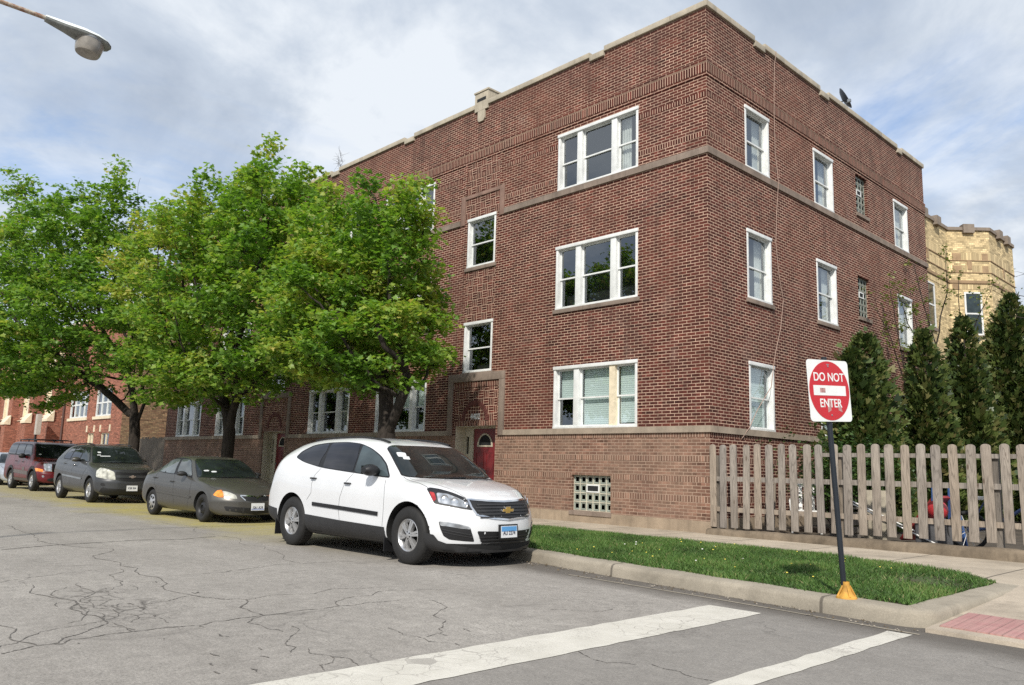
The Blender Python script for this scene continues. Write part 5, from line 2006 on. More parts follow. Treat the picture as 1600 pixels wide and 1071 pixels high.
def skeleton_mesh(mb, P, par, r_tip, expo, r_max, mi=0, minr=0.0):
    n = len(P)
    kids = [[] for _ in range(n)]
    for i in range(1, n):
        kids[par[i]].append(i)
    rad = np.zeros(n)
    for i in range(n - 1, -1, -1):
        rad[i] = r_tip if not kids[i] else sum(rad[k] ** expo for k in kids[i]) ** (1 / expo)
    rad = r_tip + (rad - r_tip) * (r_max - r_tip) / max(1e-6, rad[0] - r_tip)
    # chains
    stack = [(0, [0])]
    while stack:
        i, ch_ = stack.pop()
        while kids[i]:
            ks = sorted(kids[i], key=lambda k: -rad[k])
            for k in ks[1:]:
                stack.append((k, [i, k]))
            i = ks[0]
            ch_.append(i)
        if len(ch_) > 1 and rad[ch_[min(1, len(ch_) - 1)]] > minr:
            rr = [rad[c] for c in ch_]
            if len(ch_) > 1:
                rr[0] = min(rr[0], rr[1] * 1.15)
            sg_ = 10 if rr[0] > 0.08 else 6 if rr[0] > 0.03 else 4
            mb.tube([P[c] for c in ch_], rr, sg_, mi)
    return rad, kids


LEAF = np.array([(0, 0), (-0.16, 0.10), (-0.46, 0.06), (-0.36, 0.30), (-0.52, 0.56), (-0.24, 0.58), (-0.17, 0.72), (0.0, 1.0), (0.17, 0.72), (0.24, 0.58), (0.52, 0.56), (0.36, 0.30), (0.46, 0.06), (0.16, 0.10)])
LTRI = np.array([(0, 1, 13), (1, 2, 3), (3, 4, 5), (5, 6, 3), (6, 7, 8), (13, 1, 3), (13, 3, 11), (11, 12, 13), (11, 3, 6), (11, 6, 8), (11, 8, 9), (9, 10, 11)])


def leaf_mat(name, cols, transl=0.45):
    t = NT(name)
    a = t.n('ShaderNodeAttribute', attribute_name='tone')
    c = t.ramp(a.outputs['Fac'], cols)
    t.base(c)
    t.set(Roughness=0.42, Specular_IOR_Level=0.4)
    tr = t.n('ShaderNodeBsdfTranslucent')
    hs_ = t.n('ShaderNodeHueSaturation', Saturation=1.15, Value=1.25)
    t.put(hs_.inputs['Color'], c)
    t.put(tr.inputs['Color'], hs_.outputs[0])
    mx = t.n('ShaderNodeMixShader')
    mx.inputs[0].default_value = transl
    t.L.new(t.bsdf.outputs[0], mx.inputs[1])
    t.L.new(tr.outputs[0], mx.inputs[2])
    t.L.new(mx.outputs[0], t.N['Material Output'].inputs['Surface'])
    return t.m


def leaves(name, pts, per, size, spread, mat, parent, tone_fn, droop=0.35, flat=0.42):
    n = len(pts) * per
    c = np.repeat(pts, per, axis=0) + rng.normal(0, 1, (n, 3)) * np.array(spread)
    ct = np.repeat(tone_fn(pts), per)
    # leaf frame: normal mostly up, tip pointing outward and down
    nz = rng.normal(0, flat, (n, 3))
    nz[:, 2] += 1.0
    nz /= np.linalg.norm(nz, axis=1)[:, None]
    az = rng.uniform(0, 2 * np.pi, n)
    tdir = np.stack([np.cos(az), np.sin(az), -droop + rng.normal(0, 0.3, n)], 1)
    tdir -= nz * (tdir * nz).sum(1)[:, None]
    tdir /= np.linalg.norm(tdir, axis=1)[:, None] + 1e-9
    sd_ = np.cross(tdir, nz)
    s = size * rng.uniform(0.65, 1.25, n)
    k = len(LEAF)
    fold = np.abs(LEAF[:, 0]) * 0.28 - LEAF[:, 1] ** 2 * 0.18
    V = c[:, None, :] + s[:, None, None] * (LEAF[None, :, 0:1] * sd_[:, None, :] + LEAF[None, :, 1:2] * tdir[:, None, :] + fold[None, :, None] * nz[:, None, :])
    F = (np.arange(n)[:, None, None] * k + LTRI[None]).reshape(-1, 3)
    tone = np.clip(ct + rng.normal(0, 0.15, n), 0, 1)
    return arrays_mesh(name, V.reshape(-1, 3), F, mat, parent, attr=np.repeat(tone, k))


def bark_mat(name, c1, c2):
    t = NT(name)
    p = t.coord()
    v = t.n('ShaderNodeVectorMath', operation='MULTIPLY')
    t.put(v.inputs[0], p)
    v.inputs[1].default_value = (1, 1, 0.18)
    f = t.noise(v.outputs[0], 18, 6, 0.7, 0.5)
    t.base(t.ramp(f, [(0.32, c1), (0.68, c2)]))
    t.set(Roughness=0.95, Specular_IOR_Level=0.2)
    t.bump(f, 0.9, 0.03)
    return t.m


M_BARK = bark_mat("maple_bark", (0.018, 0.014, 0.011), (0.060, 0.050, 0.042))


def maple(base, blobs, trunk, forks, label, n_att, leaf_n, lsize, mat, tone_fn, rmax=0.22, step=0.26, spread=(0.19, 0.19, 0.085), rt=0.0048):
    root = empty("maple_tree", base)
    tag(root, label, "tree", "street maples along the parkway")
    att = []
    tot = sum((b[3] * b[4] * b[5]) ** 0.75 for b in blobs)
    for cx, cy, cz, rx, ry, rz_ in blobs:
        k = int(n_att * (rx * ry * rz_) ** 0.75 / tot)
        u = rng.normal(0, 1, (k, 3))
        u /= np.linalg.norm(u, axis=1)[:, None]
        u *= (rng.random((k, 1)) ** 0.42)
        att.append(u * np.array([rx, ry, rz_]) + np.array([cx, cy, cz]))
    # leading shoots standing out of the crown
    for cx, cy, cz, rx, ry, rz_ in blobs:
        for _ in range(8):
            u = rng.normal(0, 1, 3)
            u[2] = abs(u[2]) + 0.25
            u /= np.linalg.norm(u)
            o = np.array([cx, cy, cz]) + u * np.array([rx, ry, rz_]) * 0.93
            L_ = rng.uniform(0.25, 0.8)
            d_ = u * 0.55 + np.array([0, 0, 0.75])
            att.append(o + np.linspace(0.1, 1, 5)[:, None] * d_ * L_ + rng.normal(0, 0.05, (5, 3)))
    att = np.concatenate(att) - np.array(base)
    att = att[att[:, 2] > 2.3]
    P, par = colonize(att, None, step, step * 1.5, 3.2, 150, (0, 0, 0.05), trunk)
    mb = MB()
    rad, kids = skeleton_mesh(mb, P, par, rt, 2.15, rmax)
    # root flare
    mb.lathe([(rmax * 1.5, -0.05), (rmax * 1.2, 0.12), (rmax * 0.98, 0.4)], 2, 14, tuple(trunk[0][:3]))
    mb.build("trunk", M_BARK, root, smooth=60)
    tips = np.array([i for i in range(len(P)) if rad[i] < rt * 2.9 and P[i][2] > 2.2])
    pts = P[tips]
    # leaves sit in clumps with open gaps between them
    hole = np.sin(pts[:, 0] * 2.7 + 1.7 * np.sin(pts[:, 2] * 1.9)) * np.sin(pts[:, 2] * 3.1 + 1.3 * np.sin(pts[:, 1] * 2.3)) * np.sin(pts[:, 1] * 2.2 + pts[:, 0])
    pts = pts[rng.random(len(pts)) < np.clip(0.86 + 0.9 * hole, 0.15, 1)]
    per = max(1, int(round(leaf_n / len(pts))))
    leaves("crown", pts, per, lsize, spread, mat, root, tone_fn)
    return root, len(pts), len(P)


LC = [(0.0, (0.080, 0.160, 0.032)), (0.3, (0.155, 0.285, 0.052)), (0.55, (0.240, 0.375, 0.070)), (0.8, (0.370, 0.430, 0.092)), (1.0, (0.50, 0.44, 0.13))]
M_LEAF = leaf_mat("maple_leaf", LC, 0.5)


def tone_of(base, wob, cx, cy, yl=None):
    def f(p):
        t_ = base + wob * np.sin(p[:, 0] * 1.9 + np.sin(p[:, 2] * 2.3) * 1.5) * np.sin(p[:, 2] * 2.1 + p[:, 1] * 1.7)
        if yl is not None:
            d = np.linalg.norm((p - np.array(yl[:3])) / np.array(yl[3:6]), axis=1)
            t_ = t_ + yl[6] * np.clip(1.2 - d, 0, 1)
        return t_
    return f


T1 = maple((-5.7, -3.9, 0.14),
           [(-6.7, -4.0, 4.2, 2.3, 2.2, 1.35), (-6.9, -4.0, 5.6, 1.7, 1.8, 1.35), (-5.35, -4.1, 6.5, 0.85, 0.9, 0.95), (-7.6, -4.1, 6.65, 1.2, 1.1, 0.95), (-5.4, -4.2, 3.35, 1.0, 1.2, 0.7), (-5.7, -4.2, 4.6, 0.7, 1.0, 0.7), (-8.3, -4.0, 4.4, 1.5, 2.0, 1.5)],
           [(0, 0, 0), (0.0, 0, 0.6), (-0.02, 0, 1.2), (-0.02, 0, 1.8), (-0.10, 0.02, 2.3), (-0.16, 0.02, 2.9), (0.20, 0.0, 2.15, 3), (0.50, -0.02, 2.6), (0.70, 0, 2.95)], None,
           "broad green maple nearest the white car, its trunk forking low in front of the entry", 1700, 33000, 0.125, M_LEAF, tone_of(0.46, 0.24, 0, 0, (-1.2, 0, 5.0, 2.0, 2.5, 1.8, 0.20)), 0.20)
T2 = maple((-13.6, -3.9, 0.14),
           [(-13.2, -4.2, 5.6, 3.7, 3.0, 2.4), (-13.2, -4.4, 7.7, 2.9, 2.4, 1.7), (-16.6, -4.6, 7.2, 2.3, 2.3, 2.3), (-10.2, -4.4, 6.2, 1.7, 2.0, 1.8), (-12.4, -4.2, 8.9, 1.5, 1.4, 1.0), (-15.6, -4.4, 3.95, 2.4, 2.2, 1.25), (-12.0, -4.6, 3.85, 2.4, 2.0, 1.15), (-10.6, -4.2, 7.9, 1.2, 1.4, 1.1)],
           [(0, 0, 0), (0.0, 0, 0.6), (0.02, 0, 1.3), (0.05, 0, 2.0), (0.16, 0, 2.6), (0.35, 0.02, 3.0), (-0.3, 0, 2.7, 3), (-0.7, 0.0, 3.2)], None,
           "tall yellowish green maple standing between the silver grey sedan and the brick block", 2300, 46000, 0.14, M_LEAF, tone_of(0.47, 0.24, 0, 0, (-2.4, -0.5, 7.0, 3.0, 3.0, 3.2, 0.38)), 0.18)
T3 = maple((-20.9, -4.0, 0.14),
           [(-21.6, -5.2, 6.0, 4.4, 3.6, 2.6), (-22.5, -6.2, 8.5, 3.2, 2.6, 1.9), (-25.2, -6.8, 7.2, 2.8, 2.6, 2.8), (-26.4, -7.2, 10.2, 1.2, 1.0, 1.9), (-21.2, -5.6, 9.9, 1.2, 1.2, 1.2), (-23.6, -7.0, 4.7, 3.4, 2.6, 1.3), (-23.4, -6.6, 9.7, 0.9, 0.9, 1.0), (-24.8, -6.6, 4.1, 3.6, 2.5, 1.25), (-28.6, -7.2, 6.6, 2.0, 2.0, 2.6)],
           [(0, 0, 0), (0.0, 0, 0.6), (0.0, 0, 1.3), (-0.02, 0, 2.0), (-0.10, -0.05, 2.7), (-0.35, -0.1, 3.5), (0.22, 0.0, 2.55, 3), (0.62, 0.0, 3.1), (-0.5, -0.1, 2.75, 4), (-1.0, -0.2, 3.0)], None,
           "tall bright green maple in front of the grey board fence, leftmost of the street trees", 2500, 50000, 0.15, M_LEAF, tone_of(0.40, 0.24, 0, 0), 0.185)
print("trees", T1[1:], T2[1:], T3[1:])


# ------------------------------------------------------------------ clipped cone evergreens in the yard
M_THUJA = leaf_mat("arborvitae_spray", [(0.0, (0.014, 0.028, 0.009)), (0.35, (0.050, 0.082, 0.022)), (0.7, (0.115, 0.150, 0.040)), (1.0, (0.20, 0.17, 0.07))], 0.2)


def thuja(base, h, r, label, seed, n=15000, lean=(0, 0)):
    g = np.random.default_rng(seed)
    root = empty("arborvitae", base)
    tag(root, label, "tree", "arborvitae row in the yard")
    mb = MB()
    mb.tube([(0, 0, 0), (0, 0, h * 0.5), (lean[0], lean[1], h * 0.93)], [0.09, 0.06, 0.012], 8)
    for i in range(40):
        z = g.uniform(0.1, 0.85) * h
        a = g.uniform(0, 6.28)
        rr = r * 0.6 * (1 - (z / h) ** 1.6)
        mb.tube([(0, 0, z * 0.9), (rr * math.cos(a), rr * math.sin(a), z + 0.2)], [0.014, 0.004], 4)
    mb.build("trunk", M_BARK, root)
    t = g.random(n) ** 1.15
    a = g.uniform(0, 2 * np.pi, n)
    ph = g.uniform(0, 6.28, 6)
    env = np.clip(1 - t ** 1.9, 0, 1) ** 0.75 * np.clip(0.62 + t * 4.0, 0, 1)
    lump = 1 + 0.15 * np.sin(3 * a + ph[0] + 9 * t) + 0.14 * np.sin(5 * a + ph[1] - 14 * t) + 0.12 * np.sin(8 * a + 23 * t + ph[2]) + 0.10 * np.sin(13 * a - 37 * t + ph[3])
    rad = r * env * lump * (0.55 + 0.52 * g.random(n) ** 0.5)
    z = t * h + 0.05
    # several leaders of unequal height give the uneven outline
    lead = g.integers(0, 5, n)
    la = g.uniform(0, 6.28, 5)
    lo = np.stack([np.cos(la), np.sin(la)], 1) * (r * g.uniform(0.15, 0.42, 5))[:, None]
    lo[0] = 0
    lh = g.uniform(0.70, 0.93, 5)
    lh[0] = 1.0
    lw_ = g.uniform(0.5, 0.72, 5)
    lw_[0] = 0.74
    rad = rad * lw_[lead]
    z = z * lh[lead]
    c = np.stack([rad * np.cos(a) + lo[lead, 0] * (0.4 + 0.6 * t), rad * np.sin(a) + lo[lead, 1] * (0.4 + 0.6 * t), z], 1)
    stray = g.random(n) < 0.05
    c[stray] += g.normal(0, 0.07, (stray.sum(), 3)) + np.stack([np.cos(a[stray]), np.sin(a[stray]), np.full(stray.sum(), 0.7)], 1) * 0.10
    out = np.stack([np.cos(a), np.sin(a), np.full(n, 0.9)], 1) + g.normal(0, 0.35, (n, 3))
    out /= np.linalg.norm(out, axis=1)[:, None]
    nz = g.normal(0, 1, (n, 3))
    sd_ = np.cross(out, nz)
    sd_ /= np.linalg.norm(sd_, axis=1)[:, None] + 1e-9
    sh = np.array([(0, 0), (-0.22, 0.3), (-0.42, 0.62), (-0.16, 0.62), (-0.12, 1.0), (0.05, 0.72), (0.34, 0.86), (0.24, 0.3)])
    tri = np.array([(0, 1, 7), (1, 2, 3), (1, 3, 5), (1, 5, 7), (3, 4, 5), (7, 5, 6)])
    s = 0.17 * g.uniform(0.5, 1.5, n)
    V = c[:, None, :] + s[:, None, None] * (sh[None, :, 0:1] * sd_[:, None, :] + sh[None, :, 1:2] * out[:, None, :])
    F = (np.arange(n)[:, None, None] * len(sh) + tri[None]).reshape(-1, 3)
    tone = np.clip(0.42 + 0.22 * (lump - 1) / 0.2 * 0.6 + g.normal(0, 0.22, n), 0, 0.85)
    br = g.random(n) < 0.05
    tone[br] = g.uniform(0.88, 1.0, br.sum())
    arrays_mesh("crown", V.reshape(-1, 3), F, M_THUJA, root, attr=np.repeat(tone, len(sh)))
    return root


thuja((1.7, 3.6, 0.2), 4.2, 1.0, "broad dark arborvitae right behind the DO NOT ENTER sign, closest of the row", 1, 17000)
thuja((1.8, 6.9, 0.2), 4.7, 0.92, "narrow pointed arborvitae in the middle of the gap, before the last brick window", 2, 15000)
thuja((1.95, 9.6, 0.2), 5.45, 1.05, "slim dark arborvitae in front of the yellow bay", 3, 14000)
thuja((2.35, 12.6, 0.2), 6.55, 1.5, "tallest and bulkiest arborvitae in front of the yellow building", 4, 18000)
thuja((4.3, 12.0, 0.2), 5.9, 1.2, "arborvitae at the far right edge of the yard row", 5, 12000)

# low shrub filling the foot of the row
shrub = empty("yard_shrub", (1.6, 2.1, 0.2))
tag(shrub, "low leafy green shrub at the foot of the arborvitae behind the pickets", "shrub")
mb = MB()
for i in range(14):
    a = i * 2.4
    mb.tube([(0, 0, 0), (0.4 * math.cos(a), 0.35 * math.sin(a), 0.7), (0.7 * math.cos(a), 0.6 * math.sin(a), 1.3)], [0.015, 0.01, 0.004], 4)
mb.build("stems", M_BARK, shrub)
sp_ = rng.normal(0, 1, (420, 3)) * np.array([0.55, 0.45, 0.38]) + np.array([0.15, 0, 1.25])
leaves("foliage", sp_, 8, 0.07, (0.08, 0.08, 0.06), leaf_mat("shrub_leaf", [(0, (0.02, 0.045, 0.012)), (0.6, (0.05, 0.10, 0.022)), (1, (0.14, 0.19, 0.05))], 0.3), shrub, lambda p: 0.45 + 0.2 * np.sin(p[:, 0] * 9 + p[:, 2] * 7))


# thin young trees with sparse spring leaves
def sapling(base, tips, label, n_leaf, lsize, seed, group=None, col=None, name="young_tree"):
    root = empty(name, base)
    tag(root, label, "tree", group)
    g = np.random.default_rng(seed)
    mb = MB()
    pts = []
    for path, r_ in tips:
        path = [Vector(p) for p in path]
        full = []
        for a, b in zip(path[:-1], path[1:]):
            for k in range(4):
                q = a.lerp(b, k / 4)
                full.append(q + Vector(g.normal(0, 0.025, 3)) * (1 if full else 0))
        full.append(path[-1])
        n = len(full)
        mb.tube(full, [max(0.004, r_ * (1 - 0.85 * i / n)) for i in range(n)], 6)
        for i in range(n // 3, n):
            for k in range(2):
                d = Vector(g.normal(0, 1, 3)) + Vector((0, 0, 0.5))
                l = g.uniform(0.15, 0.5)
                e = full[i] + d.normalized() * l
                mb.tube([full[i], full[i].lerp(e, 0.5) + Vector(g.normal(0, 0.02, 3)), e], [0.006, 0.004, 0.0025], 4)
                pts += [full[i].lerp(e, t_) for t_ in (0.5, 0.75, 1.0)]
    mb.build("trunk", M_BARK, root)
    if n_leaf:
        pts = np.array([tuple(p) for p in pts])
        leaves("crown", pts, n_leaf, lsize, (0.05, 0.05, 0.05), col or M_SPRING, root, lambda p: np.full(len(p), 0.5))
    return root


M_SPRING = leaf_mat("spring_leaf", [(0, (0.09, 0.13, 0.03)), (0.6, (0.20, 0.25, 0.06)), (1, (0.34, 0.34, 0.12))], 0.4)
sapling((1.2, 10.5, 0.2), [([(0, 0, 0), (-0.05, 0, 2.5), (-0.3, 0.1, 5.0), (-0.9, 0.4, 7.6)], 0.05), ([(-0.05, 0, 2.5), (0.3, 0.2, 4.6), (0.35, 0.3, 6.9)], 0.035), ([(-0.1, 0, 3.3), (-0.8, -0.2, 5.4), (-1.15, -0.3, 6.6)], 0.03), ([(-0.3, 0.1, 5.0), (0.0, 0.3, 6.6), (0.0, 0.5, 7.9)], 0.025), ([(0.3, 0.2, 4.6), (0.9, 0.3, 6.0), (1.2, 0.3, 6.6)], 0.02)],
        "thin leaning young tree with sparse pale leaves before the yellow wall", 3, 0.085, 5)
sapling((0.75, 8.7, 0.2), [([(0, 0, 0), (0.05, 0, 3.0), (-0.2, 0, 5.2), (-0.25, -0.3, 6.6)], 0.03), ([(0.05, 0, 3.0), (-0.1, -0.7, 4.8), (-0.3, -1.2, 5.9)], 0.022), ([(0.0, 0, 3.6), (0.1, 0.7, 5.2), (-0.1, 1.0, 6.4)], 0.02)],
        "spindly sapling with sparse pale leaves against the red brick side wall", 3, 0.08, 9)
sapling((5.85, 8.2, 0.2), [([(0, 0, 0), (0, 0, 3.0), (-0.5, 0.1, 5.0), (-1.3, 0.2, 5.9), (-2.1, 0.3, 6.3)], 0.07), ([(0, 0, 3.0), (-0.8, 0.0, 4.3), (-1.7, 0.0, 5.0), (-2.3, 0.1, 5.2)], 0.05), ([(0, 0, 3.2), (-0.3, 0.0, 5.0), (-0.9, 0.1, 6.6), (-1.7, 0.2, 7.4)], 0.05), ([(-0.5, 0.1, 5.0), (-1.4, 0.0, 5.5), (-2.2, -0.1, 5.7)], 0.03)],
        "nearly bare budding tree reaching in from the right edge", 1, 0.05, 13, name="budding_tree")
# tiny twiggy weed on the far parapet
tw = sapling((-15.2, 0.15, 11.55), [([(0, 0, 0), (0.03, 0, 0.5), (0.0, 0, 1.05)], 0.012), ([(0, 0, 0.1), (-0.16, 0, 0.6), (-0.2, 0, 0.9)], 0.01), ([(0, 0, 0.1), (0.2, 0, 0.55)], 0.008)], "thin bare twigs growing on the brick parapet above the maples", 0, 0.03, 21, name="parapet_weed")
tw['category'] = "plant"
tw.scale = (0.75, 0.75, 0.75)


# ------------------------------------------------------------------ cars
def pchip(xk, yk):
    """monotone cubic through keys, any order of x"""
    xk, yk = np.asarray(xk, float), np.asarray(yk, float)
    o = np.argsort(xk)
    xk, yk = xk[o], yk[o]
    h = np.diff(xk)
    d = np.diff(yk) / h
    m = np.zeros(len(xk))
    for i in range(1, len(xk) - 1):
        if d[i - 1] * d[i] > 0:
            w1, w2 = 2 * h[i] + h[i - 1], h[i] + 2 * h[i - 1]
            m[i] = (w1 + w2) / (w1 / d[i - 1] + w2 / d[i])
    m[0], m[-1] = d[0], d[-1]

    def f(x):
        x = np.clip(x, xk[0], xk[-1])
        i = np.clip(np.searchsorted(xk, x) - 1, 0, len(h) - 1)
        t = (x - xk[i]) / h[i]
        return (2 * t ** 3 - 3 * t ** 2 + 1) * yk[i] + (t ** 3 - 2 * t ** 2 + t) * h[i] * m[i] + (-2 * t ** 3 + 3 * t ** 2) * yk[i + 1] + (t ** 3 - t ** 2) * h[i] * m[i + 1]
    return f


def catmull(P, counts):
    P = np.array(P, float)
    Q = np.vstack([2 * P[0] - P[1], P, 2 * P[-1] - P[-2]])
    out = []
    for i in range(len(P) - 1):
        p0, p1, p2, p3 = Q[i], Q[i + 1], Q[i + 2], Q[i + 3]
        t0 = 0.0
        t1 = t0 + max(1e-4, np.linalg.norm(p1 - p0) ** 0.5)
        t2 = t1 + max(1e-4, np.linalg.norm(p2 - p1) ** 0.5)
        t3 = t2 + max(1e-4, np.linalg.norm(p3 - p2) ** 0.5)
        for k in range(counts[i]):
            t = t1 + (t2 - t1) * k / counts[i]
            a1 = (t1 - t) / (t1 - t0) * p0 + (t - t0) / (t1 - t0) * p1
            a2 = (t2 - t) / (t2 - t1) * p1 + (t - t1) / (t2 - t1) * p2
            a3 = (t3 - t) / (t3 - t2) * p2 + (t - t2) / (t3 - t2) * p3
            b1 = (t2 - t) / (t2 - t0) * a1 + (t - t0) / (t2 - t0) * a2
            b2 = (t3 - t) / (t3 - t1) * a2 + (t - t1) / (t3 - t1) * a3
            out.append((t2 - t) / (t2 - t1) * b1 + (t - t1) / (t2 - t1) * b2)
    out.append(P[-1])
    return np.array(out)


def car_shell(sp):
    """closed body surface: list of verts, faces"""
    T_ = np.array(sp['table'], float)
    fs = [pchip(T_[:, 0], T_[:, j]) for j in range(1, 8)]
    xn, xt = T_[0, 0], T_[-1, 0]
    zm = sp.get('zmid', 0.62)
    S_ = np.concatenate([np.linspace(xn, xn - 0.5, 14)[:-1], np.linspace(xn - 0.5, xt + 0.4, 58)[:-1], np.linspace(xt + 0.4, xt, 12)])
    pf_, pr_ = pchip(*zip(*sp['front_prof'])), pchip(*zip(*sp['rear_prof']))
    counts = [3, 3, 6, 8, 9, 6, 5]
    x0f, x0r = sp.get('x0f', -0.05), xt + sp.get('rear_zone', 1.0)
    af, ar, pw = sp['plan_front'], sp['plan_rear'], sp.get('plan_pow', 3.2)

    def warp(s, y, z, W):
        x = s
        if s > x0f:
            t = (s - x0f) / (xn - x0f)
            x -= t ** 1.6 * (af * min(1, abs(y) / W) ** pw + pf_(z))
        if s < x0r:
            t = (x0r - s) / (x0r - xt)
            x += t ** 1.6 * (ar * min(1, abs(y) / W) ** pw + pr_(z))
        return float(x)
    rows, raw = [], []
    for s in S_:
        zb, W, zbelt, Wb, Wt, ze, zt = [float(f(s)) for f in fs]
        zmm = min(zm, (zb + zbelt) / 2 + 0.08)
        prof_ = catmull([(0, zb), (W - 0.16, zb), (W - 0.03, zb + 0.10), (W, zmm), (Wb, zbelt), (Wt, ze), (0.55 * Wt, zt - (zt - ze) * 0.22), (0, zt)], counts)
        prof_[:, 0] = np.maximum(prof_[:, 0], 0)
        prof_[0, 0] = prof_[-1, 0] = 0
        raw.append((s, prof_, W))
    V, F = [], []
    m = len(raw[0][1])
    ring = 2 * (m - 1)
    for s, p, W in raw:
        for y, z in p:
            V.append((warp(s, y, z, W), y, z))
        for y, z in p[-2:0:-1]:
            V.append((warp(s, y, z, W), -y, z))
    n = len(raw)
    for i in range(n - 1):
        for j in range(ring):
            j2 = (j + 1) % ring
            F.append((i * ring + j, i * ring + j2, (i + 1) * ring + j2, (i + 1) * ring + j))
    for end in (0, n - 1):
        s, p, W = raw[end]
        K = 14
        grid = []
        for j in range(1, m - 1):
            row = [end * ring + j]
            y, z = p[j]
            for k in range(1, K):
                yy = y * (1 - 2 * k / K)
                V.append((warp(s, yy, z, W), yy, z))
                row.append(len(V) - 1)
            row.append(end * ring + ring - j)
            grid.append(row)
        for a, b in zip(grid[:-1], grid[1:]):
            for k in range(K):
                F.append((a[k], a[k + 1], b[k + 1], b[k]))
        for row, c in ((grid[0], end * ring), (grid[-1], end * ring + m - 1)):
            for k in range(K):
                F.append((row[k], row[k + 1], c))
    return V, F


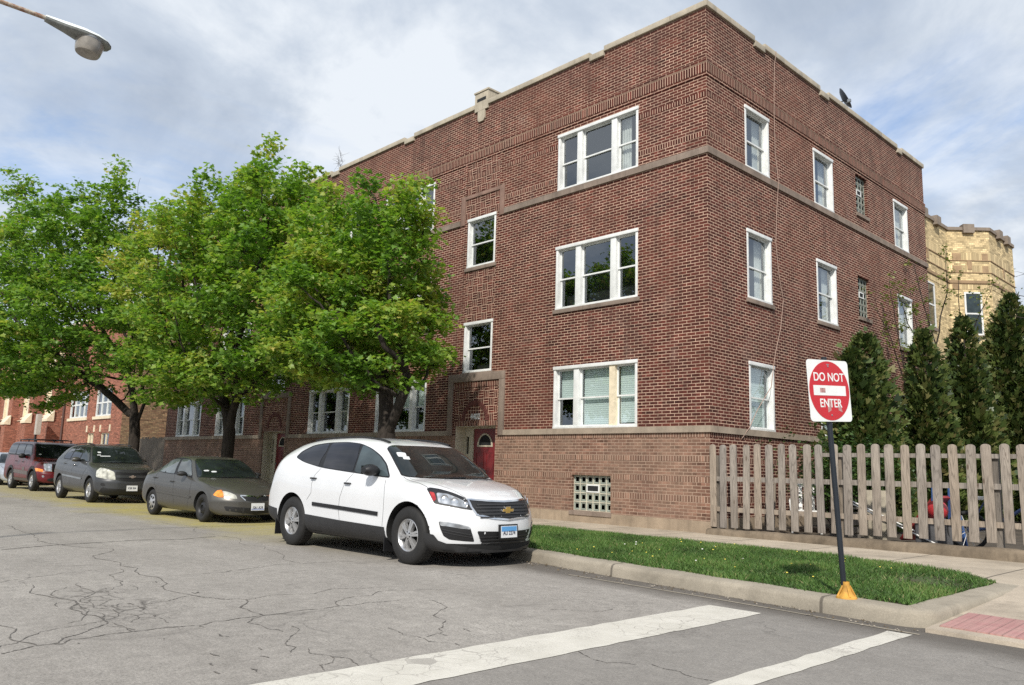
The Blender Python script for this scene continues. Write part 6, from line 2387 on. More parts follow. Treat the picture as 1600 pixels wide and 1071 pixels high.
class Car:
    def __init__(self, sp):
        self.sp = sp
        V, F = car_shell(sp)
        me = bpy.data.meshes.new("body")
        me.from_pydata(V, [], F)
        bm = bmesh.new()
        bm.from_mesh(me)
        bmesh.ops.remove_doubles(bm, verts=bm.verts, dist=0.0004)
        bmesh.ops.recalc_face_normals(bm, faces=bm.faces)
        bm.to_mesh(me)
        self.bvh = BVHTree.FromBMesh(bm)
        bm.free()
        self.me = me
        self.root = empty(sp['name'], (*sp['pos'], 0.0), R(sp['rz']))
        tag(self.root, sp['label'], sp['cat'], sp.get('group'))

    def cut(self):
        """wheel wells cut with real booleans"""
        sp = self.sp
        me = self.me
        me.materials.append(sp['paint'])
        me.materials.append(M_WELL)
        o = link("body", me)
        cut = MB()
        for ax in (0.0, -sp['wb']):
            for s in (-1, 1):
                y0, y1 = s * (sp['hw'] - 0.36), s * (sp['hw'] + 0.3)
                rc = sp['arch']
                pts = [(ax + rc * math.cos(a), max(-0.1, sp['R'] + rc * math.sin(a) * sp.get('archy', 1.0))) for a in np.linspace(0, 2 * math.pi, 49)[:-1]]
                cut.prism(pts, 1, min(y0, y1), max(y0, y1))
        co = cut.build("cutter", M_WELL, smooth=30)
        md = o.modifiers.new("b", 'BOOLEAN')
        md.operation = 'DIFFERENCE'
        md.solver = 'EXACT'
        md.object = co
        dg = bpy.context.evaluated_depsgraph_get()
        nm = bpy.data.meshes.new_from_object(o.evaluated_get(dg), depsgraph=dg)
        o.modifiers.clear()
        o.data = nm
        nm.name = "body"
        bpy.data.objects.remove(co)
        while len(nm.materials) < 2:
            nm.materials.append(M_WELL)
        nm.materials[0] = sp['paint']
        nm.materials[1] = M_WELL
        for p in nm.polygons:
            c = p.center
            w = False
            for ax in (0.0, -sp['wb']):
                d = math.hypot(c.x - ax, (c.z - sp['R']) / sp.get('archy', 1.0))
                if d < sp['arch'] * 1.004 and abs(c.y) > sp['hw'] - 0.4 and c.z < sp['R'] + sp['arch'] * 1.02:
                    # inside the well: keep outer skin painted
                    w = True
            p.material_index = 1 if (w or c.z < self.sp.get('dark_below', self.sp['table'][3][1] + 0.01)) else 0
        nm.shade_smooth()
        nm.set_sharp_from_angle(angle=R(38))
        o.parent = self.root
        self.body = o
        return o

    def frame(self, pts, n=None):
        if n is None:
            n = Vector((0, 0, 0))
            for p in pts:
                loc, nn, i, d = self.bvh.find_nearest(Vector(p))
                n += nn
        n = Vector(n).normalized()
        e1 = Vector((0, 0, 1)).cross(n)
        if e1.length < 0.1:
            e1 = Vector((0, 1, 0))
        e1.normalize()
        e2 = n.cross(e1)
        return n, e1, e2

    def drop(self, q, n):
        """put a point on the body along n"""
        hit = self.bvh.ray_cast(q + n * 1.5, -n, 4.0)
        if hit[0] is None or (hit[0] - q).length > 0.5:
            hit = self.bvh.find_nearest(q)
        return hit[0]

    def patch(self, name, pts, mat, off=0.004, n=None, parent=None, rnd=2, step=0.05, thick=0.0, label=None, cut=0.22):
        pts = [Vector(p) for p in pts]
        n, e1, e2 = self.frame(pts, n)
        P = [(p.dot(e1), p.dot(e2)) for p in pts]
        dep = sum(p.dot(n) for p in pts) / len(pts)
        for _ in range(rnd):
            Q = []
            for a, b in zip(P, P[1:] + P[:1]):
                Q.append((a[0] + (b[0] - a[0]) * cut, a[1] + (b[1] - a[1]) * cut))
                Q.append((b[0] + (a[0] - b[0]) * cut, b[1] + (a[1] - b[1]) * cut))
            P = Q
        D = []
        for a, b in zip(P, P[1:] + P[:1]):
            l = math.hypot(b[0] - a[0], b[1] - a[1])
            k = max(1, int(l / step))
            D += [(a[0] + (b[0] - a[0]) * i / k, a[1] + (b[1] - a[1]) * i / k) for i in range(k)]
        # drop near duplicates
        E = []
        for p in D:
            if not E or math.hypot(p[0] - E[-1][0], p[1] - E[-1][1]) > 0.002:
                E.append(p)
        nb = len(E)
        poly = np.array(E)
        (u0, v0), (u1, v1) = poly.min(0), poly.max(0)
        inner = []
        for u in np.arange(u0 + step / 2, u1, step):
            for v in np.arange(v0 + step / 2, v1, step):
                c = False
                j = nb - 1
                for i in range(nb):
                    if (poly[i][1] > v) != (poly[j][1] > v) and u < (poly[j][0] - poly[i][0]) * (v - poly[i][1]) / (poly[j][1] - poly[i][1]) + poly[i][0]:
                        c = not c
                    j = i
                if c and np.min(np.hypot(poly[:, 0] - u, poly[:, 1] - v)) > step * 0.4:
                    inner.append((u, v))
        vs = [Vector(p) for p in E] + [Vector(p) for p in inner]
        r = delaunay_2d_cdt(vs, [], [list(range(nb))], 1, 1e-6)
        V = []
        for v in r[0]:
            q = e1 * v.x + e2 * v.y + n * dep
            h = self.drop(q, n)
            V.append(h + n * off)
        F = [list(f) for f in r[2]]
        # outward winding
        me = bpy.data.meshes.new(name)
        me.from_pydata([tuple(v) for v in V], [], F)
        bm = bmesh.new()
        bm.from_mesh(me)
        for f in bm.faces:
            f.normal_update()
            if f.normal.dot(n) < 0:
                f.normal_flip()
        if thick:
            be = [e for e in bm.edges if e.is_boundary]
            ex = bmesh.ops.extrude_edge_only(bm, edges=be)
            nv = [g for g in ex['geom'] if isinstance(g, bmesh.types.BMVert)]
            bmesh.ops.translate(bm, verts=nv, vec=-n * thick)
        bm.to_mesh(me)
        bm.free()
        me.shade_smooth()
        me.set_sharp_from_angle(angle=R(45))
        me.materials.append(mat)
        o = link(name, me, parent or self.root)
        if label:
            o['label'] = label
        return o

    def strip(self, name, pts, w, mat, off=0.003, n=None, parent=None, closed=False, thick=0.0):
        """ribbon of width w along a line on the body"""
        pts = [Vector(p) for p in pts]
        n, e1, e2 = self.frame(pts, n)
        P = [Vector((p.dot(e1), p.dot(e2))) for p in pts]
        dep = [p.dot(n) for p in pts]
        D, E = [], []
        m = len(P) if closed else len(P) - 1
        for i in range(m):
            a, b = P[i], P[(i + 1) % len(P)]
            da, db = dep[i], dep[(i + 1) % len(P)]
            k = max(1, int((b - a).length / 0.04))
            for j in range(k):
                D.append(a.lerp(b, j / k))
                E.append(da + (db - da) * j / k)
        if not closed:
            D.append(P[-1])
            E.append(dep[-1])
        k = len(D)
        V = []
        for i in range(k):
            a = D[(i - 1) % k] if closed else D[max(i - 1, 0)]
            b = D[(i + 1) % k] if closed else D[min(i + 1, k - 1)]
            t = (b - a).normalized()
            q = Vector((-t.y, t.x)) * w / 2
            for s in (1, -1):
                c = D[i] + q * s
                V.append(self.drop(e1 * c.x + e2 * c.y + n * E[i], n) + n * off)
        mb = MB()
        mb.add(V, [(2 * i, 2 * i + 1, 2 * ((i + 1) % k) + 1, 2 * ((i + 1) % k)) for i in range(k if closed else k - 1)])
        if thick:
            W_ = [v - n * thick for v in V]
            mb.add(V + W_, [(2 * i, 2 * ((i + 1) % k), 2 * k + 2 * ((i + 1) % k), 2 * k + 2 * i) for i in range(k if closed else k - 1)] + [(2 * i + 1, 2 * ((i + 1) % k) + 1, 2 * k + 2 * ((i + 1) % k) + 1, 2 * k + 2 * i + 1) for i in range(k if closed else k - 1)])
        return mb.build(name, mat, parent or self.root, smooth=50)

    def both(self, fn, name, pts, *a, **k):
        o1 = fn(name, pts, *a, **k)
        p2 = [(p[0], -p[1], p[2]) for p in pts]
        if k.get('n') is not None:
            k = dict(k)
            k['n'] = (k['n'][0], -k['n'][1], k['n'][2])
        return o1, fn(name, p2[::-1], *a, **k)

    def wheel(self, ax, side, style, steer=0.0, label=None):
        sp = self.sp
        Rr, w = sp['R'], sp['tw']
        rr = sp['rim']
        mb = MB()
        h = w / 2
        prof_ = [(rr - 0.01, -h + 0.03), (rr + 0.005, -h + 0.008), (rr + 0.03, -h), (Rr * 0.5 + rr * 0.5, -h - 0.004), (Rr - 0.035, -h + 0.006), (Rr - 0.012, -h + 0.022), (Rr - 0.003, -h + 0.045), (Rr, -h + 0.07),
                 (Rr, h - 0.07), (Rr - 0.003, h - 0.045), (Rr - 0.012, h - 0.022), (Rr - 0.035, h - 0.006), (rr + 0.03, h), (rr, h - 0.02), (rr - 0.015, h - 0.03), (rr - 0.015, -h + 0.04), (rr - 0.01, -h + 0.03)]
        mb.lathe(prof_, 1, 48)
        # tread blocks
        for i in range(44):
            a = 2 * math.pi * i / 44
            for y0, y1 in ((-h + 0.05, -0.01), (0.01, h - 0.05)):
                v = []
                for r_ in (Rr - 0.01, Rr + 0.004):
                    for aa in (a, a + 0.10):
                        for yy in (y0, y1):
                            v.append((r_ * math.cos(aa), yy, r_ * math.sin(aa)))
                mb.add(v, [(0, 1, 3, 2), (4, 6, 7, 5), (0, 4, 5, 1), (2, 3, 7, 6), (0, 2, 6, 4), (1, 5, 7, 3)])
        o = mb.build("wheel", M_TYRE, self.root, smooth=40)
        o.location = (ax, side * (sp['hw'] - h - sp.get('inset', 0.02)), Rr)
        o.rotation_euler = (0, 0, R(steer) + (math.pi if side > 0 else 0))
        if label:
            o['label'] = label
        mb = MB()
        mb.lathe([(rr, -h + 0.022), (rr - 0.012, -h + 0.014), (rr - 0.03, -h + 0.03), (rr - 0.05, -h + 0.06), (rr - 0.055, 0.03)], 1, 48)
        dk = MB()
        if style == 'steel':
            mb.lathe([(rr - 0.03, -h + 0.04), (rr * 0.72, -h + 0.055), (rr * 0.55, -h + 0.03), (rr * 0.36, -h + 0.02), (rr * 0.34, -h + 0.05), (0.001, -h + 0.05)], 1, 32)
            for i in range(8):
                a = 2 * math.pi * i / 8
                dk.lathe([(0.001, -h + 0.045), (0.022, -h + 0.046), (0.001, -h + 0.0475)], 1, 10, (rr * 0.66 * math.cos(a), -0.004, rr * 0.66 * math.sin(a)))
        elif style == 'cap':
            mb.lathe([(rr - 0.012, -h + 0.014), (rr * 0.85, -h + 0.012), (rr * 0.5, -h - 0.002), (rr * 0.2, -h - 0.012), (0.001, -h - 0.014)], 1, 40)
            for i in range(7):
                a = 2 * math.pi * i / 7
                pts = [(rr * 0.80 * math.cos(a + d_) if q else rr * 0.45 * math.cos(a + d_ * 0.75), rr * 0.80 * math.sin(a + d_) if q else rr * 0.45 * math.sin(a + d_ * 0.75)) for q, d_ in ((1, -0.2), (1, 0.2), (0, 0.16), (0, -0.16))]
                dk.prism(pts, 1, -h - 0.006, -h + 0.012)
        else:
            nsp, pair = (6, True) if style == 'six' else (5, False)
            mb.lathe([(rr * 0.30, -h + 0.035), (rr * 0.28, -h + 0.02), (rr * 0.16, -h + 0.012), (0.001, -h + 0.012)], 1, 28)
            for i in range(nsp):
                for d_ in ((-0.105, 0.105) if pair else (0.0,)):
                    a = 2 * math.pi * i / nsp + 0.2
                    w0, w1 = (0.022, 0.029) if pair else (0.062, 0.050)
                    v = []
                    for r_, ww, oo, dd in ((rr * 0.2, w0, d_ * rr * 0.34, 0.0), (rr * 0.97, w1, d_ * rr * 1.05, 0.0)):
                        for yy, k in ((-h + (0.018 if r_ < rr * 0.5 else 0.026), 0.8), (-h + 0.07, 1.1)):
                            for s in (-1, 1):
                                t_ = oo + s * ww / 2 * k * 1.5
                                v.append((r_ * math.cos(a) - t_ * math.sin(a), yy, r_ * math.sin(a) + t_ * math.cos(a)))
                    mb.add(v, [(0, 1, 5, 4), (2, 6, 7, 3), (0, 4, 6, 2), (1, 3, 7, 5), (0, 2, 3, 1), (4, 5, 7, 6)])
            for i in range(nsp):
                a = 2 * math.pi * (i + 0.5) / nsp + 0.2
                dk.lathe([(0.001, -h + 0.008), (0.010, -h + 0.009), (0.011, -h + 0.02)], 1, 8, (rr * 0.2 * math.cos(a), 0, rr * 0.2 * math.sin(a)))
        k0 = len(mb.v)
        mb.v += dk.v
        mb.f += [[k0 + q for q in f] for f in dk.f]
        mb.mi += [1] * len(dk.f)
        mb.z0 += [0] * len(dk.f)
        mb.build("rim", [M_STEELB if style == 'steel' else M_ALLOY, M_WELL], o, smooth=35)
        mb = MB()
        mb.lathe([(rr - 0.055, 0.0), (rr * 0.8, -0.002), (0.001, -0.004)], 1, 32)
        mb.build("brake", M_WELL, o)
        return o

    def mirror(self, p, size, mat, side):
        """door mirror: shaped pod on a short arm"""
        mb = MB()
        lx, ly, lz = size
        rows, K = [], 14
        for i in range(9):
            t = i / 8
            s = math.sin(math.pi * (0.06 + 0.88 * t)) ** 0.5
            bulge = lx * (0.5 + 0.5 * s)
            y = (t - 0.5) * ly
            rr = []
            for k in range(K):
                a = 2 * math.pi * k / K
                ca, sa = math.cos(a), math.sin(a)
                cx = bulge * (abs(ca) ** 0.8) * (1 if ca > 0 else -0.35)
                cz = lz / 2 * s * (abs(sa) ** 0.75) * (1 if sa > 0 else -1)
                rr.append((cx, y, cz))
            rows.append(rr)
        mb.add([q for r_ in rows for q in r_], [(i * K + j, i * K + (j + 1) % K, (i + 1) * K + (j + 1) % K, (i + 1) * K + j) for i in range(8) for j in range(K)] + [tuple(range(K)), tuple(8 * K + j for j in range(K))])
        mb.box(-0.03, 0.05, -ly / 2 - 0.10 if side > 0 else ly / 2 - 0.03, -ly / 2 + 0.03 if side > 0 else ly / 2 + 0.10, -lz * 0.42, -lz * 0.14)
        o = mb.build("mirror", mat, self.root, smooth=45)
        o.location = (p[0], side * p[1], p[2])
        mg = MB()
        mg.box(-0.02 - lx * 0.36, -lx * 0.36 - 0.016, -ly * 0.4, ly * 0.4, -lz * 0.36, lz * 0.36)
        mg.build("mirror_glass", M_CARGLASS, o)
        return o

    def handle(self, p, side, mat, l=0.15):
        """door pull standing off a dark cup"""
        n = Vector((0, side, 0))
        q = self.drop(Vector((p[0], side * p[1], p[2])), n)
        mb = MB()
        pts = [(-l / 2, 0.004), (-l / 2 + 0.015, 0.03), (l / 2 - 0.015, 0.03), (l / 2, 0.004)]
        mb.tube([(x, side * y, 0.0) for x, y in pts], [0.008, 0.013, 0.013, 0.008], 8)
        o = mb.build("handle", mat, self.root, smooth=60)
        o.location = q
        return o

    def plate(self, p, n, text, face, ink, w=0.305, h=0.155, band=None, frame=None):
        q = self.drop(Vector(p), Vector(n)) + Vector(n) * 0.03
        n = Vector(n).normalized()
        e1 = Vector((0, 0, 1)).cross(n).normalized()
        M_ = Matrix(((e1.x, n.cross(e1).x, n.x, q.x), (e1.y, n.cross(e1).y, n.y, q.y), (e1.z, n.cross(e1).z, n.z, q.z), (0, 0, 0, 1)))
        mb = MB()
        mb.box(-w / 2, w / 2, -h / 2, h / 2, -0.004, 0.0)
        if band:
            mb.box(-w / 2 + 0.008, w / 2 - 0.008, band[0], band[1], 0.0012, 0.002, 1)
        if frame:
            mb.box(-w / 2 - 0.02, w / 2 + 0.02, -h / 2 - 0.015, h / 2 + 0.02, -0.035, -0.0045, 2)
        o = mb.build("number_plate", [face, band[2] if band else face, frame or face], self.root)
        o.matrix_basis = M_
        text_obj("plate_text", text, 0.075, ink, o, Matrix.Translation((0, -0.018 if band else 0, 0.003)), 0.0008, 0.85)
        return o


M_WELL = plain("wheel_well_black", (0.010, 0.010, 0.010), 0.9)
M_TYRE = plain("tyre_rubber", (0.013, 0.0125, 0.012), 0.75, var=0.3, scale=8)
M_ALLOY = plain("alloy_silver", (0.52, 0.52, 0.52), 0.3, metal=0.75, var=0.1)
M_STEELB = plain("dark_steel", (0.025, 0.025, 0.026), 0.5, metal=0.4)
M_CHROME = plain("chrome", (0.75, 0.75, 0.75), 0.12, metal=1.0, var=0.05)
M_BLACKP = plain("black_plastic", (0.009, 0.009, 0.010), 0.5, var=0.2)
M_GREYP = plain("dark_grey_plastic", (0.022, 0.022, 0.023), 0.55, var=0.2)
M_SEAM = plain("panel_gap", (0.02, 0.02, 0.02), 0.8)


def car_glass(name, col, rough=0.03):
    t = NT(name)
    p = t.coord()
    t.base(t.ramp(t.noise(p, 2.2, 3, 0.5), [(0.35, tuple(c * 0.6 for c in col)), (0.7, tuple(c * 1.5 for c in col))]))
    t.set(Roughness=rough, Specular_IOR_Level=0.5, Coat_Weight=0.1, Coat_Roughness=0.02)
    return t.m


M_CARGLASS = car_glass("car_glass", (0.014, 0.018, 0.018))
M_CARGLASSB = car_glass("pale_car_glass", (0.10, 0.115, 0.12))
M_PRIVACY = car_glass("privacy_glass", (0.012, 0.012, 0.016))


def car_paint(name, col, metal=0.0, rough=0.35, dust=None, coat=1.0):
    t = NT(name)
    p = t.coord()
    c = t.ramp(t.noise(p, 1.5, 4), [(0.3, tuple(x * 0.95 for x in col)), (0.7, tuple(min(1, x * 1.04) for x in col))])
    if dust is not None:
        g = t.n('ShaderNodeNewGeometry')
        sp_ = t.n('ShaderNodeSeparateXYZ')
        t.put(sp_.inputs[0], g.outputs['Normal'])
        upf = t.ramp(sp_.outputs[2], [(0.25, 0.0), (0.8, dust[1])])
        spk = t.ramp(t.noise(p, 38, 5, 0.75), [(0.35, 0.35), (0.65, 1.0)])
        c = t.mix(t.math('MULTIPLY', upf, spk), c, dust[0])
        zz = t.n('ShaderNodeSeparateXYZ')
        t.put(zz.inputs[0], p)
        low = t.ramp(t.math('MULTIPLY', zz.outputs[2], 1.0), [(0.15, 0.25), (0.45, 0.0)])
        c = t.mix(low, c, (0.14, 0.12, 0.10))
    t.base(c)
    t.set(Roughness=rough, Metallic=metal, Coat_Weight=coat, Coat_Roughness=0.05, Specular_IOR_Level=0.35)
    return t.m


def lamp_mat(name, a, b, metal=0.3):
    t = NT(name)
    p = t.coord()
    v = t.n('ShaderNodeTexVoronoi', feature='F1')
    t.put(v.inputs['Vector'], p)
    v.inputs['Scale'].default_value = 11
    t.base(t.ramp(v.outputs['Distance'], [(0.1, b), (0.5, a), (0.9, tuple(c * 0.5 for c in a))]))
    t.set(Roughness=0.12, Metallic=metal, Coat_Weight=1.0, Coat_Roughness=0.02)
    return t.m


M_LAMP = lamp_mat("clear_headlamp", (0.40, 0.42, 0.44), (0.72, 0.74, 0.76), 0.4)
M_LAMPY = lamp_mat("hazy_headlamp", (0.55, 0.54, 0.46), (0.66, 0.65, 0.57), 0.2)
M_AMBER = lamp_mat("amber_lens", (0.80, 0.24, 0.02), (0.85, 0.34, 0.05), 0.0)
M_REDL = lamp_mat("red_lens", (0.35, 0.015, 0.015), (0.45, 0.04, 0.03), 0.0)
M_WPAINT = car_paint("white_car_paint", (0.66, 0.67, 0.68), rough=0.3, dust=((0.62, 0.60, 0.56), 0.25))
M_GPAINT = car_paint("grey_metallic_paint", (0.056, 0.058, 0.061), 0.35, 0.35, dust=((0.10, 0.095, 0.04), 0.4), coat=0.4)
M_BPAINT = car_paint("taupe_metallic_paint", (0.076, 0.073, 0.066), 0.35, 0.34, dust=((0.095, 0.092, 0.062), 0.4), coat=0.4)
M_MPAINT = car_paint("maroon_paint", (0.105, 0.006, 0.010), 0.0, 0.35, dust=((0.12, 0.05, 0.02), 0.35), coat=0.35)
M_SPAINT = car_paint("silver_paint", (0.45, 0.47, 0.50), 0.6, 0.35)
M_TAUPE = plain("grey_cladding", (0.12, 0.105, 0.10), 0.6, var=0.1)
M_PLATEW = plain("plate_white", (0.66, 0.67, 0.68), 0.4, var=0.05)
M_PLATEB = plain("plate_blue", (0.10, 0.30, 0.58), 0.4, var=0.1)
M_PLATEP = plain("plate_pale_blue", (0.30, 0.34, 0.50), 0.4, var=0.1)
M_INK = plain("plate_ink", (0.03, 0.03, 0.06), 0.5)
M_GOLD = plain("gold_badge", (0.55, 0.36, 0.10), 0.3, metal=0.6)
M_PAPER = plain("windscreen_sticker", (0.62, 0.64, 0.64), 0.6, var=0.1)

SUV = Car(dict(name="white_suv", pos=(-0.04, -6.515), rz=1.5, cat="car", group="cars parked along the kerb",
    label="clean white sport utility vehicle parked nearest the corner, with black lower trim",
    dark_below=0.31, paint=M_WPAINT, wb=3.02, hw=0.99, R=0.385, rim=0.225, tw=0.245, arch=0.455, inset=0.015,
    table=[(0.98, .22, .93, .70, .90, .66, .875, .925), (0.80, .21, .955, .80, .92, .72, .955, 1.005), (0.40, .20, .985, .92, .94, .78, 1.035, 1.085), (0.05, .21, .99, 1.02, .95, .80, 1.09, 1.14), (-0.22, .22, .99, 1.075, .955, .80, 1.13, 1.18),
           (-0.45, .22, .99, 1.10, .955, .765, 1.305, 1.36), (-0.70, .22, .99, 1.125, .955, .72, 1.475, 1.53), (-0.95, .22, .99, 1.14, .955, .69, 1.59, 1.65), (-1.3, .22, .99, 1.165, .955, .68, 1.655, 1.715), (-1.9, .22, .99, 1.19, .955, .67, 1.69, 1.75),
           (-2.6, .22, .988, 1.23, .95, .665, 1.675, 1.74), (-3.2, .24, .98, 1.28, .945, .65, 1.625, 1.69), (-3.6, .27, .965, 1.31, .93, .635, 1.545, 1.60), (-3.95, .32, .94, 1.22, .90, .65, 1.33, 1.375), (-4.18, .36, .91, 1.0, .88, .70, 1.10, 1.13)],
    front_prof=[(0.15, 0.10), (0.35, 0.03), (0.5, 0.0), (0.65, 0.01), (0.8, 0.07), (0.95, 0.17), (1.2, 0.2)], rear_prof=[(0.3, 0.08), (0.5, 0.0), (0.7, 0.0), (1.0, 0.06), (1.2, 0.1)], plan_front=0.50, plan_rear=0.30, plan_pow=2.8))
SED = Car(dict(name="grey_sedan", pos=(-8.28, -5.99), rz=2.0, cat="car", group="cars parked along the kerb",
    label="dusty taupe grey sedan with amber corner lamp and one bare black front wheel",
    paint=M_BPAINT, wb=2.61, hw=0.852, R=0.30, rim=0.185, tw=0.185, arch=0.355, inset=0.02, zmid=0.5,
    table=[(0.87, .19, .80, .52, .78, .52, .60, .635), (0.70, .18, .83, .60, .80, .60, .69, .73), (0.3, .18, .85, .73, .81, .66, .79, .845), (0, .18, .852, .80, .815, .68, .855, .905), (-0.35, .18, .852, .855, .815, .70, .915, .965),
           (-0.65, .18, .852, .88, .815, .65, 1.10, 1.15), (-1.0, .18, .852, .90, .815, .59, 1.275, 1.325), (-1.3, .18, .852, .915, .815, .565, 1.345, 1.395), (-1.8, .18, .852, .93, .815, .56, 1.355, 1.41), (-2.25, .18, .852, .945, .815, .555, 1.30, 1.36),
           (-2.65, .19, .85, .955, .81, .58, 1.14, 1.19), (-2.95, .20, .845, .955, .80, .64, 1.01, 1.05), (-3.3, .22, .83, .90, .79, .66, .985, 1.02), (-3.55, .26, .80, .78, .76, .62, .93, .96)],
    front_prof=[(0.1, 0.06), (0.3, 0.0), (0.45, 0.0), (0.55, 0.04), (0.7, 0.12)], rear_prof=[(0.25, 0.06), (0.5, 0.0), (0.9, 0.05)], plan_front=0.42, plan_rear=0.25, plan_pow=2.8))
EQX = Car(dict(name="grey_crossover", pos=(-16.55, -5.745), rz=0.5, cat="car", group="cars parked along the kerb",
    label="charcoal grey crossover with big square headlamps between the sedan and the maroon one",
    paint=M_GPAINT, wb=2.857, hw=0.907, R=0.355, rim=0.215, tw=0.225, arch=0.425, inset=0.01, zmid=0.66,
    table=[(0.90, .27, .85, .76, .83, .66, .93, .975), (0.70, .26, .88, .84, .85, .70, 1.00, 1.045), (0.3, .26, .90, .93, .86, .72, 1.045, 1.095), (0, .26, .907, 1.00, .865, .74, 1.085, 1.135), (-0.2, .26, .907, 1.05, .865, .75, 1.12, 1.17),
           (-0.5, .26, .907, 1.08, .865, .695, 1.345, 1.40), (-0.85, .26, .907, 1.10, .865, .64, 1.56, 1.615), (-1.2, .26, .907, 1.12, .865, .615, 1.63, 1.685), (-1.8, .26, .907, 1.14, .865, .60, 1.655, 1.715), (-2.8, .26, .907, 1.18, .865, .59, 1.63, 1.69),
           (-3.25, .27, .90, 1.21, .86, .58, 1.58, 1.635), (-3.55, .30, .89, 1.22, .85, .60, 1.41, 1.455), (-3.85, .36, .86, 1.05, .83, .64, 1.10, 1.14)],
    front_prof=[(0.2, 0.10), (0.4, 0.0), (0.6, 0.0), (0.7, 0.03), (0.95, 0.10)], rear_prof=[(0.25, 0.06), (0.5, 0.0), (1.1, 0.08)], plan_front=0.36, plan_rear=0.25, plan_pow=3.2))
JEP = Car(dict(name="maroon_suv", pos=(-24.9, -5.21), rz=1.5, cat="car", group="cars parked along the kerb",
    label="boxy maroon off road vehicle with a black roof rack, behind the charcoal crossover",
    paint=M_MPAINT, wb=2.78, hw=0.95, R=0.37, rim=0.225, tw=0.235, arch=0.44, inset=0.01, zmid=0.7,
    table=[(0.83, .34, .88, .82, .87, .78, .97, 1.01), (0.5, .32, .93, .92, .90, .80, 1.05, 1.09), (0.2, .30, .945, .98, .905, .81, 1.08, 1.12), (0, .30, .95, 1.03, .91, .82, 1.105, 1.145), (-0.12, .30, .95, 1.07, .915, .825, 1.14, 1.18),
           (-0.33, .30, .95, 1.12, .915, .79, 1.42, 1.46), (-0.55, .30, .95, 1.15, .915, .765, 1.69, 1.73), (-0.85, .30, .95, 1.16, .915, .755, 1.765, 1.80), (-1.6, .30, .95, 1.17, .915, .745, 1.79, 1.825), (-3.0, .30, .95, 1.17, .915, .74, 1.80, 1.835),
           (-3.65, .31, .95, 1.17, .915, .74, 1.775, 1.81), (-3.85, .33, .94, 1.16, .91, .75, 1.60, 1.65), (-3.95, .36, .90, 1.02, .88, .78, 1.16, 1.2)],
    front_prof=[(0.3, 0.06), (0.45, 0.0), (0.65, 0.0), (0.75, 0.06), (1.0, 0.10)], rear_prof=[(0.25, 0.06), (0.5, 0.0), (1.1, 0.04)], plan_front=0.24, plan_rear=0.12, plan_pow=4.0))
CARS = [SUV, SED, EQX, JEP]
for c_ in CARS:
    c_.cut()


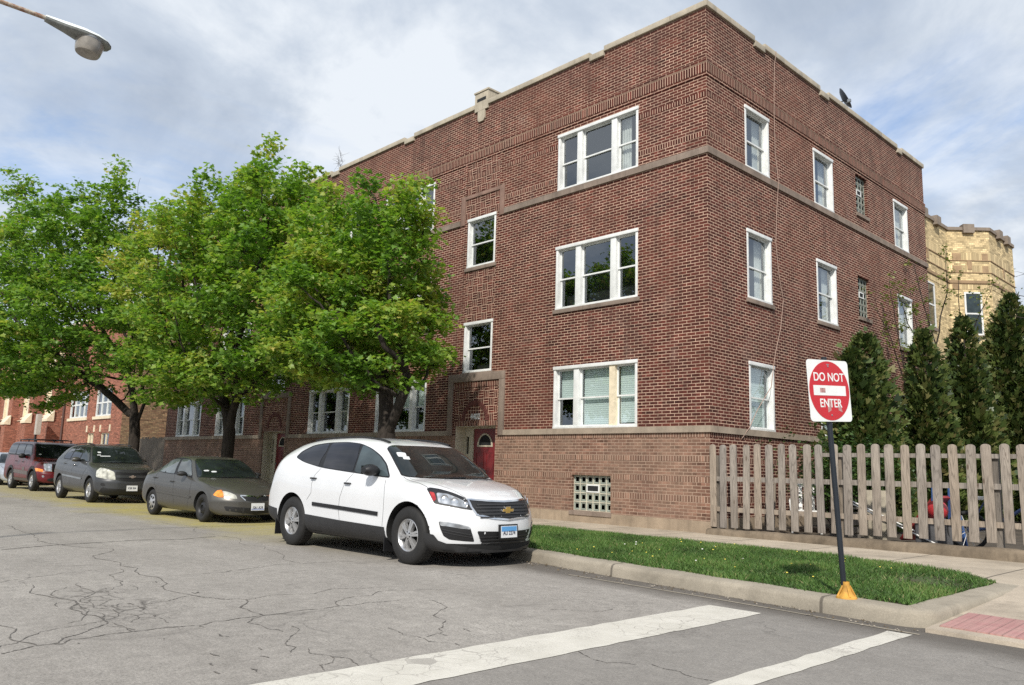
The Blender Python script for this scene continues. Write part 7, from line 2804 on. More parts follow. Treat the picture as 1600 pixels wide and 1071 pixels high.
# outlines of lamps, glass, trim: points in metres in each car's own frame
FEAT = {
 'suv': {
  'dlo': [(-3.153,-0.88,1.402),(-3.102,-0.803,1.506),(-2.87,-0.72,1.611),(-2.457,-0.702,1.651),(-1.931,-0.704,1.661),(-1.523,-0.722,1.633),(-1.183,-0.765,1.557),(-0.899,-0.805,1.454),(-0.675,-0.852,1.328),(-0.474,-0.938,1.137),(-0.68,-0.946,1.146),(-1.382,-0.949,1.189),(-2.265,-0.941,1.245),(-2.834,-0.918,1.325)],
  'quarter': [(-3.098,-0.88,1.402),(-3.033,-0.811,1.5),(-2.803,-0.744,1.593),(-2.404,-0.719,1.636),(-2.338,-0.818,1.51),(-2.372,-0.893,1.368),(-2.368,-0.935,1.265),(-2.843,-0.913,1.336)],
  'rdoor': [(-2.333,-0.716,1.642),(-1.917,-0.713,1.653),(-1.53,-0.733,1.621),(-1.423,-0.858,1.421),(-1.4,-0.944,1.205),(-2.233,-0.937,1.256),(-2.255,-0.879,1.398)],
  'fdoor': [(-1.452,-0.738,1.61),(-1.164,-0.777,1.538),(-0.916,-0.814,1.443),(-0.702,-0.86,1.323),(-0.513,-0.934,1.151),(-1.351,-0.945,1.198),(-1.382,-0.863,1.408)],
  'ws': [(-0.916,-0.692,1.579),(-0.86,-0.3,1.62),(-0.85,0,1.63),(0.0,0,1.13),(-0.045,-0.297,1.147),(-0.316,-0.844,1.17),(-0.582,-0.783,1.369)],
  'hl': [(0.229,-0.855,1.016),(0.245,-0.809,1.034),(0.356,-0.749,1.021),(0.565,-0.639,0.967),(0.687,-0.561,0.916),(0.754,-0.551,0.855),(0.822,-0.54,0.753),(0.749,-0.638,0.768),(0.615,-0.77,0.794),(0.442,-0.887,0.829),(0.334,-0.877,0.937)],
  'hlin': [(0.386,-0.81,0.968),(0.504,-0.72,0.958),(0.636,-0.641,0.907),(0.717,-0.595,0.868),(0.78,-0.59,0.779),(0.696,-0.688,0.797),(0.572,-0.79,0.823),(0.484,-0.848,0.837)],
  'hlred': [(0.298,-0.859,0.978),(0.363,-0.828,0.967),(0.436,-0.848,0.885),(0.426,-0.884,0.849)],
  'gr': [(0.722,-0.547,0.899),(0.83,-0.286,0.882),(0.858,0.0,0.871),(0.97,0.0,0.632),(0.944,-0.305,0.657),(0.863,-0.508,0.705),(0.795,-0.547,0.8)],
  'inl': [(0.885,-0.508,0.49),(0.946,-0.339,0.484),(0.977,0.0,0.476),(0.936,0.0,0.306),(0.927,-0.253,0.316),(0.887,-0.424,0.334)],
  'fog': [(0.539,-0.881,0.603),(0.655,-0.793,0.594),(0.765,-0.682,0.571),(0.839,-0.584,0.538),(0.855,-0.512,0.349),(0.79,-0.616,0.355),(0.651,-0.778,0.372),(0.594,-0.834,0.418),(0.562,-0.868,0.514)],
  'fogl': [(0.545,-0.877,0.599),(0.655,-0.793,0.594),(0.765,-0.682,0.571),(0.835,-0.59,0.541),(0.84,-0.583,0.51),(0.748,-0.702,0.522),(0.647,-0.803,0.543),(0.566,-0.864,0.549)],
  'lipf': [(0.37,-0.972,0.448),(0.485,-0.919,0.427),(0.535,-0.863,0.338),(0.653,-0.758,0.302),(0.811,-0.535,0.264),(0.9,-0.243,0.236),(0.909,0.0,0.228),(0.898,0.0,0.198),(0.877,-0.296,0.198),(0.744,-0.568,0.195),(0.416,-0.653,0.184),(0.266,-0.826,0.2)],
  'clad': [(-2.588,-0.988,0.521),(-1.617,-0.989,0.48),(-0.54,-0.989,0.455),(-0.626,-0.926,0.274),(-1.696,-0.921,0.271),(-2.587,-0.949,0.308)],
  'cladr': [(-3.73,-0.943,0.599),(-3.51,-0.965,0.559),(-3.544,-0.942,0.393),(-3.694,-0.934,0.441)],
  'mold': [(-2.382,-0.991,0.69),(-1.494,-0.991,0.663),(-0.657,-0.99,0.634)],
  'seamA': [(-0.558,-0.957,1.105),(-0.533,-0.992,0.885),(-0.536,-0.991,0.69),(-0.549,-0.989,0.471)],
  'seamB': [(-1.371,-0.95,1.184),(-1.543,-0.984,1.023),(-1.637,-0.994,0.811),(-1.655,-0.99,0.628),(-1.617,-0.989,0.488)],
  'seamC': [(-2.271,-0.943,1.239),(-2.395,-0.972,1.132),(-2.448,-0.989,0.993),(-2.44,-0.993,0.856),(-2.558,-0.991,0.742)],
  'tail': [(-3.667,-0.946,1.123),(-3.544,-0.952,1.234),(-3.401,-0.945,1.28),(-3.392,-0.96,1.237),(-3.548,-0.971,1.102)],
  'rail': [(-3.059,-0.563,1.675),(-2.431,-0.538,1.721),(-1.858,-0.527,1.732),(-1.341,-0.562,1.698),(-0.991,-0.587,1.638)],
  'hood': [(-0.305,-0.843,1.163),(0.013,-0.826,1.088),(0.229,-0.828,1.031)],
  'hoodc': [(-0.243,-0.78,1.146),(0.067,-0.713,1.102),(0.378,-0.657,1.042),(0.697,-0.551,0.914)],
  'handR': [(-2.396,-0.98,1.082)],
  'handF': [(-1.445,-0.983,1.034)],
  'mir': [(-0.879,-0.916,1.242),(-0.53,-0.921,1.18)],
  'emb': [(0.928,-0.06,0.762)],
  'plate': [(0.979,-0.031,0.495)],
  'st1': [(-0.713,-0.685,1.497),(-0.668,-0.548,1.495),(-0.565,-0.592,1.425),(-0.618,-0.712,1.434)],
 },
 'sed': {
  'dlo': [(-2.472,-0.78,1.013),(-2.521,-0.648,1.148),(-2.338,-0.573,1.264),(-2.165,-0.525,1.331),(-1.723,-0.56,1.355),(-1.335,-0.575,1.337),(-1.122,-0.605,1.289),(-0.574,-0.805,0.897),(-0.838,-0.794,0.947),(-1.519,-0.798,0.971),(-2.052,-0.797,0.986)],
  'quarter': [(-2.41,-0.779,1.019),(-2.407,-0.616,1.211),(-2.341,-0.58,1.259),(-2.082,-0.77,1.047),(-2.101,-0.789,1.005)],
  'rdoor': [(-2.333,-0.562,1.273),(-1.789,-0.6,1.321),(-1.687,-0.622,1.297),(-1.563,-0.794,0.982),(-2.048,-0.79,1.002)],
  'fdoor': [(-1.598,-0.607,1.313),(-1.292,-0.593,1.321),(-1.098,-0.625,1.265),(-0.668,-0.783,0.952),(-1.424,-0.798,0.967)],
  'ws': [(-1.092,-0.546,1.315),(-1.03,-0.25,1.325),(-1.02,0,1.33),(-0.18,0,0.93),(-0.23,-0.35,0.925),(-0.44,-0.754,0.926),(-0.762,-0.664,1.136)],
  'amber': [(0.408,-0.788,0.585),(0.409,-0.703,0.681),(0.459,-0.626,0.697),(0.571,-0.625,0.61),(0.608,-0.643,0.538),(0.518,-0.72,0.544)],
  'hl': [(0.489,-0.629,0.676),(0.597,-0.533,0.653),(0.73,-0.436,0.594),(0.777,-0.418,0.517),(0.684,-0.565,0.523),(0.61,-0.64,0.538)],
  'gr': [(0.767,-0.355,0.59),(0.806,-0.193,0.581),(0.822,0.0,0.566),(0.869,0.0,0.457),(0.86,-0.172,0.469),(0.835,-0.282,0.491)],
  'inl': [(0.636,-0.645,0.366),(0.802,-0.412,0.348),(0.87,0.0,0.32),(0.844,0.0,0.192),(0.824,-0.313,0.225),(0.67,-0.604,0.267)],
  'mold': [(-2.338,-0.854,0.565),(-1.391,-0.853,0.532),(-0.529,-0.852,0.503)],
  'seamA': [(-0.568,-0.807,0.891),(-0.573,-0.848,0.715),(-0.598,-0.852,0.523),(-0.68,-0.822,0.281)],
  'seamB': [(-1.524,-0.8,0.967),(-1.457,-0.844,0.782),(-1.417,-0.853,0.546),(-1.358,-0.836,0.314)],
  'seamC': [(-2.435,-0.793,0.993),(-2.516,-0.833,0.892),(-2.51,-0.853,0.747),(-2.331,-0.855,0.61)],
  'hood': [(-0.413,-0.764,0.911),(-0.017,-0.783,0.829),(0.245,-0.762,0.745),(0.393,-0.692,0.698)],
  'handR': [(-2.479,-0.836,0.876)],
  'handF': [(-1.53,-0.84,0.815)],
  'mir': [(-1.0,-0.776,1.002)],
  'plate': [(0.87,0.001,0.342)],
 },
 'eqx': {
  'dlo': [(-2.86,-0.845,1.22),(-2.8,-0.72,1.47),(-2.62,-0.62,1.61),(-1.9,-0.62,1.63),(-0.98,-0.64,1.615),(-0.7,-0.71,1.45),(-0.33,-0.81,1.135),(-1.2,-0.845,1.17),(-2.1,-0.845,1.2)],
  'quarter': [(-2.8,-0.84,1.245),(-2.74,-0.72,1.46),(-2.58,-0.66,1.57),(-2.22,-0.66,1.585),(-2.16,-0.84,1.235)],
  'rdoor': [(-2.07,-0.84,1.23),(-2.12,-0.66,1.59),(-1.34,-0.65,1.6),(-1.27,-0.84,1.205)],
  'fdoor': [(-1.18,-0.84,1.2),(-1.24,-0.66,1.6),(-0.96,-0.66,1.585),(-0.72,-0.72,1.42),(-0.42,-0.81,1.165)],
  'ws': [(-0.9,-0.609,1.585),(-0.85,-0.25,1.6),(-0.84,0,1.605),(-0.06,0,1.13),(-0.1,-0.35,1.13),(-0.241,-0.766,1.132),(-0.561,-0.708,1.369)],
  'hl': [(0.46,-0.862,0.758),(0.368,-0.829,0.92),(0.383,-0.746,1.004),(0.631,-0.627,0.971),(0.763,-0.466,0.889),(0.836,-0.441,0.665),(0.698,-0.672,0.694),(0.502,-0.846,0.732)],
  'gr': [(0.767,-0.438,0.909),(0.814,-0.205,0.886),(0.82,0.0,0.877),(0.896,0.0,0.625),(0.887,-0.206,0.642),(0.836,-0.437,0.668)],
  'fog': [(0.624,-0.777,0.561),(0.676,-0.732,0.584),(0.721,-0.678,0.551),(0.723,-0.674,0.505),(0.684,-0.724,0.487),(0.635,-0.768,0.512)],
  'low': [(0.6,-0.74,0.47),(0.76,-0.6,0.43),(0.86,0,0.4),(0.83,0,0.275),(0.7,-0.6,0.275),(0.45,-0.8,0.275)],
  'mold': [(-2.538,-0.908,0.737),(-1.612,-0.907,0.702),(-0.686,-0.907,0.662)],
  'seamA': [(-0.194,-0.823,1.089),(-0.451,-0.898,0.915),(-0.671,-0.907,0.741),(-0.775,-0.866,0.345)],
  'seamB': [(-1.138,-0.846,1.182),(-1.555,-0.881,1.066),(-1.694,-0.903,0.889),(-1.773,-0.834,0.307)],
  'seamC': [(-2.008,-0.847,1.206),(-2.522,-0.872,1.139),(-2.593,-0.902,0.959),(-2.572,-0.907,0.691)],
  'hood': [(-0.21,-0.781,1.112),(0.152,-0.768,1.041),(0.383,-0.746,1.004)],
  'handR': [(-2.469,-0.882,1.095)],
  'handF': [(-1.512,-0.884,1.049)],
  'mir': [(-1.218,-0.834,1.222)],
  'plate': [(0.9,0.065,0.417)],
  'rail': [(-2.85,-0.5,1.66),(-1.9,-0.5,1.7),(-1.0,-0.53,1.66)],
 },
 'jeep': {
  'dlo': [(-3.7,-0.88,1.31),(-3.67,-0.77,1.74),(-2.5,-0.77,1.75),(-0.68,-0.77,1.72),(-0.36,-0.89,1.25),(-2.0,-0.89,1.29)],
  'quarter': [(-3.62,-0.88,1.36),(-3.6,-0.78,1.7),(-2.58,-0.78,1.71),(-2.58,-0.88,1.34)],
  'rdoor': [(-2.48,-0.88,1.34),(-2.48,-0.78,1.71),(-1.54,-0.78,1.7),(-1.5,-0.88,1.31)],
  'fdoor': [(-1.42,-0.88,1.31),(-1.44,-0.78,1.7),(-0.72,-0.78,1.67),(-0.44,-0.88,1.28)],
  'ws': [(-0.62,-0.74,1.72),(-0.58,-0.3,1.74),(-0.57,0,1.745),(-0.13,0,1.2),(-0.16,-0.4,1.2),(-0.22,-0.8,1.21),(-0.4,-0.77,1.45)],
  'hl': [(0.546,-0.735,1.021),(0.682,-0.494,1.008),(0.76,-0.481,0.727),(0.689,-0.675,0.737),(0.634,-0.73,0.856)],
  'amber': [(0.267,-0.929,0.845),(0.632,-0.749,0.801),(0.667,-0.749,0.711),(0.369,-0.929,0.72)],
  'mold': [(-2.671,-0.95,0.705),(-1.678,-0.95,0.673),(-0.695,-0.95,0.639)],
  'sill': [(-2.3,-0.94,0.4),(-0.46,-0.94,0.4)],
  'mir': [(-1.246,-0.899,1.273)],
  'rail': [(-3.45,-0.62,1.81),(-2.2,-0.62,1.83),(-0.95,-0.64,1.8)],
  'fog': [(0.678,-0.779,0.585),(0.704,-0.747,0.601),(0.725,-0.709,0.572),(0.727,-0.704,0.527),(0.71,-0.739,0.511),(0.686,-0.77,0.531)],
  'badge': [(-1.25,-0.945,0.86),(-0.95,-0.945,0.86),(-0.95,-0.95,0.74),(-1.25,-0.95,0.74)],
  'gr': [(0.7,-0.46,1.0),(0.72,0,1.0),(0.78,0,0.72),(0.76,-0.46,0.72)],
  'seamA': [(-0.42,-0.9,1.22),(-0.44,-0.94,0.95),(-0.47,-0.95,0.48)],
  'seamB': [(-1.46,-0.9,1.27),(-1.5,-0.94,1.0),(-1.52,-0.95,0.48)],
  'seamC': [(-2.53,-0.9,1.29),(-2.45,-0.94,0.95),(-2.2,-0.95,0.75)],
  'handR': [(-2.2,-0.93,1.07)],
  'handF': [(-1.25,-0.93,1.05)],
 },
}


def whole(pts):
    """half outline running from the near side to the middle line -> full symmetric outline"""
    c = [i for i, p in enumerate(pts) if abs(p[1]) < 1e-6]
    k = len(pts)
    # rotate so that the list starts just after the second centre point
    s = c[1] if (c[1] - c[0]) == 1 else c[0]
    h = pts[s:] + pts[:s]          # starts at bottom centre, ends at top centre
    m = [(p[0], -p[1], p[2]) for p in h[1:-1]]
    return h + m[::-1]


def shrink(pts, k):
    c = Vector((sum(p[0] for p in pts), sum(p[1] for p in pts), sum(p[2] for p in pts))) / len(pts)
    return [tuple(c + (Vector(p) - c) * k) for p in pts]


NF = (1, 0, 0.05)


def common(car, f, style, mirror_mat, handle_mat, mir_size, wheels=None, seams=True, glass=(None, None, None), trim=None):
    hw, wb = car.sp['hw'], car.sp['wb']
    for ax, s in ((0, -1), (0, 1), (-wb, -1), (-wb, 1)):
        st, steer, lab = style, car.sp.get('steer', 0) if ax == 0 else 0, None
        if wheels and (ax == 0, s) in wheels:
            st, lab = wheels[(ax == 0, s)]
        car.wheel(ax, s, st, steer, lab)
    car.both(car.patch, "window_trim", f['dlo'], trim or M_BLACKP, 0.002, rnd=2, cut=0.15)
    for k, g in zip(('quarter', 'rdoor', 'fdoor'), glass):
        car.both(car.patch, "side_window", f[k], g or M_PRIVACY, 0.0055, rnd=1, cut=0.08)
    car.patch("windscreen_trim", shrink(whole(f['ws']), 1.025), M_BLACKP, 0.0045, rnd=2, cut=0.10, step=0.03)
    ws = car.patch("windscreen", whole(f['ws']), M_CARGLASS, 0.008, rnd=2, cut=0.10, step=0.04)
    # wiper arms lying at the foot of the glass
    b = f['ws'][3], f['ws'][4]
    for s in (-1, 1):
        p0 = Vector((b[0][0] - 0.03, s * 0.28 - 0.05, b[0][2]))
        p1 = Vector((b[0][0] - 0.09, s * 0.28 + 0.42, b[0][2] + 0.03))
        nn = Vector((0.5, 0, 0.85)).normalized()
        mb = MB()
        mb.tube([car.drop(p0.lerp(p1, t), nn) + nn * 0.015 for t in (0, 0.25, 0.5, 0.75, 1)], 0.008, 6)
        mb.build("wiper", M_BLACKP, car.root)
    if seams:
        for k in ('seamA', 'seamB', 'seamC'):
            car.both(car.strip, "door_gap", f[k], 0.006, M_SEAM, 0.0015)
    if 'hood' in f:
        car.both(car.strip, "bonnet_gap", f['hood'], 0.009, M_SEAM, 0.0015)
    if 'handR' in f:
        for k in ('handR', 'handF'):
            for s in (-1, 1):
                p = f[k][0]
                car.handle((p[0], hw, p[2]), s, handle_mat)
    for s in (-1, 1):
        p = f['mir'][0]
        car.mirror((p[0] + 0.05, hw + mir_size[1] * 0.28, p[2]), mir_size, mirror_mat, s)
    # tail lamps and a rear window for the hidden end
    xt = car.sp['table'][-1][0]
    z = car.sp['table'][-1][5]
    car.both(car.patch, "tail_lamp", [(xt + 0.06, -hw * 0.86, z - 0.05), (xt + 0.25, -hw * 0.97, z - 0.02), (xt + 0.22, -hw * 0.97, z - 0.32), (xt + 0.02, -hw * 0.86, z - 0.32)], M_REDL, 0.006)
    # underside so that no light falls through
    mb = MB()
    mb.box(xt + 0.35, 0.55, -hw + 0.34, hw - 0.34, car.sp['R'] * 0.62, car.sp['R'] * 0.9)
    mb.tube([(0, -hw + 0.3, car.sp['R']), (0, hw - 0.3, car.sp['R'])], 0.05, 8)
    mb.tube([(-wb, -hw + 0.3, car.sp['R']), (-wb, hw - 0.3, car.sp['R'])], 0.06, 8)
    mb.build("underbody", M_WELL, car.root)


def grille_bars(car, parent, ya, za, zb, n, mat, x=1.3, w=0.018, bow=0.0):
    for i in range(n):
        t = (i + 0.5) / n
        z = za + (zb - za) * t
        y = ya[0] + (ya[1] - ya[0]) * t
        pts = [(x, y * q, z - bow * (1 - q * q)) for q in np.linspace(-1, 1, 13)]
        car.strip("grille_bar", pts, w, mat, 0.014, n=NF, parent=parent, thick=0.012)


# white sport utility vehicle -------------------------------------------------
f = FEAT['suv']
common(SUV, f, 'six', M_BLACKP, M_GREYP, (0.13, 0.24, 0.17), glass=(M_PRIVACY, M_PRIVACY, car_glass("front_door_glass", (0.045, 0.06, 0.065))))
lamp, lamp2 = SUV.both(SUV.patch, "headlight", f['hl'], M_BLACKP, 0.004, rnd=2, cut=0.10, thick=0.01)
for a, s in ((lamp, 1), (lamp2, -1)):
    for k, m in (('hlin', M_LAMP), ('hlred', M_REDL)):
        SUV.patch("lens" if k == 'hlin' else "side_reflector", [(p[0], p[1] * s, p[2]) for p in f[k]][::s], m, 0.009, rnd=1, cut=0.12, parent=a, label="red side reflector" if k == 'hlred' else None)
    hi = [Vector((p[0], p[1] * s, p[2])) for p in f['hlin']]
    cen = [hi[0].lerp(hi[-1], 0.5).lerp(hi[2].lerp(hi[5], 0.5), q) for q in (0.35, 0.85)] + [hi[3].lerp(hi[4], 0.4)]
    for q, r_ in zip(cen, (0.055, 0.05, 0.035)):
        nn = Vector((0.72, -0.68 * s, 0.25)).normalized()
        o_ = SUV.drop(q, nn) + nn * 0.012
        mb = MB()
        mb.lathe([(0.001, 0.004), (r_ * 0.5, 0.006), (r_ * 0.8, 0.0), (r_, 0.008), (r_ * 1.08, 0.0)], 2, 20)
        lo = mb.build("reflector_bowl", M_CHROME, a, smooth=40)
        lo.matrix_basis = Matrix.Translation(o_) @ nn.to_track_quat('Z', 'Y').to_matrix().to_4x4()
gp = whole(f['gr'])
g = SUV.patch("grille", gp, M_BLACKP, 0.003, n=NF, rnd=2, cut=0.12)
SUV.strip("grille_surround", gp, 0.024, M_CHROME, 0.012, n=NF, parent=g, closed=True, thick=0.012)
grille_bars(SUV, g, (0.46, 0.52), 0.665, 0.875, 5, M_GREYP, bow=-0.0)
bt = [(-0.115, -0.028), (-0.105, 0.012), (-0.045, 0.012), (-0.038, 0.045), (0.048, 0.045), (0.042, 0.012), (0.115, 0.012), (0.105, -0.028), (0.042, -0.028), (0.036, -0.06), (-0.048, -0.06), (-0.042, -0.028)]
q = SUV.drop(Vector((1.2, 0, 0.765)), Vector((1, 0, 0)))
mb = MB()
mb.prism([(y, q.z + z) for y, z in bt], 0, q.x - 0.02, q.x + 0.030, 1)
mb.prism([(y * 0.86, q.z - 0.0075 + (z + 0.0075) * 0.8) for y, z in bt], 0, q.x + 0.0302, q.x + 0.035, 0)
mb.build("badge", [M_GOLD, M_CHROME], g)
ip = whole(f['inl'])
g2 = SUV.patch("lower_intake", ip, M_BLACKP, 0.003, n=NF, rnd=2, cut=0.10)
grille_bars(SUV, g2, (0.42, 0.48), 0.33, 0.45, 3, M_GREYP, w=0.014)
for o_, s in zip(SUV.both(SUV.patch, "fog_pocket", f['fog'], M_BLACKP, 0.003, rnd=2, cut=0.10), (1, -1)):
    SUV.patch("daytime_lamp", [(p[0], p[1] * s, p[2]) for p in f['fogl']][::s], M_LAMP, 0.010, rnd=1, cut=0.10, parent=o_)
    for k in range(2):
        t = 0.35 + 0.3 * k
        A_, B_ = Vector(f['fog'][0]).lerp(Vector(f['fog'][7]), 0.3 + t * 0.6), Vector(f['fog'][3]).lerp(Vector(f['fog'][4]), 0.3 + t * 0.6)
        SUV.strip("pocket_bar", [(p.x, p.y * s, p.z) for p in (A_, A_.lerp(B_, 0.5), B_)], 0.014, M_GREYP, 0.010, parent=o_)
lp_ = whole(f['lipf'])
SUV.patch("lower_bumper", lp_, M_GREYP, 0.010, n=NF, rnd=1, cut=0.10, thick=0.02)
SUV.both(SUV.patch, "lower_bumper_corner", [(0.36, -0.98, 0.455), (0.44, -0.95, 0.44), (0.52, -0.88, 0.36), (0.62, -0.79, 0.318), (0.82, -0.54, 0.272), (0.80, -0.54, 0.19), (0.55, -0.80, 0.185), (0.30, -0.94, 0.19)], M_GREYP, 0.012, rnd=1, cut=0.08, n=(0.72, -0.69, 0), thick=0.02)
SUV.both(SUV.patch, "sill_cladding", [(-2.585, -0.99, 0.52), (-1.62, -0.99, 0.485), (-0.50, -0.99, 0.46), (-0.47, -0.99, 0.25), (-1.6, -0.99, 0.24), (-2.56, -0.99, 0.25)], M_GREYP, 0.008, n=(0, -1, 0), rnd=0, thick=0.02)
SUV.both(SUV.patch, "rear_cladding", [(-3.99, -0.95, 0.60), (-3.50, -0.97, 0.56), (-3.46, -0.97, 0.40), (-3.50, -0.96, 0.30), (-4.02, -0.92, 0.36)], M_GREYP, 0.008, n=(-0.2, -1, 0), rnd=0, thick=0.02)
SUV.both(SUV.strip, "door_moulding", f['mold'], 0.055, M_BLACKP, 0.014, thick=0.014)
SUV.both(SUV.strip, "roof_rail", f['rail'], 0.035, M_BLACKP, 0.03, n=(0, -0.35, 1), thick=0.025)
SUV.both(SUV.strip, "hood_crease", f['hoodc'], 0.006, M_SEAM, 0.001)
SUV.plate((1.3, -0.02, 0.49), NF, "AU 2274", M_PLATEW, M_INK, band=(0.005, 0.07, M_PLATEB), frame=M_BLACKP)
SUV.patch("windscreen_sticker", f['st1'], M_PAPER, 0.0115, rnd=1, cut=0.1)
SUV.patch("windscreen_sticker", [(-0.62, -0.65, 1.42), (-0.60, -0.54, 1.43), (-0.53, -0.56, 1.39), (-0.56, -0.67, 1.38)], M_PAPER, 0.0115, rnd=1, cut=0.1)
mb = MB()
mb.tube([(-0.30, 0.0, 1.135), (-0.30, 0.0, 1.165)], 0.012, 8)
for x in (-3.4,):
    mb.prism([(-0.12, 0.0), (0.1, 0.0), (-0.02, 0.07)], 1, -0.015, 0.015)
o = mb.build("antenna_fin", M_BLACKP, SUV.root)
o.location = (-2.9, 0, 1.72)
for s in (-1, 1):
    mb = MB()
    mb.box(-0.50, -0.485, s * 0.80, s * 0.985, 0.13, 0.42)
    mb.build("mud_flap", M_BLACKP, SUV.root)
    mb = MB()
    mb.box(-3.54, -3.525, s * 0.80, s * 0.955, 0.14, 0.42)
    mb.build("mud_flap", M_BLACKP, SUV.root)

# taupe sedan -----------------------------------------------------------------
f = FEAT['sed']
common(SED, f, 'cap', M_GREYP, M_GREYP, (0.11, 0.19, 0.11), wheels={(True, -1): ('steel', "bare black steel front wheel")}, glass=(M_CARGLASSB, M_CARGLASSB, M_CARGLASSB))
for o_, s in zip(SED.both(SED.patch, "headlight", f['hl'], M_LAMPY, 0.006, rnd=1, cut=0.12, thick=0.01), (1, -1)):
    SED.patch("corner_lamp", [(p[0], p[1] * s, p[2]) for p in f['amber']][::s], M_AMBER, 0.006, rnd=1, cut=0.12, parent=o_, label="amber corner lamp")
g = SED.patch("grille", whole(f['gr']), M_BLACKP, 0.003, n=NF, rnd=2, cut=0.10)
SED.strip("grille_surround", [(0.76, -0.36, 0.59), (0.80, -0.2, 0.585), (0.82, -0.05, 0.575), (0.84, 0, 0.535), (0.82, 0.05, 0.575), (0.80, 0.2, 0.585), (0.76, 0.36, 0.59)], 0.022, M_CHROME, 0.012, n=NF, parent=g, thick=0.01)
SED.both(SED.strip, "grille_side", [(0.76, -0.36, 0.585), (0.82, -0.27, 0.49)], 0.02, M_CHROME, 0.012, n=NF, parent=g)
SED.patch("lower_intake", whole(f['inl']), M_BLACKP, 0.003, n=NF, rnd=2, cut=0.10)
SED.both(SED.strip, "intake_post", [(0.86, -0.30, 0.345), (0.85, -0.30, 0.215)], 0.04, M_GREYP, 0.008, n=NF)
SED.both(SED.strip, "door_moulding", f['mold'], 0.045, M_BPAINT, 0.012, thick=0.012)
SED.plate((1.2, 0.0, 0.37), NF, "G61 A29", M_PLATEW, M_INK, band=(-0.068, -0.035, M_PLATEP))
for p in ((-0.60, -0.52), (-0.55, -0.36)):
    SED.patch("dash_paper", [(p[0] - 0.02, p[1] - 0.06, 1.02), (p[0] - 0.02, p[1] + 0.06, 1.02), (p[0] + 0.02, p[1] + 0.06, 0.99), (p[0] + 0.02, p[1] - 0.06, 0.99)], M_PAPER, 0.0115, n=(0.5, 0, 0.85), rnd=1)

# charcoal crossover ----------------------------------------------------------
f = FEAT['eqx']
common(EQX, f, 'five', M_GPAINT, M_GPAINT, (0.13, 0.22, 0.15), glass=(M_PRIVACY, M_PRIVACY, M_CARGLASS))
EQX.both(EQX.patch, "headlight", f['hl'], M_LAMPY, 0.006, rnd=1, cut=0.10, thick=0.012)
g = EQX.patch("grille", whole(f['gr']), M_BLACKP, 0.003, n=NF, rnd=1, cut=0.08)
EQX.strip("grille_bar", [(0.9, y, 0.775) for y in np.linspace(-0.43, 0.43, 9)], 0.075, M_GPAINT, 0.016, n=NF, parent=g, thick=0.014)
q = EQX.drop(Vector((1.3, 0, 0.775)), Vector((1, 0, 0)))
mb = MB()
mb.prism([(y * 0.8, q.z + z * 0.8) for y, z in bt], 0, q.x - 0.01, q.x + 0.03)
mb.build("badge", M_CHROME, g)
EQX.both(EQX.patch, "fog_lamp", f['fog'], M_BLACKP, 0.005, rnd=2)
EQX.patch("lower_bumper", whole(f['low']), M_BLACKP, 0.006, n=NF, rnd=1, thick=0.01)
EQX.both(EQX.strip, "door_moulding", f['mold'], 0.05, M_GREYM, 0.012, thick=0.012)
EQX.both(EQX.strip, "roof_rail", f['rail'], 0.04, M_BLACKP, 0.045, n=(0, -0.2, 1), thick=0.03)
EQX.plate((1.3, 0.0, 0.46), NF, "K28 504", M_PLATEW, M_INK)
for z0, y0, w in ((1.47, -0.56, 0.09), (1.43, -0.56, 0.09), (1.29, -0.60, 0.10), (1.23, -0.52, 0.28)):
    EQX.patch("windscreen_sticker", [(-0.6, y0, z0), (-0.6, y0 + w, z0), (-0.58, y0 + w, z0 - 0.025), (-0.58, y0, z0 - 0.025)], M_PAPER, 0.0115, n=(0.8, 0, 0.6), rnd=0)

# maroon off road vehicle -----------------------------------------------------
f = FEAT['jeep']
common(JEP, f, 'five', M_BLACKP, M_BLACKP, (0.12, 0.23, 0.19), glass=(M_PRIVACY, M_PRIVACY, M_CARGLASS))
JEP.both(JEP.patch, "headlight", f['hl'], M_LAMP, 0.006, rnd=1, cut=0.08, thick=0.012)
JEP.both(JEP.patch, "corner_lamp", f['amber'], M_AMBER, 0.008, rnd=1, cut=0.08, thick=0.012)
g = JEP.patch("grille", whole(f['gr']), M_BLACKP, 0.004, n=NF, rnd=1, cut=0.06)
for i in range(7):
    y = -0.36 + 0.12 * i
    JEP.strip("grille_bar", [(0.9, y, 0.97), (0.9, y, 0.75)], 0.05, M_MPAINT, 0.012, n=NF, parent=g, thick=0.01)
JEP.both(JEP.strip, "door_moulding", [(-2.30, -0.95, 0.695), (-1.4, -0.95, 0.67), (-0.50, -0.95, 0.645)], 0.13, M_TAUPE, 0.016, thick=0.016)
JEP.both(JEP.strip, "sill_step", f['sill'], 0.10, M_TAUPE, 0.02, n=(0, -1, 0), thick=0.02)
JEP.both(JEP.patch, "fog_lamp", f['fog'], M_LAMP, 0.006, rnd=2)
JEP.patch("lower_bumper", whole([(0.70, -0.60, 0.50), (0.80, 0, 0.48), (0.76, 0, 0.36), (0.62, -0.62, 0.36)]), M_BLACKP, 0.006, n=NF, rnd=1)
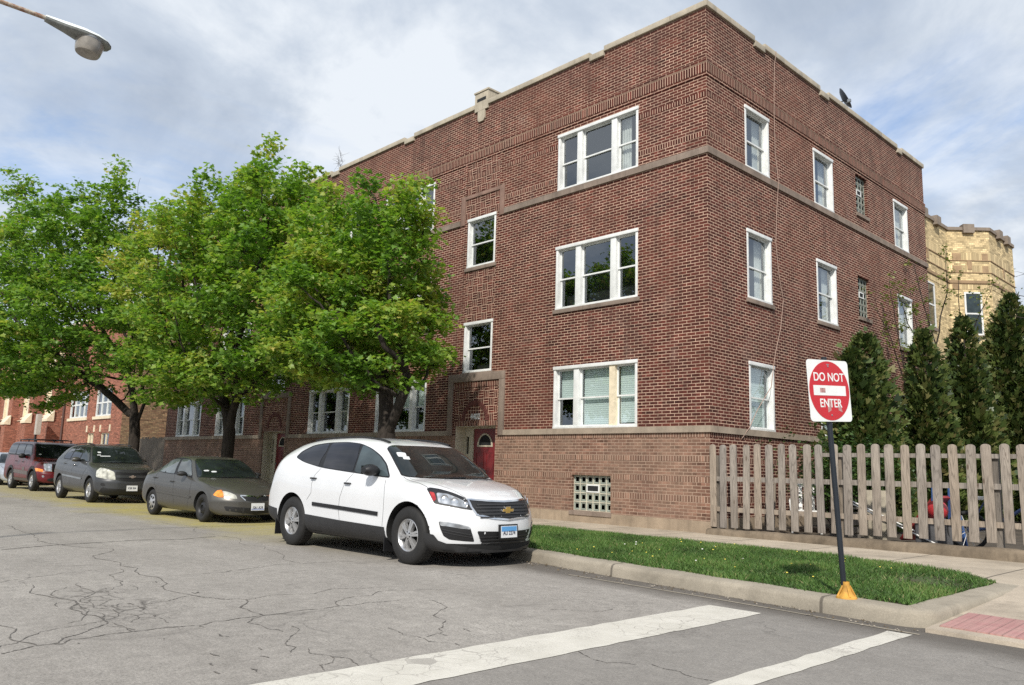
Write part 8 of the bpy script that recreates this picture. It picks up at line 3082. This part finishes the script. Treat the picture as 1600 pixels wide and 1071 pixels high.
JEP.both(JEP.patch, "door_badge", f['badge'], M_TAUPE, 0.006, rnd=0)
rk = MB()
for s in (-1, 1):
    rk.tube([(-3.3, s * 0.60, 1.90), (-2.2, s * 0.60, 1.92), (-1.0, s * 0.60, 1.89)], 0.022, 8)
    for x in (-3.2, -2.1, -1.1):
        rk.tube([(x, s * 0.62, 1.78), (x, s * 0.60, 1.91)], 0.022, 6)
for x in (-2.9, -1.4):
    rk.tube([(x, -0.6, 1.915), (x, 0.6, 1.915)], 0.016, 6)
rk.build("roof_rack", M_BLACKP, JEP.root, smooth=60)
for o_ in JEP.both(JEP.strip, "arch_flare", [(0.50 * math.cos(a), -0.95, 0.37 + 0.50 * math.sin(a)) for a in np.linspace(0.05, 3.1, 14)], 0.09, M_GREYP, 0.014, n=(0, -1, 0), thick=0.014):
    pass
JEP.both(JEP.strip, "arch_flare", [(-2.78 + 0.50 * math.cos(a), -0.95, 0.37 + 0.50 * math.sin(a)) for a in np.linspace(0.05, 3.1, 14)], 0.09, M_GREYP, 0.014, n=(0, -1, 0), thick=0.014)
JEP.patch("windscreen_sticker", [(-0.3, -0.70, 1.33), (-0.3, -0.62, 1.33), (-0.28, -0.62, 1.29), (-0.28, -0.70, 1.29)], M_PAPER, 0.0115, n=(0.8, 0, 0.6), rnd=0)
JEP.plate((1.2, 0.0, 0.58), NF, "R17 338", M_PLATEW, M_INK)

# silver car at the far end ----------------------------------------------------
SIL = Car(dict(SED.sp, name="silver_sedan", pos=(-31.3, -5.05), rz=1.5, label="silver sedan cut off by the left edge, parked behind the maroon vehicle", paint=M_SPAINT))
SIL.cut()
common(SIL, FEAT['sed'], 'cap', M_BLACKP, M_SPAINT, (0.11, 0.19, 0.12))
f = FEAT['sed']
SIL.both(SIL.patch, "headlight", f['hl'], M_LAMP, 0.006, rnd=1, cut=0.12, thick=0.01)
SIL.patch("grille", whole(f['gr']), M_BLACKP, 0.003, n=NF, rnd=2, cut=0.10)
SIL.patch("lower_intake", whole(f['inl']), M_BLACKP, 0.003, n=NF, rnd=2, cut=0.10)
